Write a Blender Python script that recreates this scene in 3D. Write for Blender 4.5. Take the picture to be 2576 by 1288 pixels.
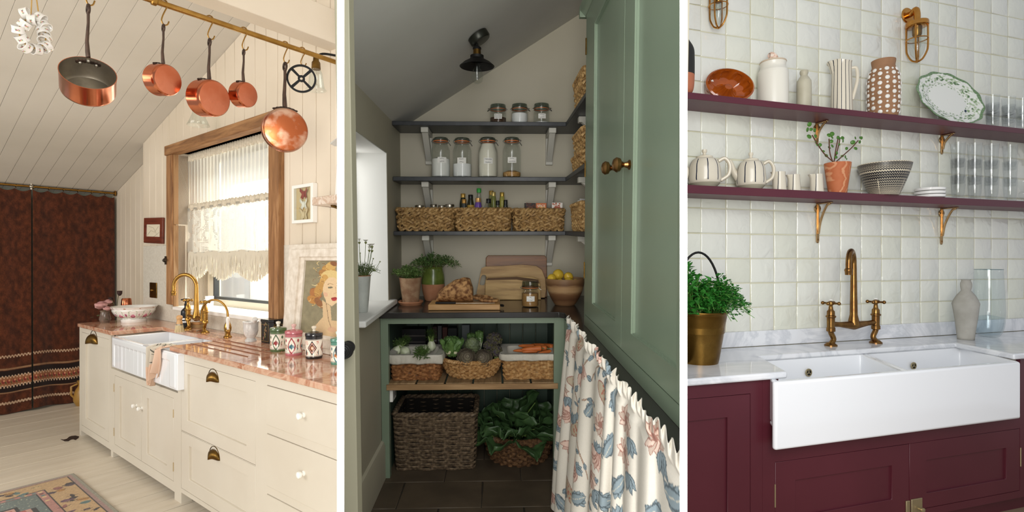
import bpy, math, random
import numpy as np
from mathutils import Matrix, Vector
random.seed(7)
sin, cos, pi = math.sin, math.cos, math.pi
S = bpy.context.scene
COL = S.collection
for o in list(bpy.data.objects):
    bpy.data.objects.remove(o)

# ------------------------------------------------------------------ camera
EYE = 1.46
F, PX, PY = 1340.0, 1288.0, 655.0
cd = bpy.data.cameras.new('camera')
cam = bpy.data.objects.new('camera', cd)
COL.objects.link(cam)
cam.location = (0, 0, EYE)
cam.rotation_euler = (pi / 2, 0, 0)
cd.sensor_width = 36.0
cd.lens = F / 2576.0 * 36.0
cd.shift_y = (PY - 644.0) / 2576.0
cd.clip_start = 0.05
S.camera = cam

# ------------------------------------------------------------------ world, exposure
S.view_settings.view_transform = 'Standard'
S.view_settings.look = 'None'
S.view_settings.exposure = 0.0
S.view_settings.gamma = 1.0
S.view_settings.use_curve_mapping = False
wd = bpy.data.worlds.new('world')
S.world = wd
wd.use_nodes = True
wd.node_tree.nodes['Background'].inputs['Color'].default_value = (0.93, 0.95, 1.0, 1)
wd.node_tree.nodes['Background'].inputs['Strength'].default_value = 0.50


# ------------------------------------------------------------------ rooms (each its own set of axes: u along the wall, v into it, w up from eye level)
class Room:
    def __init__(s, yaw, pitch=0.0):
        y, p = math.radians(yaw), math.radians(pitch)
        cy, sy, cp, sp = cos(y), sin(y), cos(p), sin(p)
        X = (cy, -sp * -sy, cp * -sy)
        Y = (0, cp, sp)
        Z = (sy, -sp * cy, cp * cy)
        wv = lambda a: Vector((a[0], a[2], a[1]))
        U, V, W = wv(X), wv(Z), wv(Y)
        s.ax = (U, V, W)
        s.M = Matrix(((U.x, V.x, W.x, 0), (U.y, V.y, W.y, 0), (U.z, V.z, W.z, EYE), (0, 0, 0, 1)))

    def at(s, x, y, u=None, v=None, w=None):
        d = Vector(((x - PX) / F, 1.0, (PY - y) / F))
        l = [d.dot(a) for a in s.ax]
        i = 0 if u is not None else (1 if v is not None else 2)
        t = (u, v, w)[i] / l[i]
        return Vector([c * t for c in l])

    def u(s, x, v, y=PY):
        return s.at(x, y, v=v)[0]

    def w(s, x, y, v):
        return s.at(x, y, v=v)[2]

    def pix(s, u, v, w):
        q = s.ax[0] * u + s.ax[1] * v + s.ax[2] * w
        return PX + F * q.x / q.y, PY - F * q.z / q.y

    def rad(s, u, v, w, hw):
        q = s.ax[0] * u + s.ax[1] * v + s.ax[2] * w
        return hw * q.y / F / math.sqrt(1 + (q.x / q.y) ** 2)

    def prof(s, x, v, pts, base=None):
        """pts: (half width px, row px), bottom first -> (u, base w), [(r, h)]"""
        u = s.u(x, v, pts[0][1])
        w0 = s.w(x, pts[0][1], v) if base is None else base
        out = []
        wb = s.w(x, pts[0][1], v)
        for hw, y in pts:
            w = s.w(x, y, v)
            out.append((s.rad(u, v, w, hw), w - wb))
        if base is not None:
            H = out[-1][1]
            k = (s.w(x, pts[-1][1], v) - base) / H if H else 1
            out = [(r, h * k) for r, h in out]
        return (u, w0), out


L = Room(37.693)
M = Room(-1.697, -3.354)
R = Room(-17.219)


# ------------------------------------------------------------------ lights
def area(name, room, loc, aim, size, power, col=(1, 1, 1)):
    d = bpy.data.lights.new(name, 'AREA')
    d.shape = 'RECTANGLE'
    d.size, d.size_y = size
    d.energy = power
    d.color = col
    o = bpy.data.objects.new(name, d)
    COL.objects.link(o)
    a, b = room.M @ Vector(loc), room.M @ Vector(aim)
    o.matrix_world = Matrix.Translation(a) @ (b - a).to_track_quat('-Z', 'Y').to_matrix().to_4x4()
    return o


W0 = Room(0)
area('fill_left_room', L, (-3.9, -2.4, 0.7), (-4.2, 1.8, -0.5), (3.0, 1.8), 90, (1.0, 0.95, 0.885))  # unseen fill light added beside the camera to brighten the left room
area('daylight_left_window', L, (-4.4, 2.45, 1.25), (-4.4, 2.95, -0.3), (2.4, 0.45), 190, (1.0, 0.98, 0.95))
area('assumed_daylight_right_room', R, (0.6, 0.0, 0.9), (2.9, 2.7, -0.2), (1.5, 1.7), 60, (0.98, 0.985, 0.98))  # unseen area light added beside the camera, stands in for an assumed window
area('daylight_pantry_window', M, (-0.90, 3.27, 0.02), (0.5, 3.2, 0.0), (0.22, 0.85), 1.3, (1.0, 0.98, 0.94))


area('fill_pantry_front', M, (-0.35, -0.9, -0.1), (0.05, 3.4, 0.25), (1.4, 1.2), 70, (1.0, 0.97, 0.91))  # added fill light behind the camera, lifts the otherwise dark pantry


# ------------------------------------------------------------------ materials
def lin(c):
    return c / 12.92 if c <= 0.04045 else ((c + 0.055) / 1.055) ** 2.4


def hx(h, a=1.0):
    h = h.lstrip('#')
    r = [lin(int(h[i:i + 2], 16) / 255) for i in (0, 2, 4)]
    return tuple(r) + ((a,) if a is not None else ())


class NT:
    def __init__(s, name):
        s.m = bpy.data.materials.new(name)
        s.m.use_nodes = True
        s.t = s.m.node_tree
        s.b = s.t.nodes['Principled BSDF']

    def n(s, kind, **kw):
        o = s.t.nodes.new('ShaderNode' + kind)
        for k, v in kw.items():
            if k in o.inputs:
                o.inputs[k].default_value = v
            else:
                setattr(o, k, v)
        return o

    def l(s, a, b):
        s.t.links.new(a, b)

    def co(s, scale=(1, 1, 1), kind='Object'):
        c = s.n('TexCoord')
        mp = s.n('Mapping')
        s.l(c.outputs[kind], mp.inputs[0])
        mp.inputs['Scale'].default_value = scale
        return mp.outputs[0]

    def ramp(s, fac, stops):
        r = s.n('ValToRGB')
        e = r.color_ramp.elements
        while len(e) < len(stops):
            e.new(0.5)
        for i, (p, c) in enumerate(stops):
            e[i].position = p
            e[i].color = c
        s.l(fac, r.inputs[0])
        return r.outputs[0]

    def bump(s, h, strength, dist=0.002):
        b = s.n('Bump')
        b.inputs['Strength'].default_value = strength
        b.inputs['Distance'].default_value = dist
        s.l(h, b.inputs['Height'])
        s.l(b.outputs[0], s.b.inputs['Normal'])


def mat(name, c1, rough=0.5, metal=0.0, c2=None, scale=6.0, stretch=(1, 1, 1), detail=4.0, lo=0.35, hi=0.65,
        bump=0.0, bscale=60.0, bdist=0.002, trans=0.0, spec=0.5, coat=0.0, sheen=0.0, emit=0.0, rvar=0.0, sss=0.0, ior=1.45, alpha=1.0, rnd=0.0):
    t = NT(name)
    b = t.b
    b.inputs['Base Color'].default_value = hx(c1)
    b.inputs['Roughness'].default_value = rough
    b.inputs['Metallic'].default_value = metal
    b.inputs['Specular IOR Level'].default_value = spec
    b.inputs['IOR'].default_value = ior
    if trans:
        b.inputs['Transmission Weight'].default_value = trans
    if coat:
        b.inputs['Coat Weight'].default_value = coat
        b.inputs['Coat Roughness'].default_value = 0.08
    if sheen:
        b.inputs['Sheen Weight'].default_value = sheen
    if sss:
        b.inputs['Subsurface Weight'].default_value = sss
        b.inputs['Subsurface Radius'].default_value = (0.01, 0.008, 0.006)
    if emit:
        b.inputs['Emission Color'].default_value = hx(c1)
        b.inputs['Emission Strength'].default_value = emit
    if alpha < 1:
        b.inputs['Alpha'].default_value = alpha
    nz = None
    if c2 or rvar:
        nz = t.n('TexNoise', Scale=scale, Detail=detail)
        t.l(t.co(stretch), nz.inputs['Vector'])
    out = None
    if c2:
        out = t.ramp(nz.outputs['Fac'], [(lo, hx(c1)), (hi, hx(c2))])
    if rnd:
        oi = t.n('ObjectInfo')
        hs = t.n('HueSaturation')
        if out is not None:
            t.l(out, hs.inputs['Color'])
        else:
            hs.inputs['Color'].default_value = hx(c1)
        mr = t.n('MapRange')
        t.l(oi.outputs['Random'], mr.inputs['Value'])
        mr.inputs['To Min'].default_value = 1 - rnd
        mr.inputs['To Max'].default_value = 1 + rnd
        t.l(mr.outputs[0], hs.inputs['Value'])
        out = hs.outputs[0]
    if out is not None:
        t.l(out, b.inputs['Base Color'])
    if rvar:
        mr = t.n('MapRange')
        t.l(nz.outputs['Fac'], mr.inputs['Value'])
        mr.inputs['From Min'].default_value = 0.3
        mr.inputs['From Max'].default_value = 0.7
        mr.inputs['To Min'].default_value = max(0.02, rough - rvar)
        mr.inputs['To Max'].default_value = rough + rvar
        t.l(mr.outputs[0], b.inputs['Roughness'])
    if bump:
        bn = t.n('TexNoise', Scale=bscale, Detail=3.0)
        t.l(t.co(stretch), bn.inputs['Vector'])
        t.bump(bn.outputs['Fac'], bump, bdist)
    return t.m


def wood(name, c1, c2, c3, along='x', scale=5.0, rough=0.55, bump=0.25, rnd=0.0):
    t = NT(name)
    st = {'x': (0.6, 7, 7), 'y': (7, 0.6, 7), 'z': (7, 7, 0.6)}[along]
    v = t.co(st)
    if rnd:
        oi = t.n('ObjectInfo')
        va = t.n('VectorMath', operation='ADD')
        t.l(v, va.inputs[0])
        sc = t.n('VectorMath', operation='SCALE')
        t.l(oi.outputs['Location'], sc.inputs[0])
        sc.inputs['Scale'].default_value = 3.7
        t.l(sc.outputs[0], va.inputs[1])
        v = va.outputs[0]
    n = t.n('TexNoise', Scale=scale, Detail=6.0, Roughness=0.65, Distortion=0.6)
    t.l(v, n.inputs['Vector'])
    col = t.ramp(n.outputs['Fac'], [(0.3, hx(c1)), (0.5, hx(c2)), (0.7, hx(c3))])
    if rnd:
        hs = t.n('HueSaturation')
        mr = t.n('MapRange')
        t.l(oi.outputs['Random'], mr.inputs['Value'])
        mr.inputs['To Min'].default_value = 1 - rnd
        mr.inputs['To Max'].default_value = 1 + rnd
        t.l(mr.outputs[0], hs.inputs['Value'])
        t.l(col, hs.inputs['Color'])
        col = hs.outputs[0]
    t.l(col, t.b.inputs['Base Color'])
    t.b.inputs['Roughness'].default_value = rough
    if bump:
        t.bump(n.outputs['Fac'], bump, 0.002)
    return t.m


def marble(name, base, vein, mid, scale=3.0, rough=0.08, contrast=(0.42, 0.5, 0.58), dist=2.5):
    t = NT(name)
    v = t.co()
    a = t.n('TexNoise', Scale=scale, Detail=7.0, Roughness=0.6, Distortion=dist)
    t.l(v, a.inputs['Vector'])
    c = t.ramp(a.outputs['Fac'], [(contrast[0], hx(base)), (contrast[1], hx(vein)), (contrast[2], hx(mid))])
    t.l(c, t.b.inputs['Base Color'])
    t.b.inputs['Roughness'].default_value = rough
    t.b.inputs['Specular IOR Level'].default_value = 0.6
    return t.m


def painted(name, rough=0.4, spec=0.5, bump=0.0, bscale=400, sheen=0.0, trans=0.0, coat=0.0):
    """flat print stored per vertex"""
    t = NT(name)
    a = t.n('VertexColor', layer_name='print')
    t.l(a.outputs[0], t.b.inputs['Base Color'])
    t.b.inputs['Roughness'].default_value = rough
    t.b.inputs['Specular IOR Level'].default_value = spec
    if sheen:
        t.b.inputs['Sheen Weight'].default_value = sheen
    if coat:
        t.b.inputs['Coat Weight'].default_value = coat
    if bump:
        n = t.n('TexNoise', Scale=bscale, Detail=2.0)
        t.l(t.co(), n.inputs['Vector'])
        t.bump(n.outputs['Fac'], bump, 0.001)
    return t.m


def glass(name, tint='#fcfefd', rough=0.02, thin=0.82, edge=0.24):
    """thin clear glass: mostly see-through with a glossy skin"""
    t = NT(name)
    nt = t.t
    tr = t.n('BsdfTransparent', Color=hx(tint))
    gl = t.n('BsdfGlossy', Roughness=rough)
    mx = t.n('MixShader')
    lw = t.n('LayerWeight', Blend=0.35)
    mr = t.n('MapRange')
    t.l(lw.outputs['Facing'], mr.inputs['Value'])
    mr.inputs['To Min'].default_value = 0.04
    mr.inputs['To Max'].default_value = edge
    t.l(mr.outputs[0], mx.inputs[0])
    t.l(tr.outputs[0], mx.inputs[1])
    t.l(gl.outputs[0], mx.inputs[2])
    t.l(mx.outputs[0], nt.nodes['Material Output'].inputs['Surface'])
    return t.m


# ------------------------------------------------------------------ mesh building
class MB:
    def __init__(s):
        s.v, s.f = [], []

    def add(s, v, f):
        n = len(s.v)
        s.v += [tuple(p) for p in v]
        s.f += [[i + n for i in q] for q in f]
        return s

    def box(s, a, b):
        (x0, y0, z0), (x1, y1, z1) = a, b
        x0, x1 = min(x0, x1), max(x0, x1)
        y0, y1 = min(y0, y1), max(y0, y1)
        z0, z1 = min(z0, z1), max(z0, z1)
        return s.add([(x0, y0, z0), (x1, y0, z0), (x1, y1, z0), (x0, y1, z0), (x0, y0, z1), (x1, y0, z1), (x1, y1, z1), (x0, y1, z1)],
                     [(0, 3, 2, 1), (4, 5, 6, 7), (0, 1, 5, 4), (1, 2, 6, 5), (2, 3, 7, 6), (3, 0, 4, 7)])

    def prism(s, poly, a, b, axis='z'):
        """poly in the two other axes (xy for z, xz for y, yz for x), extruded a..b"""
        n = len(poly)
        ar = sum(poly[i][0] * poly[(i + 1) % n][1] - poly[(i + 1) % n][0] * poly[i][1] for i in range(n))
        if ar < 0:
            poly = poly[::-1]
        if axis == 'z':
            g = lambda p, t: (p[0], p[1], t)
        elif axis == 'y':
            g = lambda p, t: (p[0], t, p[1])
        else:
            g = lambda p, t: (t, p[0], p[1])
        fl = axis == 'y'
        v = [g(p, a) for p in poly] + [g(p, b) for p in poly]
        f = [list(range(n))[::-1], [i + n for i in range(n)]] + [[i, (i + 1) % n, (i + 1) % n + n, i + n] for i in range(n)]
        if fl != (b < a):
            f = [q[::-1] for q in f]
        return s.add(v, f)

    def ring(s, outer, inner, a, b, axis='y'):
        """frame between two same-length loops, extruded"""
        n = len(outer)
        if axis == 'z':
            g = lambda p, t: (p[0], p[1], t)
        elif axis == 'y':
            g = lambda p, t: (p[0], t, p[1])
        else:
            g = lambda p, t: (t, p[0], p[1])
        v = [g(p, a) for p in outer] + [g(p, a) for p in inner] + [g(p, b) for p in outer] + [g(p, b) for p in inner]
        f = []
        for i in range(n):
            j = (i + 1) % n
            f += [(i, j, n + j, n + i), (2 * n + i, 3 * n + i, 3 * n + j, 2 * n + j), (i, 2 * n + i, 2 * n + j, j), (n + i, n + j, 3 * n + j, 3 * n + i)]
        return s.add(v, f)

    def frame(s, x0, z0, x1, z1, wd, y0, y1, axis='y'):
        if not isinstance(wd, (tuple, list)):
            wd = (wd,) * 4
        l, b, r, t = wd
        o = [(x0, z0), (x1, z0), (x1, z1), (x0, z1)]
        i = [(x0 + l, z0 + b), (x1 - r, z0 + b), (x1 - r, z1 - t), (x0 + l, z1 - t)]
        return s.ring(o, i, y0, y1, axis)

    def lathe(s, prof, n=32, c=(0, 0, 0), axis='z', a0=0.0, a1=None, mod=None):
        full = a1 is None
        k = n if full else n + 1
        a1 = 2 * pi if full else a1
        base = len(s.v)
        rows = []
        for r, z in prof:
            row = []
            if r <= 1e-6:
                s.v.append(s._ax((0, 0, z), axis, c))
                row = [len(s.v) - 1] * k
            else:
                for i in range(k):
                    a = a0 + (a1 - a0) * i / n
                    rr = r * (mod(a, z) if mod else 1)
                    s.v.append(s._ax((rr * cos(a), rr * sin(a), z), axis, c))
                    row.append(len(s.v) - 1)
            rows.append(row)
        for p, q in zip(rows, rows[1:]):
            for i in range(k if full else k - 1):
                j = (i + 1) % k
                f = []
                for t in (p[i], p[j], q[j], q[i]):
                    if t not in f:
                        f.append(t)
                if len(f) > 2:
                    s.f.append(f)
        return s

    def _ax(s, p, axis, c):
        x, y, z = p
        if axis == 'x':
            x, y, z = z, x, y
        elif axis == 'y':
            x, y, z = x, z, -y
        elif axis == '-y':
            x, y, z = x, -z, y
        return (x + c[0], y + c[1], z + c[2])

    def tube(s, pts, r, n=8, closed=False, flat=None):
        pts = [Vector(p) for p in pts]
        m = len(pts)
        rs = r if isinstance(r, (list, tuple)) else [r] * m
        tang = []
        for i in range(m):
            if closed:
                t = pts[(i + 1) % m] - pts[i - 1]
            else:
                t = pts[min(i + 1, m - 1)] - pts[max(i - 1, 0)]
            tang.append(t.normalized() if t.length > 1e-9 else Vector((0, 0, 1)))
        up = Vector((0, 0, 1)) if abs(tang[0].z) < 0.9 else Vector((1, 0, 0))
        nrm = (up - tang[0] * up.dot(tang[0])).normalized()
        b0 = len(s.v)
        for i in range(m):
            nrm = (nrm - tang[i] * nrm.dot(tang[i]))
            nrm = nrm.normalized() if nrm.length > 1e-6 else tang[i].orthogonal().normalized()
            bn = tang[i].cross(nrm)
            for k in range(n):
                a = 2 * pi * k / n
                fx = flat if flat else 1.0
                s.v.append(tuple(pts[i] + nrm * (rs[i] * cos(a)) + bn * (rs[i] * fx * sin(a))))
        for i in range(m if closed else m - 1):
            j = (i + 1) % m
            for k in range(n):
                l = (k + 1) % n
                s.f.append([b0 + i * n + k, b0 + i * n + l, b0 + j * n + l, b0 + j * n + k])
        if not closed:
            s.f.append([b0 + k for k in range(n)][::-1])
            s.f.append([b0 + (m - 1) * n + k for k in range(n)])
        return s

    def ball(s, c, r, n=14, m=8):
        if not isinstance(r, (tuple, list)):
            r = (r, r, r)
        t = MB()
        t.lathe([(sin(pi * i / m), -cos(pi * i / m)) for i in range(m + 1)], n)
        return s.add([(c[0] + p[0] * r[0], c[1] + p[1] * r[1], c[2] + p[2] * r[2]) for p in t.v], t.f)

    def grid(s, fn, nu, nv, cu=False):
        b = len(s.v)
        w = nu if cu else nu + 1
        for j in range(nv + 1):
            for i in range(w):
                s.v.append(tuple(fn(i / nu, j / nv)))
        for j in range(nv):
            for i in range(nu):
                k = (i + 1) % w
                s.f.append([b + j * w + i, b + j * w + k, b + (j + 1) * w + k, b + (j + 1) * w + i])
        return s

    def tf(s, Mx):
        s.v = [tuple(Mx @ Vector(p)) for p in s.v]
        return s

    def move(s, x, y, z):
        s.v = [(p[0] + x, p[1] + y, p[2] + z) for p in s.v]
        return s

    def join(s, o):
        return s.add(o.v, o.f)


def mesh(mb, name, mt, smooth=True, ang=40):
    me = bpy.data.meshes.new(name)
    me.from_pydata(mb.v, [], mb.f)
    me.validate(clean_customdata=False)
    me.update()
    if mt:
        me.materials.append(mt)
    if smooth:
        me.shade_smooth()
        if ang:
            me.set_sharp_from_angle(angle=math.radians(ang))
    return me


def ob(name, me, parent=None, Mx=None, bev=0.0, sub=0, solid=0.0, seg=2, kind=None, label=None):
    o = bpy.data.objects.new(name, me)
    COL.objects.link(o)
    if parent:
        o.parent = parent
    if Mx is not None:
        o.matrix_basis = Mx
    if solid:
        m = o.modifiers.new('solid', 'SOLIDIFY')
        m.thickness = solid
        m.offset = 0
    if bev:
        m = o.modifiers.new('bevel', 'BEVEL')
        m.width = bev
        m.segments = seg
        m.limit_method = 'ANGLE'
        m.angle_limit = math.radians(40)
    if sub:
        m = o.modifiers.new('sub', 'SUBSURF')
        m.levels = sub
        m.render_levels = sub
    if kind:
        o['kind'] = kind
    if label:
        o['label'] = label
    return o


def T(x=0, y=0, z=0):
    return Matrix.Translation((x, y, z))


def RZ(a):
    return Matrix.Rotation(a, 4, 'Z')


def RX(a):
    return Matrix.Rotation(a, 4, 'X')


def RY(a):
    return Matrix.Rotation(a, 4, 'Y')


def tag(o, label, cat, group=None):
    o['label'] = label
    o['category'] = cat
    if group:
        o['group'] = group
    return o


def thing(name, label, cat, room, loc, rot=None, group=None):
    o = bpy.data.objects.new(name, None)
    o.empty_display_size = 0.05
    COL.objects.link(o)
    o.matrix_world = room.M @ T(*loc) @ (rot if rot is not None else Matrix())
    return tag(o, label, cat, group)


def part(parent, name, mb, mt, Mx=None, bev=0.0, sub=0, solid=0.0, smooth=True, ang=40, kind=None, label=None, seg=2):
    return ob(name, mesh(mb, name, mt, smooth, ang), parent, Mx, bev, sub, solid, seg, kind, label)


def solo(name, label, cat, room, loc, mb, mt, rot=None, group=None, **k):
    o = part(None, name, mb, mt, room.M @ T(*loc) @ (rot if rot is not None else Matrix()), **k)
    return tag(o, label, cat, group)


def struct(name, room, mb, mt, **k):
    o = part(None, name, mb, mt, room.M.copy(), **k)
    o['kind'] = 'structure'
    return o


def struct_root(name, room, loc=(0, 0, 0)):
    o = bpy.data.objects.new(name, None)
    COL.objects.link(o)
    o.matrix_world = room.M @ T(*loc)
    o['kind'] = 'structure'
    return o


def copy_thing(src, Mw, label=None, group=None):
    r = src.copy()
    COL.objects.link(r)
    r.matrix_world = Mw
    if label:
        r['label'] = label
    if group:
        r['group'] = group
    for ch in [c for c in src.children]:
        c = ch.copy()
        COL.objects.link(c)
        c.parent = r
        for g in [q for q in ch.children]:
            d = g.copy()
            COL.objects.link(d)
            d.parent = c
    return r


def curve_pts(ctrl, n=8):
    """Catmull-Rom through control points"""
    P = [Vector(p) for p in ctrl]
    P = [P[0] * 2 - P[1]] + P + [P[-1] * 2 - P[-2]]
    out = []
    for i in range(1, len(P) - 2):
        for k in range(n):
            t = k / n
            a, b, c, d = P[i - 1], P[i], P[i + 1], P[i + 2]
            out.append(0.5 * ((2 * b) + (c - a) * t + (2 * a - 5 * b + 4 * c - d) * t * t + (3 * b - a - 3 * c + d) * t ** 3))
    out.append(P[-2])
    return out


def smooth_prof(ctrl, n=5):
    return [(max(0.0, p[0]), p[1]) for p in curve_pts([(r, z, 0) for r, z in ctrl], n)]


# ------------------------------------------------------------------ canvas for flat print
class Canvas:
    def __init__(s, w, h, bg):
        s.w, s.h = w, h
        s.a = np.zeros((h, w, 3), np.float32)
        s.a[:] = hx(bg, None)

    def _sub(s, x0, y0, x1, y1):
        x0, y0 = max(0, int(x0) - 1), max(0, int(y0) - 1)
        x1, y1 = min(s.w, int(x1) + 2), min(s.h, int(y1) + 2)
        if x1 <= x0 or y1 <= y0:
            return None
        yy, xx = np.mgrid[y0:y1, x0:x1].astype(np.float32)
        return (slice(y0, y1), slice(x0, x1)), xx, yy

    def ell(s, cx, cy, a, b, ang, col, al=1.0):
        m = max(a, b)
        q = s._sub(cx - m, cy - m, cx + m, cy + m)
        if not q:
            return
        sl, xx, yy = q
        c, d = cos(ang), sin(ang)
        X, Y = (xx - cx) * c + (yy - cy) * d, -(xx - cx) * d + (yy - cy) * c
        k = (X / a) ** 2 + (Y / b) ** 2 <= 1
        s.a[sl][k] = s.a[sl][k] * (1 - al) + np.array(hx(col, None)) * al

    def leaf(s, x, y, ln, wd, ang, col, edge=None, vein=None):
        q = s._sub(x - ln, y - ln, x + ln, y + ln)
        if not q:
            return
        sl, xx, yy = q
        c, d = cos(ang), sin(ang)
        X, Y = (xx - x) * c + (yy - y) * d, -(xx - x) * d + (yy - y) * c
        t = np.clip(X / ln, 0, 1)
        h = wd * np.sin(pi * t ** 0.8)
        ok = (X >= 0) & (X <= ln)
        if edge:
            s.a[sl][ok & (np.abs(Y) <= h)] = hx(edge, None)
            s.a[sl][ok & (np.abs(Y) <= h * 0.8 - 0.5)] = hx(col, None)
        else:
            s.a[sl][ok & (np.abs(Y) <= h)] = hx(col, None)
        if vein:
            s.a[sl][ok & (np.abs(Y) <= 0.6) & (t < 0.9)] = hx(vein, None)

    def line(s, pts, wd, col):
        for (x0, y0), (x1, y1) in zip(pts, pts[1:]):
            q = s._sub(min(x0, x1) - wd, min(y0, y1) - wd, max(x0, x1) + wd, max(y0, y1) + wd)
            if not q:
                continue
            sl, xx, yy = q
            dx, dy = x1 - x0, y1 - y0
            t = np.clip(((xx - x0) * dx + (yy - y0) * dy) / (dx * dx + dy * dy + 1e-9), 0, 1)
            k = (xx - x0 - t * dx) ** 2 + (yy - y0 - t * dy) ** 2 <= (wd / 2) ** 2
            s.a[sl][k] = hx(col, None)

    def poly(s, pts, col):
        xs, ys = [p[0] for p in pts], [p[1] for p in pts]
        q = s._sub(min(xs), min(ys), max(xs), max(ys))
        if not q:
            return
        sl, xx, yy = q
        k = np.zeros(xx.shape, bool)
        n = len(pts)
        for i in range(n):
            (xa, ya), (xb, yb) = pts[i], pts[(i + 1) % n]
            if ya == yb:
                continue
            c = ((ya > yy) != (yb > yy)) & (xx < (xb - xa) * (yy - ya) / (yb - ya) + xa)
            k ^= c
        s.a[sl][k] = hx(col, None)

    def rect(s, x0, y0, x1, y1, col):
        s.a[max(0, int(y0)):max(0, int(y1)), max(0, int(x0)):max(0, int(x1))] = hx(col, None)

    def noise(s, amt, seed=1, cell=1):
        r = np.random.RandomState(seed)
        n = r.rand(s.h // cell + 2, s.w // cell + 2)
        y, x = np.arange(s.h) / cell, np.arange(s.w) / cell
        y0, x0 = y.astype(int), x.astype(int)
        fy, fx = (y - y0)[:, None], (x - x0)[None, :]
        g = lambda a, b: n[np.ix_(y0 + a, x0 + b)]
        n = (g(0, 0) * (1 - fy) * (1 - fx) + g(1, 0) * fy * (1 - fx) + g(0, 1) * (1 - fy) * fx + g(1, 1) * fy * fx)[..., None]
        s.a *= (1 + (n - 0.5) * 2 * amt).astype(np.float32)


def printed(fn, nu, nv, cv, name, mt, cu=False):
    """a grid surface whose vertices carry the canvas print; fn(s, t) with t = 0 at the top row of the canvas"""
    mb = MB().grid(fn, nu, nv, cu)
    w = nu if cu else nu + 1
    me = bpy.data.meshes.new(name)
    me.from_pydata(mb.v, [], mb.f)
    me.update()
    me.materials.append(mt)
    me.shade_smooth()
    at = me.color_attributes.new('print', 'FLOAT_COLOR', 'POINT')
    ii = np.minimum((np.arange(w) / nu * cv.w).astype(int), cv.w - 1)
    jj = np.minimum((np.arange(nv + 1) / nv * cv.h).astype(int), cv.h - 1)
    c = cv.a[jj][:, ii]
    rgba = np.ones((nv + 1, w, 4), np.float32)
    rgba[..., :3] = np.clip(c, 0, 1)
    at.data.foreach_set('color', rgba.ravel())
    return me
# ================================================================== materials
m_cream = mat('cream board paint', '#e3d6c2', 0.5, c2='#d9cbb5', scale=1.5, bump=0.03)
m_ceilL = mat('ceiling board paint', '#dcd6cb', 0.6, c2='#d2ccc0', scale=1.2)
m_white = mat('white paint', '#f2efe8', 0.45)
m_div = mat('white partition paint', '#ffffff', 0.7, emit=0.0)
m_cab = mat('cream cabinet paint', '#d8d0c0', 0.42, c2='#d2c9b8', scale=2)
m_floorL = mat('painted floorboards', '#dad0bf', 0.38, c2='#cbbfab', scale=2.5, stretch=(4, 0.6, 1), rnd=0.05, bump=0.05)
m_rustic = wood('reclaimed timber', '#5e3d22', '#8a6039', '#a97d50', 'x', 4.0, 0.7, 0.5)
m_rusticz = wood('reclaimed timber upright', '#6a4526', '#94683f', '#b98d60', 'z', 4.0, 0.7, 0.5)
m_brass = mat('aged brass', '#ad8444', 0.3, 1.0, c2='#967035', scale=18, rvar=0.08)
m_brassd = mat('dark antique brass', '#8a6a35', 0.36, 1.0, c2='#5f4722', scale=25, rvar=0.1)
m_copper = mat('polished copper', '#cf7f5c', 0.2, 1.0, c2='#c06e4c', scale=7, rvar=0.08)
m_copperb = mat('brushed copper base', '#cb7d5e', 0.3, 1.0, c2='#bd6a49', scale=9, rvar=0.06)
m_coppert = mat('heat tinted copper', '#b0623c', 0.3, 1.0, c2='#cda58a', scale=14, detail=6, lo=0.45, hi=0.62, rvar=0.1)
m_steel = mat('tinned steel lining', '#b8b0a2', 0.4, 1.0, c2='#968e80', scale=10, rvar=0.08)
m_iron = mat('cast iron', '#5a463a', 0.5, 0.7, c2='#3a2e26', scale=18, bump=0.15, bscale=120)
m_black = mat('black metal', '#1b1a19', 0.5, 0.3)
m_porc = mat('white glazed porcelain', '#f1f0ec', 0.1, coat=0.4)
m_fire = mat('white fireclay', '#eef0f3', 0.12, coat=0.5, bump=0.02, bscale=90)
m_pink = marble('rose marble', '#a9694a', '#d2ad93', '#bb8164', 5.0, 0.06, (0.38, 0.5, 0.64), 1.6)
m_mosaic = mat('off white mosaic splashback', '#dcd6c8', 0.35, c2='#cfc8b9', scale=60, bump=0.4, bscale=220)
m_glass = glass('clear glass')
m_knob = mat('white ceramic knob', '#f3f1ea', 0.2)

# ================================================================== partitions between the three rooms
for nm, a, b, y1 in (('wall_partition', -0.32836, -0.31493, 3.6), ('wall_partition.001', 0.31493, 0.32910, 1.95)):
    mb = MB()
    y0, z0, z1 = 0.9, -1.46, 2.2
    mb.prism([(a * y0, y0), (b * y0, y0), (b * y1, y1), (a * y1, y1)], z0, z1)
    struct(nm, W0, mb, m_div)

# ================================================================== LEFT ROOM: shell
WT, FL, VF, VW, VR = -0.52, -1.46, 1.29, 1.82, 1.95
ceilL = lambda u: 1.085 + 0.28 * (u + 5.687)
cutL = lambda v: L.u(857, v)                      # where the partition ends things on the right

fl = struct('floor', L, MB().box((-8.2, -1.6, FL - 0.06), (cutL(0.6), 2.2, FL - 0.014)), m_floorL)
pl = mesh(MB().box((-0.0775, -1.75, -0.012), (0.0775, 1.75, 0)), 'plank', m_floorL)
k = 0
u = -8.0
while u < -2.2:
    ob('plank', pl, fl, T(u, 0.3 + 0.05 * (k % 3), FL - 0.0015 * (k % 2)), bev=0.0025, seg=1)
    u += 0.158
    k += 1
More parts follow.
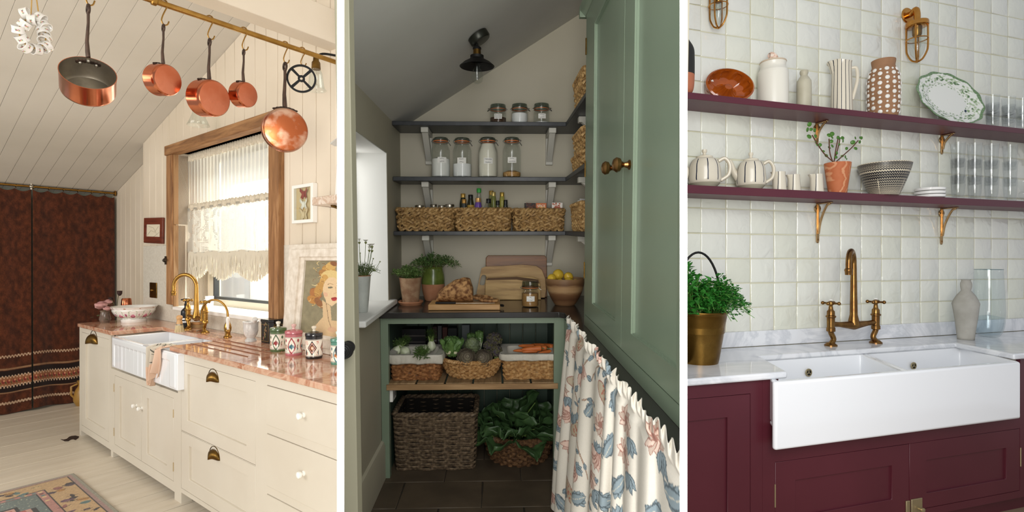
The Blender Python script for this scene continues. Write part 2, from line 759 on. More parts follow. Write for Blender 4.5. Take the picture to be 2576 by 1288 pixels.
# worn hole in the paint
hp = L.at(180, 1104, w=FL + 0.001)
solo('floor_patch', 'dark worn-through hole in the white floorboards by the cabinet foot', 'floor damage', L, hp,
     MB().prism([tuple((L.at(x, y, w=FL + .001) - hp)[:2]) for x, y in ((152, 1105), (160, 1106), (168, 1104), (174, 1099), (180, 1097), (190, 1096), (199, 1098), (197, 1102), (190, 1107), (184, 1105), (178, 1106), (172, 1110), (163, 1110))], 0, 0.0015), mat('bare dark wood', '#3a2417', 0.8, c2='#1f120b', scale=40))

# ceiling with boards running down the slope
th = math.atan(0.28)
cb = struct('ceiling', L, MB().prism([(-7.2, ceilL(-7.2) + 0.014), (-1.5, ceilL(-1.5) + 0.014), (-1.5, ceilL(-1.5) + 0.07), (-7.2, ceilL(-7.2) + 0.07)], -1.2, 2.1, 'y'), m_ceilL)
bl = mesh(MB().box((0, -0.0625, -0.001), (5.95, 0.0628, 0.013)), 'ceiling_board', m_ceilL)
v = 1.885
while v > -1.2:
    ob('ceiling_board', bl, cb, T(-7.2, v, ceilL(-7.2)) @ RY(-th), bev=0.0014, seg=1)
    v -= 0.1265

# near window wall
UL, UR0 = -5.687, cutL(VW)
WU0, WU1 = L.u(437, VW - 0.03), L.u(683, VW - 0.03)          # opening
WZ0, WZ1 = -0.385, 0.90
mb = MB()
ur = L.u(857, VW + 0.02)
mb.prism([(UL, VW + 0.005), (ur, VW + 0.005), (L.u(857, VW + 0.33), VW + 0.33), (UL, VW + 0.33)], FL, WZ0 - 0.03)
mb.prism([(UL, WZ0 - 0.03), (WU0, WZ0 - 0.03), (WU0, ceilL(WU0) + .01), (UL, ceilL(UL) + .01)], VW + 0.005, VW + 0.33, 'y')
mb.prism([(WU1, VW + 0.005), (ur, VW + 0.005), (L.u(857, VW + 0.33), VW + 0.33), (WU1, VW + 0.33)], WZ0 - 0.03, 1.75)
mb.prism([(WU0, WZ1), (WU1, WZ1), (WU1, ceilL(WU1) + 0.01), (WU0, ceilL(WU0) + 0.01)], VW + 0.005, VW + 0.33, 'y')
wallL = struct('wall_window', L, mb, m_cream)
bw, TT = 0.1475, 0.13
u = UL
k = 0
bcol = m_cream
while u < ur - 0.02:
    a, b = u + 0.003, min(u + bw - 0.003, ur)
    mid = (a + b) / 2
    top = lambda q: min(ceilL(q) - 0.002, 1.9)
    lo = TT if mid < WU0 else (WZ1 + 0.02 if mid < WU1 else 0.095)
    q = MB().prism([(a, lo), (b, lo), (b, top(b)), (a, top(a))], VW - 0.012, VW + 0.006, 'y')
    part(wallL, 'wall_board', q, m_cream, bev=0.004, seg=1)
    u += bw
# end return of the near wall, recessed wall behind it
struct('wall_return', L, MB().prism([(UL - 0.012, FL), (UL, FL), (UL, ceilL(UL)), (UL - 0.012, ceilL(UL) - .003)], VW - 0.012, VW + 0.33, 'y'), m_cream)
rw = struct('wall_recess', L, MB().prism([(-7.15, FL), (UL, FL), (UL, ceilL(UL)), (-7.15, ceilL(-7.15))], VR + 0.01, VR + 0.1, 'y'), m_cream)
u = -7.06
while u < UL:
    a, b = u + 0.003, u + 0.142
    part(rw, 'wall_board', MB().prism([(a, FL), (b, FL), (b, ceilL(b) - .002), (a, ceilL(a) - .002)], VR - 0.006, VR + 0.012, 'y'), m_cream, bev=0.004, seg=1)
    u += 0.1455
struct('wall_far', L, MB().prism([(-1.2, FL), (VR + 0.05, FL), (VR + 0.05, ceilL(-7.05)), (-1.2, ceilL(-7.05))], -7.15, -7.05, 'x'), mat('grey green paint', '#8d9484', 0.6))

# tiled splashback
sp = MB()
sp.box((UL, VW - 0.014, WT), (WU0 - 0.09, VW + 0.006, TT))
sp.box((WU0 - 0.1, VW - 0.014, WT), (WU1 + 0.1, VW + 0.006, WZ0 - 0.028))
sp.box((WU1 + 0.06, VW - 0.014, WT), (ur - 0.005, VW + 0.006, 0.098))
o = struct('wall_splashback', L, sp, m_mosaic)

# timber framed window
win = struct_root('window_1', L)
lu0, lu1 = L.u(411, VW - 0.06), L.u(714, VW - 0.05)
part(win, 'lintel', MB().box((lu0, VW - 0.055, 0.885), (lu1, VW + 0.02, 0.965)), m_rustic, bev=0.006)
part(win, 'lintel_soffit', MB().box((WU0, VW + 0.02, 0.90), (WU1, VW + 0.30, 0.93)), mat('dark lintel timber', '#3a2415', 0.7, c2='#55361f', scale=12))
part(win, 'jamb', MB().box((L.u(416, VW - 0.05), VW - 0.045, -0.37), (WU0 - 0.006, VW + 0.02, 0.885)), m_rusticz, bev=0.005)
for i, (v0, v1, za, zb) in enumerate(((VW - 0.03, VW + 0.09, 0.30, 0.885), (VW - 0.03, VW + 0.06, -0.385, 0.295), (VW + 0.065, VW + 0.15, -0.385, 0.16), (VW + 0.095, VW + 0.24, 0.165, 0.885), (VW + 0.155, VW + 0.24, -0.385, 0.16))):
    part(win, 'reveal_plank', MB().box((WU0 - 0.02, v0, za), (WU0, v1, zb)), wood('reveal timber', '#7d5a38', '#a17a52', '#c4a47e' if i in (1, 2, 4) else '#ab8258', 'z', 3.0 + i * .3, 0.7, 0.3), bev=0.002, seg=1)
part(win, 'jamb', MB().box((WU1 + 0.003, VW - 0.055, -0.42), (WU1 + 0.125, VW + 0.03, 0.886)), m_rusticz, bev=0.006)
part(win, 'reveal_plank', MB().box((WU1 - 0.02, VW + 0.03, -0.385), (WU1, VW + 0.3, 0.9)), m_rusticz)
part(win, 'sill', MB().box((WU0 - 0.03, VW - 0.03, WZ0 - 0.03), (WU1 + 0.01, VW + 0.33, WZ0)), m_white, bev=0.005)
gv = VW + 0.25
m_alu = mat('dark grey window metal', '#3a3d3f', 0.4, 0.3)
m_frame = mat('pale window paint', '#cfc7b4', 0.5)
part(win, 'frame', MB().frame(WU0, WZ0, WU1, WZ1 + .005, (0.11, 0.06, 0.03, 0.04), gv, gv + 0.05), m_frame)
part(win, 'sash', MB().frame(WU0 + 0.105, WZ0 + 0.055, WU1 - 0.02, WZ1 - 0.03, 0.022, gv - 0.012, gv + 0.03), m_alu)
part(win, 'pane', MB().box((WU0 + 0.12, gv + 0.005, WZ0 + 0.07), (WU1 - 0.035, gv + 0.009, WZ1 - 0.045)), m_glass)
lt = part(win, 'latch', MB().box((-0.01, -0.006, -0.035), (0.012, 0, 0.035)).tube([(0, -0.012, -0.01), (0.03, -0.02, 0.012), (0.05, -0.02, 0.0)], 0.008, 6).ball((0, -0.012, 0.0), 0.014), mat('dark latch', '#55504a', 0.4, 0.9), Mx=T(L.u(417, VW - 0.05), VW - 0.05, L.w(418, 655, VW - 0.05)))

# outside the window: white rendered yard wall with a grey door
yd = struct('wall_yard', L, MB().box((-7.5, 3.0, FL), (-2.6, 3.08, 0.9)), mat('sunlit rough render', '#f4f2ee', 0.8, c2='#d8d4cc', scale=30, lo=.45, hi=.8, bump=0.8, bscale=25, bdist=0.03))
dv = 2.94
part(yd, 'yard_door', MB().box((L.u(545, dv), dv, FL), (L.u(636, dv), dv + 0.06, 0.6)), mat('pale grey door', '#b9bec6', 0.6))
part(yd, 'door_frame', MB().box((L.u(634, dv), dv - 0.02, FL), (L.u(652, dv), dv + 0.06, 0.6)), m_white)
struct('ground_yard', L, MB().box((-8, 2.16, FL - 0.05), (-2.6, 3.1, FL)), m_white)

# white painted beam
k = 1.22
mb = MB().box((-2.248 * k, -0.6, 1.0 * k), (-2.148 * k, 1.815, 1.0 * k + 0.19))
struct('beam', L, mb, m_cream, bev=0.004)

# ================================================================== MIDDLE ROOM: shell
m_sage = mat('sage wall paint', '#b3ad99', 0.6, c2='#aaa48f', scale=1.5)
m_ceilM = mat('pantry ceiling plaster', '#cdcbc4', 0.75, c2='#c6c4bc', scale=1.5, bump=0.08, bscale=35)
m_wallM = mat('pantry back wall paint', '#c2bba8', 0.6, c2='#bab39f', scale=1.5)
m_reveal = mat('window reveal plaster', '#e2e2de', 0.7, bump=0.1, bscale=20)
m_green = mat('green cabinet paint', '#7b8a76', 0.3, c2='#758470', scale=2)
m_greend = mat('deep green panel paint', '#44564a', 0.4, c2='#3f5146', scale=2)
m_slate = mat('black slate shelf', '#34363a', 0.4, c2='#2b2d30', scale=25, bump=0.1, bscale=90)
m_tread = mat('brown stone floor', '#564a3b', 0.55, c2='#463c30', scale=5, bump=0.15, bscale=40, rnd=0.08)
def vcut(u, w=None, px=1712):
    if w is None:
        return max(vcut(u, q, px) for q in (-.5, .3, 1.1))
    k = (px - PX) / F
    U_, V_, W_ = M.ax
    return -((U_.x - k * U_.y) * u + (W_.x - k * W_.y) * w) / (V_.x - k * V_.y)


MWT, MFL, MVF, MVW, MUL, MUR = -0.49, -1.50, 3.12, 3.90, -0.69, 0.76
ceilM = lambda u: 0.715 + 0.638 * (u - MUL)

flm = struct('floor', M, MB().prism([(-0.80, 2.4), (0.75, 2.2), (MUR, MVW), (MUL - .1, MVW)], MFL - 0.05, MFL - 0.004), mat('floor joint', '#2c261f', 0.8))
for j in range(6):
    for i in range(5):
        u0 = -1.0 + 0.46 * i + (0.23 if j % 2 else 0)
        v0 = 2.2 + j * 0.30
        a, b = max(u0, -0.80), min(u0 + 0.455, 0.72)
        if b - a > 0.05:
            part(flm, 'floor_tile', MB().box((a, v0, MFL - 0.01), (b, v0 + 0.296, MFL)), m_tread, bev=0.003, seg=1)
struct('wall_back', M, MB().prism([(MUL - .2, MFL), (MUR + .1, MFL), (MUR + .1, ceilM(MUR + .1) + .05), (MUL, ceilM(MUL) + .02), (MUL - .2, ceilM(MUL))], MVW, MVW + 0.1, 'y'), m_wallM)
def slab(poly, zf, t):
    n = len(poly)
    m_ = MB()
    m_.add([(x, y, zf(x)) for x, y in poly] + [(x, y, zf(x) + t) for x, y in poly],
           [list(range(n))[::-1], [i + n for i in range(n)]] + [[i, (i + 1) % n, (i + 1) % n + n, i + n] for i in range(n)])
    return m_


uM = lambda px, v_: M.u(px, v_, 300)
struct('ceiling', M, slab([(M.at(864, -400, v=1.3)[0], 1.3), (uM(1716, 1.3), 1.3), (MUR + .1, vcut(MUR + .1)), (MUR + .1, MVW + .1), (MUL - .02, MVW + .1), (MUL - .02, 2.55), (M.at(864, -300, v=2.0)[0], 2.0)], lambda x: ceilM(x), 0.08), m_ceilM)
# left wall with a deep window opening
wv0, wv1, wz0, wz1 = 2.66, 3.42, -0.455, 0.483
lw = MUL - 0.25
u8 = lambda v_: max(M.at(862, y_, v=v_)[0] for y_ in (-250, 1500))
mb = MB()
WLP = lambda va, vb: [(MUL, va), (MUL, vb)] + [(max(lw, u8(q)), q) for q in (vb + (va - vb) * k / 8 for k in range(9))]
mb.prism(WLP(2.52, MVW + .05), MFL, wz0 - 0.035)
mb.prism(WLP(2.52, MVW + .05), wz1, ceilM(MUL) + .02)
mb.prism(WLP(wv1, MVW + .05), wz0 - 0.035, wz1)
mb.prism(WLP(2.52, wv0), wz0 - 0.035, wz1)
struct('wall_left', M, mb, m_sage, smooth=False)
w2 = struct_root('window_2', M)
part(w2, 'reveal_lining', MB().box((lw + .01, wv1 - 0.006, wz0), (MUL - 0.002, wv1 - 0.0005, wz1)).prism([(MUL - .002, wv0), (MUL - .002, wv1 - .006), (lw + .01, wv1 - .006), (lw + .01, 3.05), (u8(wv0), wv0)], wz1 - .006, wz1 - .0005), m_reveal, smooth=False)
part(w2, 'sill', MB().prism([(MUL + .045, wv0 - .03), (MUL + .045, wv1 + .06), (max(lw, u8(wv1 + .06)), wv1 + .06), (u8(3.1), 3.1), (u8(wv0 - .03), wv0 - .03)], wz0 - .034, wz0), m_reveal, bev=0.008)
part(w2, 'frame', MB().box((lw + .01, wv1 - .03, wz0), (lw + .04, wv1 - .006, wz1)), m_white)
# skirting board
struct('baseboard_left', M, MB().prism([(MUL, MFL), (MUL + 0.022, MFL), (MUL + 0.022, -1.30), (MUL + 0.014, -1.275), (MUL, -1.268)], 2.52, 3.16, 'y'), m_sage)
# right wall behind the cupboard and the return shelves
struct('wall_right', M, MB().prism([(vcut(MUR), MFL), (MVW, MFL), (MVW, 1.7), (vcut(MUR), 1.7)], MUR, MUR + 0.04, 'x'), m_wallM)
# open door at the left edge with a ribbed black knob
dY = 1.30
dx0, dx1 = M.u(866, dY), M.u(889, dY)
dr = struct('door_1', M, MB().box((dx0 - 0.012, dY, MFL), (dx1, dY + 0.045, 0.585)), mat('open door paint', '#8b8772', 0.5), bev=0.002)
mb = MB()
kr = 0.021
mb.lathe([(0.008, 0), (0.009, 0.018), (0.018, 0.024), (kr, 0.034), (kr * .97, 0.042)] + [(kr * (1 - i / 9) * (1.0 if i % 2 else 0.96), 0.043 + 0.004 * sin(i / 9 * pi / 2) + (0.0015 if i % 2 else 0)) for i in range(1, 9)] + [(0, 0.047)], 28, axis='-y')
part(dr, 'door_knob', mb, m_black, Mx=T(M.u(877, dY, 873), dY, M.w(877, 873, dY)))
part(dr, 'knob_rose', MB().lathe([(0, 0), (0.016, 0), (0.016, 0.004), (0, 0.005)], 20, axis='-y'), m_black, Mx=T(M.u(877, dY, 873), dY, M.w(877, 873, dY)))

# ================================================================== RIGHT ROOM: shell with glazed tiles
RVW, RSF, RWT, RFL = 2.70, 2.49, -0.555, -1.46
m_grout = mat('tile grout', '#cdc9ae', 0.8)


def tile_mat():
    t = NT('hand made glazed tile')
    oi = t.n('ObjectInfo')
    c = t.ramp(oi.outputs['Random'], [(0.0, hx('#d9dacb')), (0.5, hx('#e2e3d8')), (1.0, hx('#dcdcd4'))])
    t.l(c, t.b.inputs['Base Color'])
    t.b.inputs['Roughness'].default_value = 0.07
    t.b.inputs['Coat Weight'].default_value = 0.3
    v = t.co((1, 1, 1))
    va = t.n('VectorMath', operation='ADD')
    sc = t.n('VectorMath', operation='SCALE')
    t.l(oi.outputs['Location'], sc.inputs[0])
    sc.inputs['Scale'].default_value = 5.3
    t.l(v, va.inputs[0])
    t.l(sc.outputs[0], va.inputs[1])
    n = t.n('TexNoise', Scale=11.0, Detail=2.5, Distortion=0.8)
    t.l(va.outputs[0], n.inputs['Vector'])
    t.bump(n.outputs['Fac'], 0.55, 0.014)
    return t.m


m_tile = tile_mat()
ul, ur2 = R.u(1722, RVW + .03), R.u(2600, RVW) + 1.3
wr = struct('wall_tiled', R, MB().prism([(R.u(1722, RVW), RVW), (ur2, RVW), (ur2, RVW + 0.12), (R.u(1722, RVW + .12), RVW + 0.12)], RFL, 2.3), m_grout)
tw, trh = 0.1795, 0.1505
tu0 = 1.984 * RVW / 2.66
tw0 = -0.434 * RVW / 2.66
tms = []
for q in range(5):
    rg = random.Random(q)
    def fn(s_, t_):
        x, z = (s_ - .5) * (tw - 0.005), (t_ - .5) * (trh - 0.005)
        e = min(min(s_, 1 - s_) * tw, min(t_, 1 - t_) * trh)
        h = 0.005 * min(1, (e / 0.007) ** 0.5) if e > 0 else 0
        return (x, -h - 0.0015 * sin(5 * x * 10 + q) * cos(31 * z + q * 2) * (e > 0), z)
    mbt = MB().grid(lambda s_, t_: fn([0, .016, .04, .5, .96, .984, 1][round(s_ * 6)], [0, .02, .048, .5, .952, .98, 1][round(t_ * 6)]), 6, 6)
    tms.append(mesh(mbt, 'tile', m_tile, True, 0))
rg = random.Random(3)
for j in range(19):
    for i in range(-1, 20):
        uc, wc = tu0 + (i + .5) * tw, tw0 + (j + .5) * trh
        x0, yy = R.pix(uc + tw / 2, RVW, wc)
        xa, yb = R.pix(uc - tw / 2, RVW, wc)
        if x0 < 1735 or xa > 2830 or R.pix(uc, RVW, wc - trh / 2)[1] < -30:
            continue
        if xa < 1722:      # cut tile at the partition
            a = R.u(1724, RVW)
            if uc + tw / 2 - a > 0.02:
                part(wr, 'tile', MB().box((a, RVW - 0.007, wc - trh / 2 + .003), (uc + tw / 2 - .003, RVW, wc + trh / 2 - .003)), m_tile, bev=0.003)
            continue
        ob('tile', tms[rg.randrange(5)], wr, T(uc + rg.uniform(-.0012, .0012), RVW, wc + rg.uniform(-.0012, .0012)) @ RX(rg.uniform(-.012, .012)) @ RZ(rg.uniform(-.012, .012)) @ RY(rg.uniform(-.006, .006)))
struct('floor', R, MB().prism([(0.6, 0.2), (ur2, 0.2), (ur2, RVW), (R.u(1722, RVW), RVW), (R.u(1722, 1.2), 1.2)], RFL - 0.05, RFL), mat('oak floor', '#8f7c66', 0.5))
# ================================================================== LEFT ROOM: cabinets
CV = 1.315                                          # cabinet face
cw = lambda x, y: L.w(x, y, CV)
cu = lambda x: L.u(x, CV)
TOPW = WT - 0.03
U0, U1, U2, U3 = cu(200), cu(279), cu(447.5), cu(656)
zb = cw(250, 1113)                                   # underside of the bottom rail
m_shadow = mat('cabinet gap shade', '#4a4236', 0.9)


m_hingep = mat('cream painted brass hinge', '#b7a27c', .45, .4)


def inset_front(root, name, x0, z0, x1, z1, pan=None, depth=0.012, v=CV, mt=None, th=0.02):
    """frame-and-panel or slab front sitting in the cabinet face"""
    mt = mt or m_cab
    e = 0.0022
    x0, x1, z0, z1 = x0 + e, x1 - e, z0 + e, z1 - e
    if pan:
        a, b, c, d = pan
        mb = MB().frame(x0, z0, x1, z1, (a - x0, b - z0, x1 - c, z1 - d), v, v + th)
        dr = part(root, name, mb, mt, bev=0.0012, seg=1)
        part(dr, 'panel', MB().box((a - .002, v + depth, b - .002), (c + .002, v + th - .002, d + .002)), mt)
    else:
        dr = part(root, name, MB().box((x0, v, z0), (x1, v + th, z1)), mt, bev=0.0015)
    return dr


def cup_pull(dr, u, w, wd, v=CV, mt=None):
    r = wd / 2 * .86
    mb = MB()
    mb.grid(lambda s_, t_: (u + r * cos(pi * s_) * (0.25 + 0.75 * sin(t_ * pi / 2)) if 0 else u + r * cos(pi * s_) * sin(pi / 2 * (1 - t_) + 0.0), v - 0.55 * r * sin(pi / 2 * t_) * (0.35 + .65 * sin(pi * s_)) - 0.001, w + 0.74 * r * sin(pi * s_) * sin(pi / 2 * (1 - t_)) * 1.0 + (0 if 1 else 0)), 16, 7)
    h = part(dr, 'handle', mb, mt or m_brassd, solid=0.003)
    part(dr, 'handle_flange', MB().lathe([(r, 0), (r * 1.04, 0), (r * 1.04, 0.003), (r, 0.003)], 18, axis='-y', a0=0, a1=pi).move(u, v, w), mt or m_brassd)
    return h


def ball_knob(dr, u, w, r, v=CV, mt=None, name='knob'):
    mb = MB().lathe([(r * .75, 0), (r * .75, r * .3), (r * .4, r * .45), (r * .4, r * .9), (r * .85, r * 1.05), (r, r * 1.5), (r * .9, r * 1.95), (r * .5, r * 2.2), (0, r * 2.25)], 20, axis='-y').move(u, v, w)
    return part(dr, name, mb, mt or m_knob)


def hinge(root, u, w0, w1, v=CV, mt=None):
    part(root, 'hinge', MB().tube([(u, v - 0.001, w0), (u, v - 0.001, w1)], 0.0035, 8), mt or m_hingep)


def carcass(root, ua, ub, holes, zbot, feet, vb=VW - 0.02, rp=None, ztop=TOPW):
    """face frame as strips around the fronts, sides and back"""
    xs = sorted({ua, ub} | {h[0] for h in holes} | {h[2] for h in holes})
    zs = sorted({zbot, ztop} | {h[1] for h in holes} | {h[3] for h in holes})
    mb = MB()
    for x0, x1 in zip(xs, xs[1:]):
        z = zbot
        cells = []
        for z0, z1 in zip(zs, zs[1:]):
            mx, mz = (x0 + x1) / 2, (z0 + z1) / 2
            if not any(h[0] < mx < h[2] and h[1] < mz < h[3] for h in holes):
                if cells and abs(cells[-1][1] - z0) < 1e-9:
                    cells[-1][1] = z1
                else:
                    cells.append([z0, z1])
        for z0, z1 in cells:
            mb.box((x0, CV, z0), (x1, CV + 0.022, z1))
    part(root, 'face_frame', mb, m_cab)
    poly = [(ua, CV + 0.022), (ub, CV + 0.022), (rp(vb) if rp else ub, vb), (ua, vb)]
    part(root, 'body', MB().prism([(ua + .001, CV + 0.03), (poly[1][0] - .001, CV + 0.03), (poly[2][0] - .001, vb), (ua + .001, vb)], zbot, ztop - (0.30 if len(holes) == 2 and holes[0][3] < -0.9 else 0.002)), m_cab, smooth=False)
    for fu in feet:
        part(root, 'foot', MB().box((fu, CV, FL), (fu + 0.05, CV + 0.06, zbot)), m_cab)
    part(root, 'plinth', MB().box((ua + .01, CV + 0.12, FL), (min(ub, poly[2][0]) - .01, CV + 0.14, zbot)), m_shadow)  # dark sheet in the gap, shade under the unit put into its colour


# tall-door unit at the end of the run
c1 = thing('kitchen_cabinet', 'narrow cream cabinet at the end of the run below the floral bowl', 'cabinet', L, (0, 0, 0))
h = [(cu(205.5), cw(207, 1070), cu(274), cw(205.5, 835))]
carcass(c1, U0, U1, h, zb, (U0, ), ztop=TOPW)
d = inset_front(c1, 'door', *h[0], pan=(cu(215.5), cw(216, 1052), cu(263.5), cw(215, 861)))
cup_pull(d, cu(236), cw(236, 863), cu(247) - cu(224.5))
# sink unit
c2 = thing('kitchen_cabinet', 'cream double-door cabinet beneath the fluted sink', 'cabinet', L, (0, 0, 0))
SB = cw(281, 926)
h = [(cu(288.5), cw(290, 1119), cu(355.5), cw(287, 943)), (cu(355.5), cw(290, 1119), cu(437), cw(287, 943))]
carcass(c2, U1, U2, h, cw(309, 1152), (U1, U2 - 0.05), ztop=SB - .002)
d = inset_front(c2, 'door', *h[0], pan=(cu(300.5), cw(302, 1101), cu(340), cw(300, 971)))
ball_knob(d, cu(344), cw(344, 1020), 0.0145)
hinge(d, cu(287.3), cw(287, 985), cw(287, 965))
hinge(d, cu(287.3), cw(287, 1096), cw(287, 1076))
d = inset_front(c2, 'door', *h[1], pan=(cu(369.5), cw(371, 1143), cu(419), cw(369, 1001)))
ball_knob(d, cu(357.5), cw(357.5, 1027), 0.0145)
hinge(d, cu(436.8), cw(436, 1050), cw(436, 1030))
hinge(d, cu(436.8), cw(436, 1185), cw(436, 1163))
# two deep drawers with cup handles
c3 = thing('kitchen_cabinet', 'cream unit of two deep panelled drawers with antique brass cup handles', 'cabinet', L, (0, 0, 0))
h = [(cu(455.5), cw(456, 1082.5), cu(643), cw(455, 906.5)), (cu(455.5), cw(458, 1229), cu(643), cw(456, 1084))]
carcass(c3, U2, U3, h, cw(458, 1240), (U2, U3 - .05))
d = inset_front(c3, 'drawer', *h[0], pan=(cu(471.5), cw(473, 1058), cu(619.5), cw(471.5, 941)))
cup_pull(d, cu(537), cw(537, 958), cu(553) - cu(522))
d = inset_front(c3, 'drawer', *h[1], pan=(cu(475.5), cw(477, 1208), cu(621), cw(475, 1122)))
cup_pull(d, cu(540), cw(540, 1152), cu(555) - cu(525))
# knob drawers running out of the picture
c4 = thing('kitchen_cabinet', 'cream drawer unit with white ceramic knobs at the right end', 'cabinet', L, (0, 0, 0))
UE = L.u(853, CV)
h = [(cu(672.5), cw(672, 1068), UE + .05, cw(672, 968)), (cu(672.5), cw(672, 1221), UE + .05, cw(672, 1089)), (cu(672.5), cw(672, 1360), UE + .05, cw(672, 1241))]
h = [(a, b, UE - 0.004, d_) for a, b, c_, d_ in h]
carcass(c4, U3, UE, h, cw(672, 1370), (U3,), rp=lambda v: L.u(852, v))
for q, (kx, ky) in zip(h, ((752, 1047), (752, 1195), (752, 1340))):
    d = inset_front(c4, 'drawer', *q, v=CV - 0.006)
    ball_knob(d, L.u(kx, CV - .03), L.w(kx, ky, CV - .03), 0.0155, v=CV - 0.006)

# ------------------------------------------------------------------ marble worktop with a sink cut-out and drainer grooves
sk0, sk1, skb = L.at(279, 834, w=WT)[0], L.at(427, 870, w=WT)[0], 1.62
wt = thing('worktop', 'polished rose marble worktop with drainer grooves', 'worktop', L, (0, 0, 0))
ue = lambda v: L.u(857, v)
mb = MB()
uL = L.at(194, 813, w=WT)[0]
mb.prism([(uL, VF), (sk0, VF), (sk0, skb), (sk1, skb), (sk1, VF), (ue(VF), VF), (ue(VW - .016), VW - 0.016), (uL, VW - 0.016)], WT - 0.03, WT)
part(wt, 'slab', mb, m_pink, bev=0.004)
for i in range(4):
    v_ = 1.40 + i * 0.065
    part(wt, 'drainer_groove', MB().tube([(sk1 + 0.02, v_, WT + 0.0005), (sk1 + 0.75, v_ + 0.0, WT + 0.0005)], 0.004, 6, flat=0.3), mat('groove shade', '#7d4f3a', 0.2))
# white fluted butler sink
sv = 1.272
sa, sb_ = L.u(279.5, sv), L.u(443, sv)
st, sbt = WT - 0.031, L.w(281, 924, sv)
sk = thing('butler_sink', 'white ceramic butler sink with fluted apron front', 'sink', L, (0, 0, 0))
N = 120
pts = []
m0, m1 = sa + 0.06, sb_ - 0.10
nfl = 13
for i in range(N + 1):
    u_ = sa + (sb_ - sa) * i / N
    pts.append(u_)


def apron(s_, t_):
    u_ = sa + (sb_ - sa) * s_
    w_ = st + (sbt - st) * t_
    dpt = 0.0
    if m0 < u_ < m1:
        f = (u_ - m0) / (m1 - m0) * nfl
        fl_ = max(0, sin(pi * (f % 1))) ** 0.6
        e = min(1, max(0, (t_ - 0.22) / 0.12)) * min(1, max(0, (0.97 - t_) / 0.05))
        dpt = 0.018 * fl_ * e
    ec = 0.0
    for dd in (u_ - sa, sb_ - u_):
        if dd < 0.03:
            ec += 0.03 - math.sqrt(max(0, 0.03 ** 2 - (0.03 - dd) ** 2))
    et = 0.0
    hh = abs(sbt - st)
    for dd in (t_ * hh, (1 - t_) * hh):
        if dd < 0.02:
            et += 0.02 - math.sqrt(max(0, 0.02 ** 2 - (0.02 - dd) ** 2))
    return (u_, sv + dpt + ec + et, w_)


part(sk, 'apron', MB().grid(apron, 260, 40), m_fire, ang=0)
mb = MB()
mid = sa + (sb_ - sa) * 0.52
wl = 0.028
for a, b in ((sa, mid), (mid, sb_)):
    o_ = [(a, sv + 0.004), (b, sv + 0.004), (b, skb + 0.05), (a, skb + 0.05)]
    i_ = [(a + wl, sv + 0.03), (b - wl / 2, sv + 0.03), (b - wl / 2, skb + 0.02), (a + wl, skb + 0.02)]
    mb.ring(o_, i_, st - (0.0 if 1 else 0), sbt, 'z')
    mb.box((a + .01, sv + .03, sbt), (b - .01, skb + .03, sbt + 0.03))
part(sk, 'basin', mb, m_fire, bev=0.006)

# crumpled tea towel over the apron
tu = L.u(383, sv - 0.02)
cvs = Canvas(120, 160, '#c9bfae')
rg = random.Random(5)
cvs.rect(0, 105, 120, 160, '#d9b79d')
cvs.rect(80, 30, 120, 160, '#dcbca4')
for i in range(26):
    x, y = rg.uniform(0, 90), rg.uniform(0, 95)
    cvs.line([(x, y), (x + rg.uniform(4, 16), y + rg.uniform(-6, 12)), (x + rg.uniform(10, 24), y + rg.uniform(-2, 18))], rg.uniform(1, 3), '#3f3f38')


def towel(s_, t_):
    wdt = 0.17 * (1.15 - 0.45 * t_)
    x = (s_ - .5) * wdt + 0.03 * sin(3 * t_) - 0.02 * t_
    yy = -0.014 * sin(s_ * 15 + t_ * 3) * (0.3 + t_) - 0.012 * sin(s_ * 31 + 2 * t_)
    if t_ < 0.3:
        k_ = t_ / 0.3
        return (x + 0.06 * (1 - k_), 0.10 * (1 - k_) + yy * .4, 0.012 + 0.004 * sin(s_ * 20) + 0.006 * sin(k_ * pi))
    k_ = (t_ - .3) / .7
    return (x, yy - 0.012, 0.008 - 0.25 * k_ * (0.8 + 0.2 * sin(s_ * 5 + 1)))


me = printed(towel, 60, 80, cvs, 'tea_towel', painted('printed linen', 0.9))
o = ob('tea_towel', me, None, L.M @ T(tu, sv, st), solid=0.003)
tag(o, 'crumpled beige and grey patterned tea towel hanging over the fluted sink', 'tea towel')


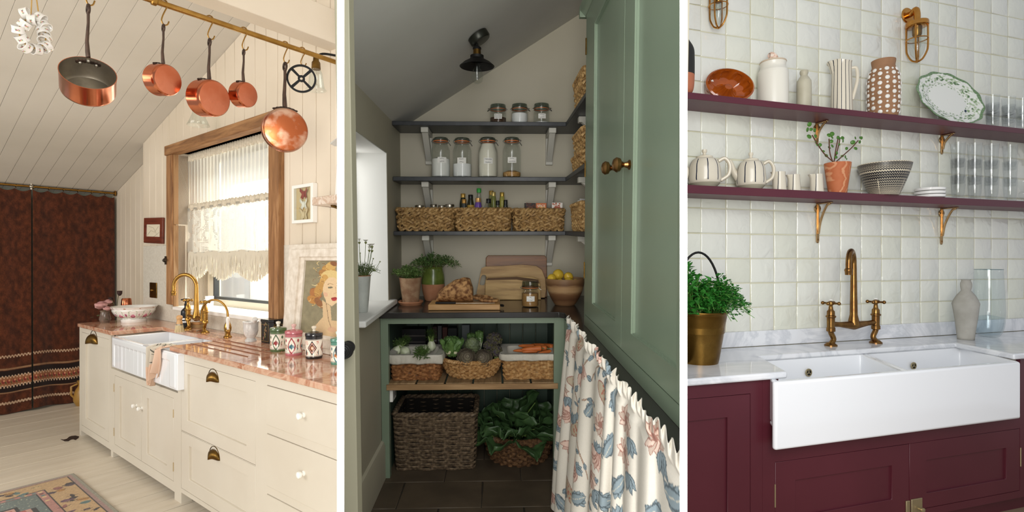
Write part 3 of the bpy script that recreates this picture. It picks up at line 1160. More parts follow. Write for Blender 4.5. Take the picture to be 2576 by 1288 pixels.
# ------------------------------------------------------------------ taps
def bridge_tap(root, p0, p1, ph, mt, hs, spout_h, reach, lean, hz=1.15):
    """two pillars p0,p1 (local), bridge at height ph, swan neck spout; hs scales thickness"""
    a, b = Vector(p0), Vector(p1)
    mid_ = (a + b) / 2
    d_ = (b - a)
    for i, p in enumerate((a, b)):
        leg = curve_pts([p + Vector((0, 0, 0)), p + Vector((0.0, -0.002, 0.012)), p + d_ * (0.06 if i == 0 else -0.06) + Vector((0, 0.0, ph * .3)) * 1, p + d_ * 0.0 + Vector((0, 0, ph * .62)), p + Vector((0, 0, ph * .8))], 5)
        leg = [q + (mid_ - q) * 0 for q in leg]
        part(root, 'leg', MB().tube(leg, 0.009 * hs, 10).lathe([(0, 0), (0.021 * hs, 0), (0.021 * hs, 0.004 * hs), (0.012 * hs, 0.012 * hs), (0, 0.012 * hs)], 18, c=p), mt)
        pr = [(0.010, -.04), (0.0145, -.036), (0.0145, -.02), (0.0125, -.017), (0.013, .03), (0.0165, .034), (0.0165, .04), (0.013, .043), (0.0125, .062), (0.008, .07), (0.006, .09), (0.0075, .094), (0.011, .097), (0.011, .108), (0.006, .112), (0, .113)]
        part(root, 'pillar', MB().lathe([(r * hs, z * hz) for r, z in pr], 18, c=p + Vector((0, 0, ph))), mt)
        hd = MB()
        c_ = p + Vector((0, 0, ph + 0.102 * hz))
        for q in range(4):
            an = q * pi / 2 + 0.4
            e = c_ + Vector((cos(an), sin(an), 0)) * 0.026 * hs
            hd.tube([c_, e], 0.0035 * hs, 8).ball(e, 0.0065 * hs, 10, 6)
        part(root, 'cross_handle', hd, mt)
        part(root, 'index_cap', MB().ball(c_ + Vector((0, 0, 0.011 * hs)), (0.007 * hs, 0.007 * hs, 0.003 * hs)), m_porc)
    br = [a + Vector((0, 0, ph)), a + d_ * .18 + Vector((0, 0, ph - .006)), a + d_ * .38 + Vector((0, 0, ph - .012)), mid_ + Vector((0, 0, ph - .014)), a + d_ * .62 + Vector((0, 0, ph - .012)), a + d_ * .82 + Vector((0, 0, ph - .006)), b + Vector((0, 0, ph))]
    part(root, 'bridge', MB().tube(br, [0.009 * hs, 0.009 * hs, 0.013 * hs, 0.017 * hs, 0.013 * hs, 0.009 * hs, 0.009 * hs], 12), mt)
    n = Vector(lean).normalized()
    z0 = ph + 0.03 * hs
    sp_ = [mid_ + Vector((0, 0, ph - .01)), mid_ + Vector((0, 0, z0)), mid_ + Vector((0, 0, spout_h - reach / 2))]
    for i in range(1, 13):
        an = pi * i / 12
        sp_.append(mid_ + n * (reach / 2 * (1 - cos(an))) + Vector((0, 0, spout_h - reach / 2 + reach / 2 * sin(an))))
    sp_.append(mid_ + n * reach + Vector((0, 0, spout_h - reach / 2 - reach * .28)))
    part(root, 'spout', MB().tube(sp_, [0.02 * hs, 0.0125 * hs] + [0.0095 * hs] * (len(sp_) - 2), 14), mt)
    e = sp_[-1]
    part(root, 'spout_tip', MB().lathe([(0, -.012 * hs), (0.011 * hs, -.012 * hs), (0.012 * hs, 0), (0.0135 * hs, 0.004 * hs), (0.012 * hs, .009 * hs), (0.009 * hs, 0.012 * hs), (0, .012 * hs)], 16, c=e), mt)


ta, tb = L.at(473, 829, w=WT), L.at(516, 837, w=WT)
tp = thing('bridge_tap', 'gold brass bridge mixer tap with swan neck and cross handles behind the fluted sink', 'tap', L, (ta + tb) / 2)
off = (ta + tb) / 2
sh = L.w(470, 690, (ta + tb)[1] / 2) - WT
bridge_tap(tp, ta - off, tb - off, L.w(490, 795, tb[1]) - WT, m_brass, 1.4, sh, 0.175, (-0.75, -0.5, 0), 1.1)
fp = L.at(573, 848, w=WT)
ft = thing('filter_tap', 'small gold brass filter tap with a curved spout beside the drainer', 'tap', L, fp)
h_ = L.w(545, 752, fp[1]) - WT
part(ft, 'base', MB().lathe([(0, 0), (0.026, 0), (0.026, 0.006), (0.018, 0.012), (0.016, 0.03), (0.022, 0.045), (0.024, 0.065), (0.02, 0.085), (0.013, 0.1), (0.009, 0.125), (0, 0.125)], 20), m_brass)
sp_ = [(0, 0, 0.1), (0, 0, h_ - 0.10)] + [(-0.095 * (1 - cos(pi * i / 12)), -0.045 * (1 - cos(pi * i / 12)), h_ - 0.10 + 0.10 * sin(pi * i / 12)) for i in range(1, 13)] + [(-0.19, -0.09, h_ - 0.14)]
part(ft, 'spout', MB().tube(sp_, 0.0075, 12), m_brass)
part(ft, 'spout_tip', MB().lathe([(0, -.012), (0.009, -.012), (0.0105, -0.004), (0.009, .004), (0, .004)], 14, c=sp_[-1]), m_brass)
part(ft, 'valve', MB().tube([(0, 0, 0.05), (0.045, -0.02, 0.05)], [0.018, 0.012], 12).ball((0.05, -0.022, 0.05), 0.015).tube([(0.05, -0.022, 0.05), (0.075, -0.03, 0.05)], 0.009, 10), m_brass)
part(ft, 'lever', MB().tube([(0.058, -0.025, 0.055), (0.06, -0.027, 0.078), (0.061, -0.028, 0.135)], [0.005, 0.009, 0.011], 12).ball((0.061, -.028, .137), 0.008), m_porc)


# ------------------------------------------------------------------ things on the worktop
def lathe_thing(name, label, cat, room, x, v, pts, base, mt, n=36, sm=4, pname='body', group=None, thick=0.0, rot=None):
    (u_, w_), pr = room.prof(x, v, pts, base)
    t = thing(name, label, cat, room, (u_, v, w_), rot, group)
    pr2 = smooth_prof(pr, sm) if sm else pr
    p = part(t, pname, MB().lathe([(0, pr2[0][1])] + pr2 + ([] if thick else [(0, pr2[-1][1])]), n), mt)
    if thick:
        inn = [(max(0.001, r - thick), z) for r, z in pr2[::-1] if z > pr2[0][1] + thick]
        part(t, 'inside', MB().lathe([(pr2[-1][0], pr2[-1][1])] + inn + [(0, inn[-1][1])], n), mt)
    return t, pr2, u_, w_


# footed floral bowl
bv = L.at(337, 808.5, w=WT)[1]
(u_, w_), pr = L.prof(337, bv, [(33, 813), (34, 806), (30, 803), (46, 796), (56, 782), (56.5, 777), (62, 770)], WT)
bt = thing('footed_bowl', 'large white porcelain footed bowl painted with pink flowers on the marble', 'bowl', L, (u_, bv, w_))
cvs = Canvas(420, 90, '#f1efe9')
for i in range(9):
    x = 23 + i * 46.7
    for k_ in range(26):
        an = k_ / 26 * 2 * pi
        cvs.ell(x + 15 * cos(an) * (1 + .12 * sin(5 * an)), 46 + 24 * sin(an), 1.4, 2.2, an, '#8fae84')
    cvs.ell(x, 46, 9, 7, 0, '#b4456b')
    cvs.ell(x, 42, 6, 3.5, 0, '#d98ba6')
    cvs.ell(x, 52, 5, 2.5, 0, '#8c3a4a')
    cvs.ell(x + 23, 40, 4, 4, 0, '#b0587a')
    cvs.ell(x + 23, 46, 2, 3, 0, '#6f8f63')
    cvs.ell(x + 23, 8, 4, 3, 0, '#b98a72')
pr2 = smooth_prof(pr, 6)
zt = pr2[-1][1]


def bowl_fn(s_, t_):
    i = (1 - t_) * (len(pr2) - 1)
    k_ = min(int(i), len(pr2) - 2)
    f = i - k_
    r = pr2[k_][0] * (1 - f) + pr2[k_ + 1][0] * f
    z = pr2[k_][1] * (1 - f) + pr2[k_ + 1][1] * f
    an = 2 * pi * s_
    sc = 1 + 0.012 * cos(24 * an) * max(0, 1 - t_ * 6)
    return (r * sc * cos(an), r * sc * sin(an), z)


m_chinap = painted('painted china', 0.12, coat=0.4)
me = printed(bowl_fn, 240, 60, cvs, 'body', m_chinap, cu=True)
ob('body', me, bt)
part(bt, 'inside', MB().lathe([(pr2[-1][0], zt), (pr2[-1][0] * .9, zt - .006), (pr2[-1][0] * .82, zt * .7), (pr2[-1][0] * .6, zt * .35), (0, zt * .3)], 48), m_porc)
part(bt, 'foot_base', MB().lathe([(0, 0.001), (pr2[0][0] * .98, 0.001), (pr2[0][0] * .8, 0.004)], 32), m_porc)

# copper mould, roses in a small vase, dried poppy heads
mv = 1.72
(u_, w_), pr = L.prof(318, mv, [(14, 800), (13.5, 765), (12, 752), (10, 750)], WT)
t = thing('copper_mould', 'small fluted copper mould standing behind the floral bowl', 'mould', L, (u_, mv, w_))
part(t, 'body', MB().lathe([(0, 0)] + pr + [(0, pr[-1][1])], 48, mod=lambda a, z: 1 + 0.05 * cos(10 * a)), m_copper)
part(t, 'rim', MB().lathe([(pr[0][0], 0), (pr[0][0] * 1.15, 0), (pr[0][0] * 1.15, 0.006), (pr[0][0], 0.006)], 32), m_copper)

vv = 1.44
vu = L.u(262, vv) + 0.02
t = thing('rose_vase', 'small glass vase of dusky pink roses beside the curtain', 'vase', L, (vu, vv, WT))
part(t, 'vase', MB().lathe([(0, 0), (0.03, 0), (0.042, 0.03), (0.03, 0.09), (0.036, 0.1)], 24), mat('smoky vase glass', '#8d7a6c', 0.15, trans=0.5))
m_rose = mat('dusky rose petals', '#c79a94', 0.7, c2='#b07f7c', scale=30)
m_leafd = mat('dark dried leaf', '#45502f', 0.7, c2='#5d5a38', scale=25)
rg = random.Random(11)
for (x, y, z, r) in ((-.05, -.02, .13, .036), (.02, -.03, .15, .046), (.005, .02, .17, .034), (.06, .0, .12, .03)):
    mb = MB()
    for k_ in range(4):
        rr = r * (0.35 + .2 * k_)
        mb.lathe([(0.3 * rr, -.5 * r), (rr * .95, -.15 * r), (rr, .25 * r), (rr * .86, r * (.62 - .1 * k_)), (rr * .95, r * (.66 - .1 * k_))], 20, c=(x, y, z), mod=lambda a, q, k_=k_: 1 + .09 * sin(3 * a + k_ * 2))
    part(t, 'rose', mb, m_rose)
mb = MB()
for k_ in range(26):
    a, q = rg.uniform(0, 6.28), rg.uniform(.02, .1)
    c_ = Vector((q * cos(a), q * sin(a), rg.uniform(.04, .15)))
    d_ = Vector((cos(a + 1), sin(a + 1), rg.uniform(-.5, .6))) * .03
    n_ = d_.cross(Vector((0, 0, 1))).normalized() * .011
    mb.add([c_, c_ + d_ * .5 + n_, c_ + d_, c_ + d_ * .5 - n_], [(0, 1, 2, 3)])
part(t, 'foliage', mb, m_leafd, kind='stuff')
for k_ in range(3):
    part(t, 'stem', MB().tube([(0, 0, .03), (.01 * k_ - .01, 0, .1), (.02 * k_ - .02, 0, .14)], .003, 6), m_leafd)
pv = 1.62
t = thing('poppy_stem', 'dried poppy seed heads on thin bent stems behind the bowl', 'dried flower', L, (L.u(293, pv), pv, WT))
hd = lambda x, y: Vector((L.u(x, pv) - L.u(293, pv), 0, L.w(x, y, pv) - WT))
for px_, py_ in ((301, 736), (279, 752)):
    e = hd(px_, py_)
    part(t, 'stem', MB().tube(curve_pts([(0, 0, 0), (e.x * .2, 0, e.z * .5), (e.x * .6, 0, e.z * .85), e], 5), 0.0025, 6), m_leafd)
    part(t, 'seed_head', MB().lathe([(0, -.03), (.012, -.024), (.02, -.006), (.019, .008), (.023, .013), (.015, .016), (0, .015)], 16, c=e), mat('poppy head brown', '#3a231f', 0.7))

# soap bottle, dish brush, small brushes
sv_ = 1.70
(u_, w_), pr = L.prof(467, sv_, [(12, 816), (12.5, 812), (12.5, 800), (12.5, 785), (11, 778), (4, 772), (4, 764)], WT)
t = thing('soap_bottle', 'black soap bottle with pale bands and a pump behind the brass tap', 'bottle', L, (u_, sv_, w_))
part(t, 'body', MB().lathe([(0, 0)] + smooth_prof(pr, 3) + [(0, pr[-1][1])], 28), mat('black ceramic', '#18191d', 0.25))
for f in (0.24, 0.36):
    part(t, 'band', MB().lathe([(pr[1][0] * 1.01, pr[-1][1] * f), (pr[1][0] * 1.01, pr[-1][1] * (f + .07))], 28), m_porc)
zt_ = pr[-1][1]
part(t, 'pump', MB().tube([(0, 0, zt_ - .01), (0, 0, zt_ + .03)], .006, 8).box((-.016, -.01, zt_ + .028), (.016, .01, zt_ + .04)).tube([(0, 0, zt_ + .035), (-.03, -.02, zt_ + .03)], .005, 8), m_black)
bv_ = 1.585
(u_, w_), pr = L.prof(451.5, bv_, [(12.5, 829), (11, 822), (8.5, 813), (7.5, 807), (6.5, 803), (8.5, 799), (7, 794.5), (3, 793)], WT)
t = thing('dish_brush', 'round wooden dish brush with pale bristles standing on the marble', 'brush', L, (u_, bv_, w_))
part(t, 'handle', MB().lathe([(pr[2][0], pr[2][1])] + smooth_prof(pr[2:], 4) + [(0, pr[-1][1] + .001)], 28), wood('beech', '#b98751', '#cf9f68', '#dcb27f', 'z', 6, 0.5, 0.1))
part(t, 'collar', MB().lathe([(pr[2][0] * 1.06, pr[2][1] - .006), (pr[2][0] * 1.06, pr[2][1] + .005)], 28), m_steel)
mb = MB()
for k_ in range(150):
    a, q = k_ * 2.399, math.sqrt(k_ / 150)
    mb.tube([(pr[2][0] * q * cos(a), pr[2][0] * q * sin(a), pr[2][1]), (pr[0][0] * q * cos(a), pr[0][0] * q * sin(a), 0.0)], 0.0022, 4)
part(t, 'bristles', mb, mat('straw bristle', '#d9c59a', 0.8), kind='stuff')
for i, (px_, py_, ln, ang_, lab) in enumerate(((492, 824, .10, 0.5, 'wooden nail brush with pale bristles lying behind the tap'), (525, 822, .09, 0.2, 'short brown scrubbing brush lying beside the tap pillar'))):
    p = L.at(px_, py_, w=WT)
    t = thing('scrubbing_brush', lab, 'brush', L, p, RZ(ang_))
    part(t, 'block', MB().box((-ln / 2, -.018, .022), (ln / 2, .018, .042)), wood('brush wood', '#9c6b3b', '#b98650', '#caa06a', 'x', 6, .5, .1), bev=0.008)
    mb = MB()
    for k_ in range(60):
        x, y = (k_ % 12 / 11 - .5) * ln * .9, (k_ // 12 / 4 - .5) * .03
        mb.tube([(x, y, .024), (x * 1.03, y * 1.1, 0.0)], .0022, 4)
    part(t, 'bristles', mb, mat('bristle tan', '#c9a878' if i == 0 else '#7c5433', 0.85), kind='stuff')
p = L.at(500, 834, w=WT)
t = thing('vegetable_knife', 'small metal peeler with a wooden handle lying between the tap pillars', 'peeler', L, p, RZ(-0.75))
part(t, 'handle', MB().tube([(-.07, 0, .008), (-.02, 0, .009), (.0, 0, .008)], [.006, .008, .006], 8), wood('dark handle', '#7c5233', '#99704a', '#a9835d', 'x'))
part(t, 'blade', MB().tube([(0, 0, .008), (.04, 0, .007), (.055, .004, .006)], [.004, .006, .002], 8, flat=.35), m_steel)

# mortar and pestle
mv = 1.68
(u_, w_), pr = L.prof(631, mv, [(15, 855), (15, 851), (11, 847), (17, 838), (19.5, 826), (19.5, 814), (21, 811), (21, 808)], WT)
t = thing('mortar', 'grey white marble mortar standing on the worktop', 'mortar', L, (u_, mv, w_))
m_carr = marble('pale marble', '#d9d6d0', '#c2bfba', '#e4e2dd', 9, .25, (.4, .52, .6), 2)
part(t, 'bowl', MB().lathe([(0, 0)] + smooth_prof(pr, 3) + [(pr[-1][0] * .8, pr[-1][1]), (pr[-1][0] * .65, pr[-1][1] * .6), (0, pr[-1][1] * .45)], 36), m_carr)
rt = pr[-1][0]
o = solo('pestle', 'pale stone pestle leaning in the mortar', 'pestle', L, (u_, mv, w_ + pr[-1][1] * .5), MB().tube([(-.02, 0, 0), (0.012, 0, rt * .9), (0.06, 0.0, rt * 1.75), (.063, 0, rt * 1.8)], [.018, .011, .016, .012], 14), m_carr)

# black tea tin
v0 = 1.70
a, b, c_ = L.at(652, 861, w=WT), L.at(679, 868, w=WT), L.at(706, 858, w=WT)
tu0_, tu1_ = L.u(653, v0), L.u(680, v0)
tw_ = L.w(660, 803, v0) - WT
t = thing('tea_tin', 'black octagonal painted tea tin with gold lines', 'tin', L, (tu1_, v0, WT))
sx, sy = tu1_ - tu0_, 0.085
octp = lambda k_: [(-sx + .02 - k_, -k_), (-.0 - .02 + k_, -k_), (k_, .02 - k_ * .4), (k_, sy), (-.02, sy + .02), (-sx + .02, sy + .02), (-sx - k_, sy), (-sx - k_, .02)]
part(t, 'body', MB().prism(octp(0), 0, tw_ - .016), mat('black lacquer', '#17130f', 0.35), bev=.002)
part(t, 'lid', MB().prism(octp(.003), tw_ - .018, tw_), mat('black lacquer lid', '#141110', 0.3), bev=.003)
fl_ = MB()
rg = random.Random(2)
for k_ in range(14):
    fl_.ball((-sx / 2 + rg.uniform(-.018, .018), -.001, tw_ * .5 + rg.uniform(-.05, .05)), (.008, .0015, .008), 8, 5)
part(t, 'flower_print', fl_, mat('print rose', '#8a4a3c', 0.5, c2='#5d6a3c', scale=60))
part(t, 'gold_line', MB().frame(-sx + .022, .012, -.022, tw_ - .03, .002, -.0012, 0), mat('gold line', '#a8864a', 0.4, 0.6))
part(t, 'gold_line', MB().frame(.024, .012, sy - .004, tw_ - .03, .002, .0, .0012, 'x'), mat('gold line b', '#a8864a', 0.4, 0.6))


# painted ceramic canisters
def canister(x, v, hw, yb, yt, rimc, kind, label, knobc):
    (u_, w_), pr = L.prof(x, v, [(hw, yb), (hw, yt)], WT)
    r, H = pr[0][0], pr[-1][1]
    t = thing('canister', label, 'canister', L, (u_, v, WT), group='painted ceramic canisters')
    cvs = Canvas(360, 120, '#ece3d2')
    cvs.rect(0, 0, 360, 16, rimc)
    cvs.rect(0, 106, 360, 120, rimc)
    cvs.rect(0, 17, 360, 19, '#2a2522')
    cvs.rect(0, 102, 360, 104, '#2a2522')
    for i in range(4):
        x0 = 45 + i * 90
        if kind == 'diamond':
            for k_, c_ in enumerate(('#23201f', '#d9a08c', '#23201f', '#c8793f', '#ece3d2')):
                s_ = 1 - k_ * .2
                cvs.poly([(x0, 60 - 38 * s_), (x0 + 32 * s_, 60), (x0, 60 + 38 * s_), (x0 - 32 * s_, 60)], c_)
            for sx_ in (-1, 1):
                for k_ in range(14):
                    cvs.ell(x0 + 45 + random.uniform(-16, 16), 32 + random.uniform(-9, 9), 2, 2, 0, '#c97f6c')
                    cvs.ell(x0 + 45 + random.uniform(-16, 16), 90 + random.uniform(-9, 9), 2, 2, 0, '#c97f6c')
            cvs.leaf(x0 + 45, 100, 34, 8, -pi / 2, '#2e3d3a', '#151515')
        else:
            main, sec, third = {'green': ('#4c6a41', '#a43f3d', '#23201f'), 'red': ('#b53c46', '#4b7a86', '#23201f'), 'teal': ('#2f7a86', '#c8793f', '#23201f')}[kind]
            for sgn in (-1, 1):
                pts_ = [(x0 + sgn * 30 * sin(pi * q / 12) * (1 - q / 30), 104 - 84 * q / 12) for q in range(13)]
                cvs.line(pts_, 7, third)
                cvs.line(pts_, 5, main)
                cvs.leaf(x0, 60, 26, 8, pi / 2 + sgn * .9, sec, third)
                cvs.leaf(x0 + sgn * 45, 24, 22, 8, pi / 2, main, third)
            cvs.leaf(x0, 84, 34, 9, -pi / 2, sec, third)
            cvs.ell(x0 + 45, 70, 9, 14, 0, third)
            cvs.ell(x0 + 45, 70, 6, 10, 0, '#e7b89a')
            for k_ in range(16):
                cvs.ell(x0 + 45 + random.uniform(-14, 14), 85 + random.uniform(-12, 12), 1.6, 1.6, 0, sec)
    ln = H * .80
    rr = lambda t_: r * (1 - .05 * max(0, (t_ - .9) / .1) ** 2)
    me = printed(lambda s_, t_: (rr(t_) * cos(2 * pi * s_), rr(t_) * sin(2 * pi * s_), ln * (1 - t_)), 180, 60, cvs, 'body', m_chinap, cu=True)
    ob('body', me, t)
    part(t, 'underside', MB().lathe([(0, 0), (r * .95, 0)], 30), m_porc)
    ml = mat('canister lid glaze', rimc, 0.12, coat=.4)
    ld = part(t, 'lid', MB().lathe([(r * .96, ln), (r * 1.04, ln + .002), (r * 1.05, ln + .012), (r * .98, ln + .018), (r * .3, ln + .026), (0, ln + .026)], 36), ml)
    part(ld, 'knob', MB().lathe([(r * .2, ln + .024), (r * .16, ln + .034), (r * .3, ln + .044), (r * .28, ln + .052), (0, ln + .056)], 18), mat('canister knob', knobc, 0.12))


canister(700, 1.60, 21, 877, 819, '#53663f', 'green', 'green-lidded painted ceramic canister next to the black tin', '#e8e2d2')
canister(739, 1.585, 22, 887, 826, '#b86a6f', 'red', 'pink-lidded painted ceramic canister between green and black ones', '#d8b0a8')
canister(790, 1.60, 22, 893, 831, '#211d1c', 'diamond', 'black-lidded canister painted with diamond shapes', '#ddd2bd')
canister(850, 1.585, 18.5, 907, 846, '#5a8a78', 'teal', 'teal-rimmed painted canister cut by the partition at right', '#cfe0d4')

# printed pot on the window sill
pv = VW + 0.13
(u_, w_), pr = L.prof(527, pv, [(10, 775), (11.5, 745)], WZ0)
t = thing('sill_pot', 'small white pot with a printed crest on the window sill', 'pot', L, (u_, pv, WZ0))
part(t, 'body', MB().lathe([(0, 0)] + pr + [(pr[-1][0] * .9, pr[-1][1]), (pr[-1][0] * .85, pr[-1][1] * .2), (0, pr[-1][1] * .2)], 28), m_porc)
part(t, 'crest', MB().lathe([(0, 0), (.012, 0), (.012, .002), (0, .002)], 14, axis='-y', c=(-.018, -pr[-1][0] * .93, pr[-1][1] * .55)), mat('crest print', '#6b4a3a', 0.5))

# ------------------------------------------------------------------ on the wall
def wood_frame(root, w_, h_, bar, d_, mt, v=0.0):
    part(root, 'frame', MB().frame(-w_ / 2, -h_ / 2, w_ / 2, h_ / 2, bar, v - d_, v), mt, bev=.003)


fv = VW - 0.016
fa, fb = L.at(367, 582, v=fv), L.at(414, 581, v=fv)
w_, h_ = fb[0] - fa[0], abs(L.w(390, 548, fv) - L.w(390, 612, fv))
t = thing('picture_frame', 'small dark red-brown wooden frame with a faint pencil drawing', 'picture', L, ((fa[0] + fb[0]) / 2, fv, L.w(390, 580, fv)), RY(0.04))
m_maho = wood('mahogany', '#4a1f14', '#6b2f1e', '#7d3c28', 'x', 5, .4, .1)
part(t, 'frame', MB().frame(-w_ / 2, -h_ / 2, w_ / 2, h_ / 2, w_ * .135, -.018, 0), m_maho, bev=.004)
part(t, 'paper', MB().box((-w_ * .37, -.012, -h_ * .37), (w_ * .37, -.008, h_ * .37)), mat('aged paper', '#d8cdb5', .8))
mb = MB()
for pts_ in ([(-.1, -.06), (-.04, .0), (.02, -.02), (.08, .05)], [(-.08, .05), (0, .03), (.06, -.05)], [(-.03, -.09), (.03, -.06), (.09, -.02)]):
    mb.tube([(a * w_ / .3, -.0125, b * h_ / .3) for a, b in pts_], .0015, 4)
part(t, 'pencil_lines', mb, mat('pencil', '#a79d88', .8))

t = thing('light_switch', 'square brass light switch on the pale tiled splashback', 'switch', L, L.at(387, 730, v=VW - .0145), group=None)
s_ = (L.u(396, VW) - L.u(379, VW)) / 2
part(t, 'plate', MB().box((-s_, -.008, -s_ * .85), (s_, 0, s_ * .85)), m_brassd, bev=.003)
part(t, 'toggle', MB().ball((-.01, -.014, 0), .01).ball((.012, -.012, .0), .007), m_brass)

# butterfly box
bx0, bx1 = L.u(739, VW - .03), L.u(792, VW - .03)
zb0, zb1 = L.w(742, 563, VW - .03), L.w(739, 468, VW - .03)
bw_, bh_ = bx1 - bx0, zb1 - zb0
t = thing('butterfly_case', 'narrow white box frame holding three pinned butterflies', 'picture', L, ((bx0 + bx1) / 2, VW - .012, (zb0 + zb1) / 2))
part(t, 'frame', MB().frame(-bw_ / 2, -bh_ / 2, bw_ / 2, bh_ / 2, (.02, .02, .026, .02), -.032, 0), m_white, bev=.002)
part(t, 'backing', MB().box((-bw_ * .45, -.012, -bh_ * .47), (bw_ * .42, -.006, bh_ * .47)), mat('aged card', '#d6bd8f', .8))
part(t, 'pane', MB().box((-bw_ * .45, -.029, -bh_ * .47), (bw_ * .42, -.028, bh_ * .47)), m_glass)
for i, (c_, zz, sc) in enumerate((('#9c2f2a', .27, .72), ('#f4f1e6', .0, .72), ('#e3cda6', -.26, .85))):
    mb = MB()
    for sg in (-1, 1):
        mb.add([(0, -.016, .0), (sg * .05 * sc, -.024, .05 * sc), (sg * .055 * sc, -.024, .02 * sc), (sg * .03 * sc, -.02, -.005 * sc), (sg * .045 * sc, -.022, -.035 * sc), (sg * .02 * sc, -.018, -.05 * sc)], [[0, 1, 2, 3], [0, 3, 4, 5]])
    mb.tube([(0, -.018, -.03 * sc), (0, -.018, .02 * sc)], .004, 6)
    part(t, 'butterfly', mb.move(0, 0, zz * bh_), mat('butterfly wing', c_, .7), solid=.001, label=('red butterfly', 'white butterfly', 'tan butterfly')[i])

# painting in a wide white frame, leaning on the splashback
pv = VW - 0.10
pa = L.u(714, pv)
pz1 = L.w(722, 612, pv) - .005
lean = 0.10
Hf = pz1 - WT
t = thing('framed_painting', 'painted portrait of a red-lipped blonde woman in a wide white moulded frame', 'painting', L, (pa, pv, WT), RX(-math.atan(lean / Hf) * .55))
pw = L.u(855, pv) - pa
fw_ = L.u(757, pv) - pa
fh_ = .10
m_oldw = mat('chalky white frame', '#e6ddcf', .7, c2='#d2c6b4', scale=25)
for k_, (i0, i1, dp) in enumerate(((0, .35, .018), (.33, .8, .04), (.78, 1.0, .026))):
    o0, o1 = fw_ * i0, fw_ * i1
    part(t, 'moulding', MB().box((o0, -dp, 0), (o1, 0, Hf - fh_ * i0)).box((o1, -dp, Hf - fh_ * i1), (pw, 0, Hf - fh_ * i0)).box((o1, -dp, fh_ * i0), (pw, 0, fh_ * i1)), m_oldw, bev=.003)
cvs = Canvas(190, 330, '#8b8265')
cvs.noise(.16, 3, 14)
cvs.noise(.06, 4, 2)
W_, H_ = 190, 330


def P(pts, col):
    cvs.poly([(x * 1.9, y * 1.0) for x, y in pts], col)


# generic portrait: hair, neck, face, lips
for (x, y, a, b, an, c_) in ((118, 40, 34, 22, .2, '#b98d4a'), (128, 22, 24, 18, 0, '#c9a25c'), (96, 58, 26, 18, .4, '#a8783f'), (132, 75, 50, 34, .1, '#d7bd7e'), (100, 95, 22, 34, .1, '#c59a55'), (62, 150, 32, 24, .6, '#a96f3c'), (50, 178, 28, 18, .3, '#b5803f'), (78, 130, 20, 36, .3, '#b98d4a'), (84, 190, 30, 14, .7, '#8f5f37'), (140, 12, 18, 10, .3, '#8c5a34')):
    cvs.ell(x, y, a, b, an, c_)
rg = random.Random(8)
for k_ in range(46):
    x, y, r = rg.uniform(40, 150), rg.uniform(10, 110) if k_ < 30 else rg.uniform(130, 205), rg.uniform(6, 16)
    if y > 120:
        x = rg.uniform(30, 95)
    a0 = rg.uniform(0, 6)
    cvs.line([(x + r * cos(a0 + q * .5), y + r * .7 * sin(a0 + q * .5)) for q in range(6)], 1.6, rg.choice(('#7a4d2b', '#e3cf98', '#8f6033', '#d9b56c')))
cvs.poly([(98, 175), (140, 200), (150, 262), (190, 262), (190, 330), (70, 330), (76, 290), (108, 250), (104, 215)], '#d3b58a')
cvs.ell(140, 130, 42, 58, -.15, '#ddc096')
cvs.poly([(104, 140), (118, 186), (146, 200), (170, 180), (180, 140)], '#ddc096')
cvs.ell(112, 150, 12, 9, .5, '#d39a80', .6)
cvs.ell(132, 118, 12, 4, -.1, '#6f6a55')
cvs.ell(170, 108, 9, 4, -.1, '#6f6a55')
cvs.line([(118, 106), (130, 100), (144, 104)], 2, '#8a6a45')
cvs.line([(160, 98), (172, 94), (182, 98)], 2, '#8a6a45')
cvs.line([(156, 112), (162, 140), (152, 144)], 1.6, '#b98a6a')
cvs.ell(155, 165, 15, 6, -.15, '#9c2a2c')
cvs.ell(155, 171, 11, 5, -.15, '#b2383a')
cvs.line([(118, 186), (136, 262), (150, 292)], 2, '#6d4b33')
cvs.ell(155, 300, 20, 12, 0, '#cf9c83', .5)
cvs.noise(.06, 6, 2)
pic = lambda s_, t_: (fw_ * .98 + (pw - fw_) * s_, -.012, Hf - fh_ - (Hf - 2 * fh_) * t_)
ob('canvas', printed(pic, 110, 190, cvs, 'canvas', painted('oil paint', .45, bump=.3, bscale=120)), t)

# little marble-edged shelf and its bracket at the right edge
sv0 = VW - .2
a, b = L.u(785, sv0), L.u(857, sv0)
zz = L.w(800, 505, sv0)
t = thing('wall_shelf', 'pale stone wall shelf entering at the right edge above the painting', 'shelf', L, (0, 0, 0))
part(t, 'shelf_board', MB().prism([(a, sv0), (b, sv0), (L.u(856, VW - .013), VW - .013), (a, VW - .013)], zz - .022, zz + .022), marble('pale rose stone', '#d9c6b2', '#c4a58c', '#e2d4c4', 8, .3), bev=.003)
part(t, 'bracket', MB().tube([(L.u(838, sv0 + .06), sv0 + .05, zz - .024), (L.u(838, sv0 + .06), VW - .05, zz - .05), (L.u(838, sv0 + .06), VW - .016, zz - .14)], .008, 8), m_brassd)
bt_ = thing('dark_panel', 'dark framed board standing at the right edge of the stone shelf', 'picture', L, (L.u(851, VW - .06), VW - .06, zz + .022), RX(-.08))
part(bt_, 'frame', MB().box((-.035, 0, 0), (-.018, .012, .62)), m_white)
part(bt_, 'board', MB().box((-.018, .002, 0), (.02, .01, .6)), mat('dark board', '#24301f', .6))

# ------------------------------------------------------------------ lace curtain in the window
lv = VW + 0.10
lx0, lx1 = L.u(471, lv), L.u(688, lv)
lz = L.w(474, 396, lv)
z1_, z2_, z3_ = L.w(480, 519, lv), L.w(480, 634, lv), L.w(480, 690, lv)
lc = thing('lace_curtain', 'cream sheer and crochet lace curtain with a long fringe in the timber window', 'curtain', L, (0, 0, 0))
part(lc, 'rod', MB().tube([(WU0, lv, lz), (WU1 - .02, lv, lz)], .007, 8), m_brassd)


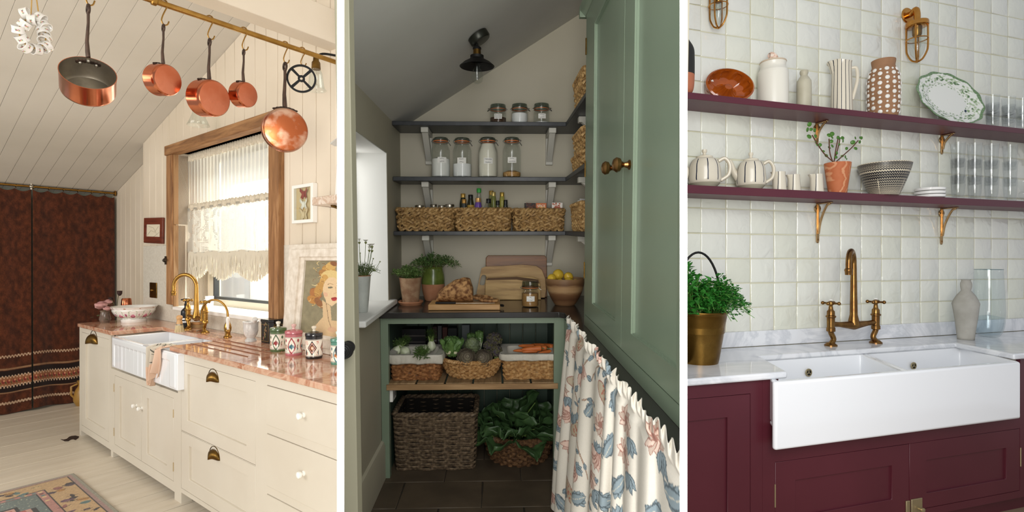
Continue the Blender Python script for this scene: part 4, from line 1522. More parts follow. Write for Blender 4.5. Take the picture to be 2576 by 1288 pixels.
def lace_mat(name, col, net, motif, dens):
    t = NT(name)
    t.b.inputs['Base Color'].default_value = hx(col)
    t.b.inputs['Roughness'].default_value = .9
    tl = t.n('BsdfTranslucent', Color=hx(col))
    ad = t.n('MixShader')
    ad.inputs[0].default_value = .42
    t.l(t.b.outputs[0], ad.inputs[1])
    t.l(tl.outputs[0], ad.inputs[2])
    tr = t.n('BsdfTransparent')
    mx = t.n('MixShader')
    t.l(tr.outputs[0], mx.inputs[1])
    t.l(ad.outputs[0], mx.inputs[2])
    if net:
        v = t.co()
        sp = t.n('SeparateXYZ')
        t.l(v, sp.inputs[0])
        outs = []
        for ax in ('X', 'Z'):
            m1 = t.n('Math', operation='MULTIPLY')
            t.l(sp.outputs[ax], m1.inputs[0])
            m1.inputs[1].default_value = net
            m2 = t.n('Math', operation='FRACT')
            t.l(m1.outputs[0], m2.inputs[0])
            m3 = t.n('Math', operation='LESS_THAN')
            t.l(m2.outputs[0], m3.inputs[0])
            m3.inputs[1].default_value = .5
            outs.append(m3.outputs[0])
        mm = t.n('Math', operation='MAXIMUM')
        t.l(outs[0], mm.inputs[0])
        t.l(outs[1], mm.inputs[1])
        vo = t.n('TexNoise', Scale=motif, Detail=1.0, Distortion=1.2)
        t.l(v, vo.inputs['Vector'])
        gt = t.n('Math', operation='GREATER_THAN')
        t.l(vo.outputs['Fac'], gt.inputs[0])
        gt.inputs[1].default_value = .5
        m4 = t.n('Math', operation='MAXIMUM')
        t.l(mm.outputs[0], m4.inputs[0])
        t.l(gt.outputs[0], m4.inputs[1])
        m5 = t.n('Math', operation='MULTIPLY')
        t.l(m4.outputs[0], m5.inputs[0])
        m5.inputs[1].default_value = dens
        t.l(m5.outputs[0], mx.inputs[0])
    else:
        mx.inputs[0].default_value = dens
    t.l(mx.outputs[0], t.t.nodes['Material Output'].inputs['Surface'])
    return t.m


m_sheer = lace_mat('sheer cotton', '#d3cfc5', 0, 0, .55)
m_croch = lace_mat('crochet net', '#b9b4aa', 95, 11, .95)
m_trim = mat('crochet braid', '#ddd2bd', .9, c2='#cbbfa8', scale=60, bump=.4, bscale=150)
part(lc, 'heading', MB().grid(lambda s_, t_: (lx0 + (lx1 - lx0) * s_, lv - .012 - .010 * sin(s_ * 230 + t_ * 2), lz + .022 - .07 * t_), 420, 4), m_trim, solid=.004)
part(lc, 'sheer_panel', MB().grid(lambda s_, t_: (lx0 + (lx1 - lx0) * s_, lv - .012 - .012 * sin(s_ * 150) * (1 - .6 * t_), lz - .04 + (z1_ - lz + .04) * t_), 300, 8), m_sheer)
part(lc, 'braid', MB().grid(lambda s_, t_: (lx0 + .03 + (lx1 - lx0 - .03) * s_, lv - .018 - .004 * sin(s_ * 120), z1_ + .012 - .05 * t_ + .004 * sin(s_ * 160)), 260, 2), m_trim, solid=.004)
part(lc, 'crochet_panel', MB().grid(lambda s_, t_: (lx0 + .02 + (lx1 - lx0 - .02) * s_, lv - .016 - .010 * sin(s_ * 60), z1_ - .02 + (z2_ - z1_ + .02) * t_ - .012 * abs(sin(s_ * 9)) * t_), 160, 20), m_croch)
mb = MB()
rg = random.Random(4)
for k_ in range(360):
    s_ = (k_ + rg.random() * .5) / 360
    x = lx0 + .02 + (lx1 - lx0 - .02) * s_
    z = z2_ - .012 * abs(sin(s_ * 9))
    dl = (z3_ - z2_) * (.75 + .35 * abs(sin(s_ * 9 + .6)) + rg.uniform(-.06, .06))
    mb.tube([(x, lv - .016, z + .01), (x + rg.uniform(-.006, .006), lv - .016 + rg.uniform(-.008, .008), z + dl * .5), (x + rg.uniform(-.012, .012), lv - .016 + rg.uniform(-.012, .012), z + dl)], .0035, 4)
part(lc, 'fringe', mb, mat('cotton fringe', '#d3cab7', .95), kind='stuff')

# ------------------------------------------------------------------ brown velvet curtain on a brass rod
RU, RW = -6.90, 0.722
rod = thing('curtain_rod', 'thin brass curtain rod under the sloping ceiling', 'curtain rod', L, (0, 0, 0))
part(rod, 'rod', MB().tube([(RU, -.6, RW), (RU, VR - .008, RW)], .011, 10), m_brass)
part(rod, 'bracket', MB().lathe([(0, 0), (.03, 0), (.03, .01), (.014, .02), (0, .02)], 16, axis='y', c=(RU, VR - .03, RW)), m_brass)
mvv = L.at(79, 470, u=RU)[1]
part(rod, 'bracket', MB().tube([(RU, mvv, RW - .03), (RU, mvv, RW + .028)], .012, 8).ball((RU, mvv, RW), .02), m_steel)


def velvet(v0, v1, name, label, ph):
    t = thing(name, label, 'curtain', L, (0, 0, 0), group='velvet door curtains')
    W_, H_ = 300, 520
    cvs = Canvas(W_, H_, '#4c2512')
    cvs.noise(.5, 5 + int(ph), 9)
    cvs.noise(.22, 9 + int(ph), 3)
    cvs.noise(.2, 2 + int(ph), 1)
    yb = lambda f: int(H_ * f)
    for f0, f1, c_ in ((.745, .751, '#9a7a60'), (.80, .806, '#8d6a4c'), (.81, .835, '#1f100c'), (.835, .84, '#a68366'), (.84, .875, '#8f5c3c'), (.875, .88, '#a68366'), (.88, .905, '#1f100c'), (.905, .910, '#8d6a4c'), (.95, .956, '#a68a70')):
        cvs.rect(0, yb(f0), W_, yb(f1), c_)
    for f in (.748, .8375, .8775, .953):
        for x in range(0, W_, 5):
            cvs.ell(x, yb(f) + (2 if (x // 5) % 2 else -2), 2.2, 1.6, .5, '#c9ac90')
    rg = random.Random(int(ph))
    for x in range(8, W_, 17):
        cvs.ell(x, yb(.857), 4.5, 5, 0, '#7c2f2a')
        cvs.ell(x + 2, yb(.853), 2.5, 2, 0, '#c98a68')
        cvs.ell(x + 8, yb(.862), 3, 2, .5, '#54492b')
    cvs.noise(.12, 3, 2)

    def fn(s_, t_):
        sc = .022 * abs(sin(s_ * pi * (v1 - v0) / .115)) * max(0, 1 - t_ * 14)
        fold = .012 * sin(s_ * 15 + ph) * (.5 + t_) + .022 * sin(s_ * 6.5 + ph * 2) * t_
        return (RU + .012 + fold, v0 + (v1 - v0) * s_, RW - .03 - sc + (FL + .012 + .01 * sin(s_ * 9 + ph) - RW + .03) * t_)
    o = ob('cloth', printed(fn, 220, 380, cvs, 'cloth', painted('velvet', .95, .2, .6, 260, sheen=.35)), t, solid=.004)
    k_ = 0
    q = v0 + .01
    rm = mesh(MB().tube([(.016 * cos(a * pi / 6), 0, .016 * sin(a * pi / 6)) for a in range(12)], .0025, 6, True), 'curtain_ring', m_brassd)
    while q < v1:
        ob('curtain_ring', rm, t, T(RU, q, RW - .006))
        q += .115
    return t


velvet(mvv + .006, VR - .03, 'velvet_curtain', 'wide rust brown velvet curtain panel next to the panelled wall', 1.0)
velvet(.55, mvv - .004, 'velvet_curtain', 'rust brown velvet curtain panel at the far left edge', 4.0)
p = L.at(199, 985, u=-6.75)
t = thing('ochre_jug', 'small ochre jug half hidden between curtain and cabinet', 'jug', L, (-6.72, p[1] + .02, FL))
part(t, 'body', MB().lathe([(0, 0)] + smooth_prof([(.05, 0), (.075, .06), (.06, .15), (.035, .2), (.045, .25)], 4), 24), mat('ochre glaze', '#a8803f', .3))
part(t, 'handle', MB().tube([(0, -.04, .22), (0, -.09, .2), (0, -.09, .12), (0, -.06, .08)], .01, 8), mat('ochre glaze b', '#a8803f', .3))

# ------------------------------------------------------------------ rug
ra, rb, rc = L.at(185, 1196, w=FL), L.at(0, 1243, w=FL), L.at(292, 1288, w=FL)
rw_, rl = 0.95, 1.0
cvs = Canvas(300, 470, '#8d8877')
cvs.rect(6, 6, 294, 464, '#9a7d74')
cvs.rect(12, 12, 288, 458, '#2f2b27')
cvs.rect(14, 14, 286, 456, '#b3946a')
cvs.rect(56, 56, 244, 414, '#2f2b27')
cvs.rect(58, 58, 242, 412, '#a8786c')
cvs.rect(70, 70, 230, 400, '#2f2b27')
cvs.rect(72, 72, 228, 398, '#66706a')
rg = random.Random(17)
for k_ in range(120):
    side = rg.random()
    x, y = rg.uniform(18, 282), rg.uniform(18, 452)
    if 54 < x < 246 and 54 < y < 416:
        if rg.random() < .5:
            x = rg.choice((rg.uniform(18, 52), rg.uniform(248, 282)))
        else:
            y = rg.choice((rg.uniform(18, 52), rg.uniform(418, 452)))
    cvs.ell(x, y, rg.uniform(4, 11), rg.uniform(3, 8), rg.uniform(0, 3), rg.choice(('#4e3d42', '#5d7671', '#a77a3f', '#8d5a50', '#3a2f2a', '#c2a878', '#6d4b55')))
    cvs.line([(x - 8, y), (x, y + rg.uniform(-8, 8)), (x + 9, y)], 1.5, '#2d2723')
for k_ in range(70):
    t_ = rg.random()
    x, y = rg.choice(((64, 60 + 350 * t_), (236, 60 + 350 * t_), (60 + 180 * t_, 64), (60 + 180 * t_, 406)))
    cvs.ell(x, y, 3.5, 3.5, 0, rg.choice(('#5d7671', '#6d3f3a', '#c2a878')))
for k_ in range(420):
    cvs.ell(rg.uniform(74, 226), rg.uniform(74, 396), 1.2, 1.2, 0, '#a9a88f')
for k_ in range(5):
    c_ = ('#2f2b27', '#b58a7b', '#a4584f', '#b2685c', '#8b4a45')[k_]
    e = k_ * 7
    cvs.poly([(150, 84 + e), (170, 100 + e), (170, 112 + e), (196 - e * .6, 112 + e), (196 - e * .6, 140), (216 - e, 140), (216 - e, 330), (196 - e * .6, 330), (196 - e * .6, 358 - e), (150, 386 - e), (104 + e * .6, 358 - e), (104 + e * .6, 330), (84 + e, 330), (84 + e, 140), (104 + e * .6, 140), (104 + e * .6, 112 + e), (130, 112 + e), (130, 100 + e)], c_)
cvs.noise(.14, 7, 2)
cvs.noise(.1, 8, 1)
rug = printed(lambda s_, t_: (rw_ * t_ * 1.6, -rl * s_, .009 + .0006 * sin(s_ * 900)), 300, 300, cvs, 'rug', painted('wool pile', .95, .2, .8, 500, sheen=.2))
o = ob('rug', rug, None, L.M @ T(ra[0], ra[1], FL), solid=.012)
tag(o, 'faded oriental rug with a floral border on the white floorboards', 'rug')

# ------------------------------------------------------------------ brass rail, hooks, pans
KR = 1.22
RLU, RLW = -2.112 * KR, 0.9 * KR
rl_ = thing('pot_rail', 'long brass rail hung with copper pans below the white beam', 'rail', L, (0, 0, 0))
part(rl_, 'rail', MB().tube([(RLU, -.3, RLW), (RLU, VW - .014, RLW)], .0125, 14), m_brass)
cl = L.at(411, 8, u=RLU)[1]
part(rl_, 'collar', MB().lathe([(.0125, -.012), (.019, -.008), (.019, .008), (.0125, .012)], 18, axis='y', c=(RLU, cl - .035, RLW)), m_brass)
for q in (.2, 1.78):
    part(rl_, 'hanger', MB().tube([(RLU, q, RLW + .01), (RLU, q, 1.23)], .006, 8), m_brass)


def hook(px_, ytop, ybot, label):
    p = L.at(px_, ytop, u=RLU)
    v_ = p[1]
    zt_ = RLW
    zb_ = L.w(px_, ybot, v_)
    hh = zt_ - zb_
    r = .016
    pts_ = [(-r, 0, -.004), (-r * .8, 0, r * .7), (0, 0, r * 1.15), (r * .8, 0, r * .7), (r * .75, 0, -.012), (.3 * r, 0, -hh * .35), (-.2 * r, 0, -hh * .6), (-.4 * r, 0, -hh * .82), (.1 * r, 0, -hh), (.9 * r, 0, -hh * .97), (1.3 * r, 0, -hh * .80)]
    pts_ = [(a * .4, a * .9, c) for a, b, c in pts_]
    solo('s_hook', label, 'hook', L, (RLU, v_, RLW), MB().tube(curve_pts(pts_, 5), .0028, 8), m_brass, group='brass hooks on the rail')
    return v_, zb_


def ellipse_handle(pts_, wd):
    return pts_


def pan(name, label, u_, v_, whook, hl, r, dpt, axis, tiltmat, bm=None, dx=0.0):
    """hangs by a looped iron handle from (u_,v_,whook); axis: rotation placing the pot at the handle's end"""
    t = thing(name, label, 'saucepan', L, (u_, v_, whook), group='copper pans on the rail')
    m_h = MB()
    lp = hl * .15
    lw_ = hl * .06
    m_h.tube([(lw_ * sin(a * pi / 6), 0, -lp * .55 + lp * .55 * cos(a * pi / 6)) for a in range(12)], hl * .026, 8, True)
    m_h.tube([(0, 0, -lp * 1.05), (0, 0, -hl * .35), (0, -.004, -hl * .7), (0, -.002, -hl * .9), (0, 0, -hl)], [hl * .05, hl * .048, hl * .062, hl * .075, hl * .075], 10, flat=.45)
    part(t, 'handle', m_h, m_iron)
    Mp = T(dx * .8, dx * .6, -hl) @ tiltmat
    # pot built with its axis along z (opening up), rim contact at origin
    rimy = Vector((0, 0, 0))
    body = MB().lathe([(0, -dpt), (r * .9, -dpt), (r * .975, -dpt + .006), (r, -dpt + .016), (r, -.002), (r * 1.01, 0), (r * .985, 0)], 56).move(0, r, 0)
    part(t, 'body', body, bm or m_copper, Mx=Mp)
    part(t, 'lining', MB().lathe([(r * .984, 0), (r * .975, -dpt * .85), (r * .9, -dpt * .96), (0, -dpt * .97)], 56).move(0, r, 0), m_steel, Mx=Mp)
    part(t, 'base_disc', MB().lathe([(0, -dpt - .0015), (r * .86, -dpt - .0015), (r * .9, -dpt - .0002)], 48).move(0, r, 0), m_coppert if bm is m_coppert else m_copperb, Mx=Mp)
    rv = MB()
    for a in (-.3, 0, .3):
        c_ = Vector((r * .97 * sin(a), r - r * .97 * cos(a), -dpt * .28 + (0.012 if a == 0 else 0)))
        rv.ball(c_, .008 * r / .09, 10, 6)
    part(t, 'rivets', rv, m_steel, Mx=Mp)
    fl_ = MB()
    for i in range(7):
        a = (-.42 + .14 * i)
        fl_.ball((r * 1.02 * sin(a), r - r * 1.02 * cos(a), -dpt * .2), (.013 * r / .09, .006, .012 * r / .09), 8, 5)
    part(t, 'handle_plate', fl_, m_iron, Mx=Mp)
    return t


# big saucepan, mouth toward the viewer
v_, zb_ = hook(222, -12, 12, 'brass hook holding the big open saucepan')
Rr = L.rad(RLU, v_, RLW - .3, 73)
hl = zb_ - L.w(222, 138, v_) + .01
azL = math.atan2((L.M.to_3x3().inverted() @ Vector((0, -1, 0))).y, (L.M.to_3x3().inverted() @ Vector((0, -1, 0))).x)
face = RZ(azL + pi / 2)                # local -y looks at the camera
dirw = lambda px_: RZ(math.atan((px_ - PX) / F) * -1)
pan('saucepan', 'large copper saucepan seen into its steel-lined inside', RLU, v_, zb_, hl, Rr, Rr * 1.1, None, face @ dirw(222) @ RX(pi / 2 - .60) @ RZ(pi))
# three small pans, base toward the viewer
for (hx_, hy0, hy1, cx, cy, hw, top, lab, yaw_) in ((411, 20, 62, 404, 208, 41, 158, 'small copper saucepan hanging third-last, base turned to the viewer', -.62), (527, 52, 98, 520, 250, 46, 198, 'middle copper saucepan with a broad flat base facing out', -.62), (613, 80, 125, 607, 240, 31, 203, 'smallest copper saucepan tucked behind the middle one', -.72)):
    v_, zb_ = hook(hx_, hy0, hy1, 'brass hook holding the ' + ('left small saucepan' if hx_ == 411 else 'middle saucepan' if hx_ == 527 else 'smallest saucepan'))
    hl = zb_ - L.w(hx_, top, v_) + .008
    r = L.rad(RLU, v_, RLW - .3, hw * 1.12)
    pan('saucepan', lab if hx_ != 411 else 'small copper saucepan hanging between the big open one and the middle one', RLU, v_, zb_, hl, r, r * 1.0, None, face @ dirw(hx_) @ RZ(-yaw_) @ RX(-pi / 2 + .12), dx=-r * .28)
v_, zb_ = hook(717, 107, 158, 'brass hook holding the tarnished frying pan')
hl = zb_ - L.w(717, 268, v_) + .01
r = L.rad(RLU, v_, RLW - .35, 59)
pan('frying_pan', 'shallow copper frying pan with a heat-tinted base', RLU, v_, zb_, hl, r, r * .35, None, face @ dirw(717) @ RZ(.12) @ RX(-pi / 2 + .12), bm=m_coppert)
# round black trivet
v_, zb_ = hook(760, 122, 165, 'brass hook holding the black trivet')
r = L.rad(RLU, v_, RLW - .2, 38)
mb = MB()
mb.lathe([(r * .87, -.004), (r, -.004), (r, .004), (r * .87, .004), (r * .87, -.004)], 48, axis='y')
mb.lathe([(r * .1, -.004), (r * .24, -.004), (r * .24, .004), (r * .1, .004), (r * .1, -.004)], 24, axis='y')
for q in range(4):
    a = q * pi / 2 + pi / 4
    p_ = [(r * .2 * cos(a) - .06 * r * sin(a) * 1.2, r * .2 * sin(a) + .06 * r * cos(a) * 1.2), (r * .2 * cos(a) + .06 * r * sin(a) * 1.2, r * .2 * sin(a) - .06 * r * cos(a) * 1.2), (r * .9 * cos(a) + .09 * r * sin(a), r * .9 * sin(a) - .09 * r * cos(a)), (r * .9 * cos(a) - .09 * r * sin(a), r * .9 * sin(a) + .09 * r * cos(a))]
    mb.prism(p_, -.004, .004, 'y')
solo('trivet', 'round black four-spoked iron trivet hanging from the rail', 'trivet', L, (RLU, v_ - .004, zb_ + .004), mb.move(0, 0, -r), m_black, rot=face @ dirw(760) @ RZ(-.1))

# wall lamp behind the trivet, glass shade of a pendant behind the middle pan
lv_ = VW - .14
lp = L.at(795, 150, v=lv_)
t = thing('wall_lamp', 'black wall lamp with a clear glass bell shade behind the trivet', 'lamp', L, lp)
sc = L.rad(lp[0], lv_, lp[2], 1)
part(t, 'arm', MB().tube(curve_pts([(0, 0, 6 * sc), (8 * sc, .03, 18 * sc), (16 * sc, .1, 22 * sc), (18 * sc, .125, 22 * sc)], 5), 3.2 * sc, 8), m_black)
part(t, 'socket', MB().lathe([(0, 8 * sc), (7 * sc, 8 * sc), (8 * sc, -4 * sc), (11 * sc, -8 * sc), (12 * sc, -26 * sc), (0, -26 * sc)], 20), m_brassd)
part(t, 'shade', MB().lathe([(11 * sc, -26 * sc), (16 * sc, -36 * sc), (19 * sc, -60 * sc), (22 * sc, -76 * sc), (27 * sc, -82 * sc)], 32), m_glass, solid=.002)
lp = L.at(499, 285, v=1.68)
t = thing('glass_wall_light', 'clear glass lamp shade showing just below the middle saucepan', 'lamp', L, lp)
sc = L.rad(lp[0], 1.68, lp[2], 1)
part(t, 'shade', MB().lathe([(6 * sc, 30 * sc), (12 * sc, 10 * sc), (20 * sc, -14 * sc), (30 * sc, -36 * sc)], 28), m_glass, solid=.002)
part(t, 'stem', MB().tube([(0, 0, 26 * sc), (0, .03, 34 * sc), (0, .127, 34 * sc)], .006, 6), m_brassd)

# string of porcelain napkin rings
gv_ = .42
gc = L.at(82, 85, u=-2.75)
t = thing('napkin_ring_garland', 'garland of floral white porcelain napkin rings hung on a cord', 'garland', L, gc, face @ dirw(82))
sc = L.rad(gc[0], gc[1], gc[2], 1)
m_cord = mat('jute cord', '#b8924e', .9)
spots = [(66, 22, -.2), (83, 40, .3), (62, 62, .9), (47, 83, .05), (56, 109, -.25), (64, 136, .35), (91, 133, .1), (115, 122, .9), (113, 97, .15), (109, 72, -.05), (113, 52, .2), (102, 29, .6)]
cvs = Canvas(120, 40, '#e6e2da')
for i in range(4):
    for k_, (dx, dy, c_) in enumerate(((0, 0, '#a5406b'), (4, 3, '#c06a8a'), (-4, 2, '#7a9a5c'), (2, -4, '#d9b04f'), (-3, -4, '#8a3f78'), (6, -2, '#86a070'))):
        cvs.ell(15 + i * 30 + dx, 20 + dy, 2.6, 2.4, 0, c_)
rr_ = 16.5 * sc
ringm = printed(lambda s_, t_: (rr_ * (1 + .06 * (2 * t_ - 1) ** 2) * cos(2 * pi * s_), rr_ * (1 + .06 * (2 * t_ - 1) ** 2) * sin(2 * pi * s_), (t_ - .5) * 23 * sc), 64, 12, cvs, 'napkin_ring', m_chinap, cu=True)
rg = random.Random(9)
for x, y, an in spots:
    tang = math.atan2((y - 80) / 52, (x - 82) / 36)
    ax = Vector((-sin(tang), -.55 + rg.uniform(-.25, .25), -cos(tang))).normalized()
    o = ob('napkin_ring', ringm, t, T((x - 82) * sc, rg.uniform(-.01, .01), -(y - 85) * sc) @ ax.to_track_quat('Z', 'Y').to_matrix().to_4x4() @ RZ(rg.uniform(0, 6)), solid=.003)
cp = [(34 * sc * cos(a), 0, 48 * sc * sin(a)) for a in [q * 2 * pi / 24 for q in range(24)]]
part(t, 'cord', MB().tube(cp, 2 * sc, 6, True).tube([(-4 * sc, 0, 60 * sc), (-2 * sc, 0, 120 * sc)], 1.6 * sc, 6).tube([(16 * sc, 0, 66 * sc), (10 * sc, 0, 120 * sc)], 1.8 * sc, 6), m_cord)
# ================================================================== MIDDLE ROOM (pantry)
def text_mesh(s_, size, name, mt, ext=0.0004):
    c = bpy.data.curves.new(name, 'FONT')
    c.body = s_
    c.size = size
    c.extrude = ext
    c.align_x = 'CENTER'
    c.align_y = 'CENTER'
    o = bpy.data.objects.new(name, c)
    COL.objects.link(o)
    dg = bpy.context.evaluated_depsgraph_get()
    me = bpy.data.meshes.new_from_object(o.evaluated_get(dg))
    bpy.data.objects.remove(o)
    me.materials.clear()
    me.materials.append(mt)
    return me


# ------------------------------------------------------------------ shelves and brackets
SHV = 3.60
sw = [M.w(1200, 305.5, SHV), M.w(1200, 444.6, SHV), M.w(1200, 581.5, SHV)]
SU = 0.468
names = ('topmost', 'middle', 'lowest')
shl = []
for w_, nm, bt_ in zip(sw, names, (.028, .029, .028)):
    o = solo('pantry_shelf', '%s black slate wall shelf of the pantry' % nm, 'shelf', M, (0, 0, w_ - bt_), MB().prism([(MUL + .001, SHV), (SU, SHV), (SU, 2.74), (MUR - .002, 2.74), (MUR - .002, MVW - .001), (MUL + .001, MVW - .001)], 0, bt_), m_slate, bev=.003, group='pantry shelves')
m_brk = mat('bracket paint', '#c9c6bb', .5)


def gallows(root, u0, w, side=0):
    """painted timber bracket under a shelf; side 0: on the back wall, 1: on the right wall"""
    def Q(mb):
        if side == 0:
            return mb
        mb.v = [(MUR - (MVW - y) * 1.0, 3.30 + (x - u0) * 1.0, z) for x, y, z in mb.v]
        return mb
    hw = .025
    v0, v1 = SHV + .045, MVW - .002
    H = .205
    part(root, 'arm', Q(MB().box((u0 - hw, v0, w - .036), (u0 + hw, v1, w - .001))), m_brk, bev=.003)
    part(root, 'wall_post', Q(MB().box((u0 - hw, v1 - .03, w - H - .02), (u0 + hw, v1, w - .036))), m_brk, bev=.003)
    part(root, 'strut', Q(MB().prism([(v0 + .02, w - .036), (v0 + .085, w - .036), (v1 - .005, w - H + .05), (v1 - .03, w - H + .01), (v1 - .03, w - H)], u0 - hw + .004, u0 + hw - .004, 'x')), m_brk, bev=.002)


for i, (w_, bt_) in enumerate(zip(sw, (.028, .029, .028))):
    for px_, lab in ((1068, 'left'), (1390, 'right')):
        u0 = M.u(px_, SHV + .05, 330)
        t = thing('shelf_bracket', 'painted gallows bracket at the %s under the %s shelf' % (lab, names[i]), 'bracket', M, (0, 0, 0), group='shelf brackets')
        gallows(t, u0, w_ - bt_)
    t = thing('shelf_bracket', 'painted bracket on the side wall under the %s shelf, half behind the cupboard' % names[i], 'bracket', M, (0, 0, 0), group='shelf brackets')
    gallows(t, 0, w_ - bt_, 1)

# ------------------------------------------------------------------ worktop and open cabinet below
RTU = 0.40
m_wtM = mat('black stone worktop', '#33312f', .16, c2='#2a2827', scale=6, spec=.6)
solo('pantry_worktop', 'dark polished stone worktop of the pantry running round the corner', 'worktop', M, (0, 0, MWT - .034),
     MB().prism([(MUL + .002, MVF), (.372, MVF), (RTU, MVF - .03), (RTU, vcut(RTU, -.5, 1716)), (MUR - .003, vcut(MUR - .003, -.5, 1716)), (MUR - .003, MVW - .002), (MUL + .002, MVW - .002)], 0, .034), m_wtM, bev=.003)
pc = thing('pantry_cabinet', 'open green painted cabinet under the pantry worktop', 'cabinet', M, (0, 0, 0))
zt_ = MWT - .035
part(pc, 'post', MB().box((MUL + .002, MVF + .03, MFL), (-.642, MVF + .075, zt_)), m_green, bev=.002)
part(pc, 'post', MB().box((.345, MVF + .03, MFL), (.42, MVF + .075, zt_)), m_green, bev=.002)
part(pc, 'top_rail', MB().box((-.642, MVF + .03, zt_ - .036), (.345, MVF + .06, zt_)), m_green)
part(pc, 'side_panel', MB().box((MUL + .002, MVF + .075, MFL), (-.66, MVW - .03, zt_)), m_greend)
part(pc, 'corner_panel', MB().box((.405, 2.78, MFL), (.425, MVF + .03, zt_ - .01)), m_green)
for i in range(8):
    v0 = MVF + .08 + i * .085
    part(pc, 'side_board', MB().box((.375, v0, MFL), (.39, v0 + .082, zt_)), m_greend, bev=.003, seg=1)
for i in range(11):
    u0 = -.66 + i * .095
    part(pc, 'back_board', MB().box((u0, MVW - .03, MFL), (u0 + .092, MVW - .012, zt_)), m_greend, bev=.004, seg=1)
# slatted shelf
SLV, SLW = 3.14, M.w(1190, 964, 3.14)
m_slat = wood('worn pine slats', '#6b5436', '#8f7350', '#a98d68', 'y', 4, .7, .3, rnd=.1)
t = thing('slatted_shelf', 'worn wooden slatted shelf in the green pantry cabinet', 'shelf', M, (0, 0, 0))
xs = [-.655, M.u(1042, SLV), M.u(1116, SLV), M.u(1188, SLV), M.u(1264, SLV), M.u(1337, SLV), .366]
for a, b in zip(xs, xs[1:]):
    part(t, 'slat', MB().box((a + .006, SLV + .012, SLW - .018), (b - .006, MVW - .035, SLW)), m_slat, bev=.002)
part(t, 'front_lip', MB().box((-.655, SLV, SLW - .04), (.37, SLV + .012, SLW - .006)), wood('pine lip', '#7d5f3f', '#9a7850', '#b39168', 'x', 4, .7, .2), bev=.002)
# socket box on the left side panel
p = M.at(980, 995, v=3.2)
t = thing('socket_box', 'white electrical socket box under the slatted shelf', 'socket', M, (-.66, 3.2, SLW - .125))
part(t, 'box', MB().box((0, -.02, 0), (.035, .09, .08)), m_white, bev=.004)
part(t, 'sockets', MB().box((.035, .01, .02), (.036, .02, .05)).box((.035, .05, .02), (.036, .06, .05)), m_black)


# ------------------------------------------------------------------ basket maker
def rrect(s_, w_, d_, r):
    """point on a rounded rectangle, s in 0..1"""
    a, b = w_ / 2 - r, d_ / 2 - r
    segs = [2 * a, pi / 2 * r, 2 * b, pi / 2 * r, 2 * a, pi / 2 * r, 2 * b, pi / 2 * r]
    t = (s_ % 1.0) * sum(segs)
    i = 0
    while t > segs[i]:
        t -= segs[i]
        i += 1
    k = t / segs[i] if segs[i] > 1e-9 else 0
    cs = [(a, -b), (a, b), (-a, b), (-a, -b)]
    if i == 0:
        return (-a + 2 * a * k, -b - r, 0, -1)
    if i == 2:
        return (a + r, -b + 2 * b * k, 1, 0)
    if i == 4:
        return (a - 2 * a * k, b + r, 0, 1)
    if i == 6:
        return (-a - r, b - 2 * b * k, -1, 0)
    c = cs[(i - 1) // 2]
    an = -pi / 2 + (i - 1) // 2 * pi / 2 + k * pi / 2
    return (c[0] + r * cos(an), c[1] + r * sin(an), cos(an), sin(an))


def ellip(s_, w_, d_, r):
    an = 2 * pi * s_ - pi / 2
    x, y = w_ / 2 * cos(an), d_ / 2 * sin(an)
    n = Vector((x / w_ ** 2, y / d_ ** 2)).normalized()
    return (x, y, n.x, n.y)


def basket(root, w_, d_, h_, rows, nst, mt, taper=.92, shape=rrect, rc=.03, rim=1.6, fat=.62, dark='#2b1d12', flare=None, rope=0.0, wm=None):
    r = h_ / rows * fat
    wv_ = MB()
    rg = random.Random(int(w_ * 1000) + rows)
    npt = nst * 4
    for i in range(rows):
        z = h_ * (i + .5) / rows
        f = taper + (1 - taper) * (flare(z / h_) if flare else z / h_)
        pts_ = []
        for k in range(npt):
            x, y, nx, ny = shape(k / npt, w_ * f, d_ * f, rc)
            o_ = r * .95 * cos(pi * nst * k / npt + pi * i)
            jz = rg.uniform(-.12, .12) * r + rope * r * sin(pi * nst * k / npt * 2 + i)
            pts_.append((x + nx * o_, y + ny * o_, z + jz))
        wv_.tube(pts_, r, 5, True)
    part(root, 'weave', wv_, mt, kind='stuff')
    st_ = MB()
    for k in range(nst):
        p = []
        for z in (0, h_ * .5, h_):
            f = taper + (1 - taper) * (flare(z / h_) if flare else z / h_)
            x, y, nx, ny = shape((k + .5) / nst, w_ * f, d_ * f, rc)
            p.append((x, y, z))
        st_.tube(p, r * .8, 4)
    part(root, 'stakes', st_, mt, kind='stuff')
    if rim:
        for q in range(2):
            pts_ = []
            for k in range(npt * 2):
                x, y, nx, ny = shape(k / npt / 2, w_, d_, rc)
                a = pi * nst * k / npt * 1.0 + q * pi
                pts_.append((x + nx * r * 1.1 * cos(a), y + ny * r * 1.1 * cos(a), h_ + r * .8 * sin(a)))
            part(root, 'rim', MB().tube(pts_, r * rim * .7, 5, True), mt)
    ln = MB()
    n = 48
    ri = []
    for z, ins in ((h_ * .98, r * 1.6), (r, r * 1.6)):
        f = taper + (1 - taper) * (flare(z / h_) if flare else z / h_)
        ri.append([(x - nx * ins, y - ny * ins, z) for x, y, nx, ny in (shape(k / n, w_ * f, d_ * f, rc) for k in range(n))])
    ln.add(ri[0] + ri[1], [[k, (k + 1) % n, n + (k + 1) % n, n + k] for k in range(n)] + [[n + k for k in range(n)]])
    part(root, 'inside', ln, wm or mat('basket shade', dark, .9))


def wicker(name, c1, c2, c3):
    t = NT(name)
    n = t.n('TexNoise', Scale=55.0, Detail=3.0)
    t.l(t.co(), n.inputs['Vector'])
    t.l(t.ramp(n.outputs['Fac'], [(.32, hx(c1)), (.5, hx(c2)), (.68, hx(c3))]), t.b.inputs['Base Color'])
    t.b.inputs['Roughness'].default_value = .65
    return t.m


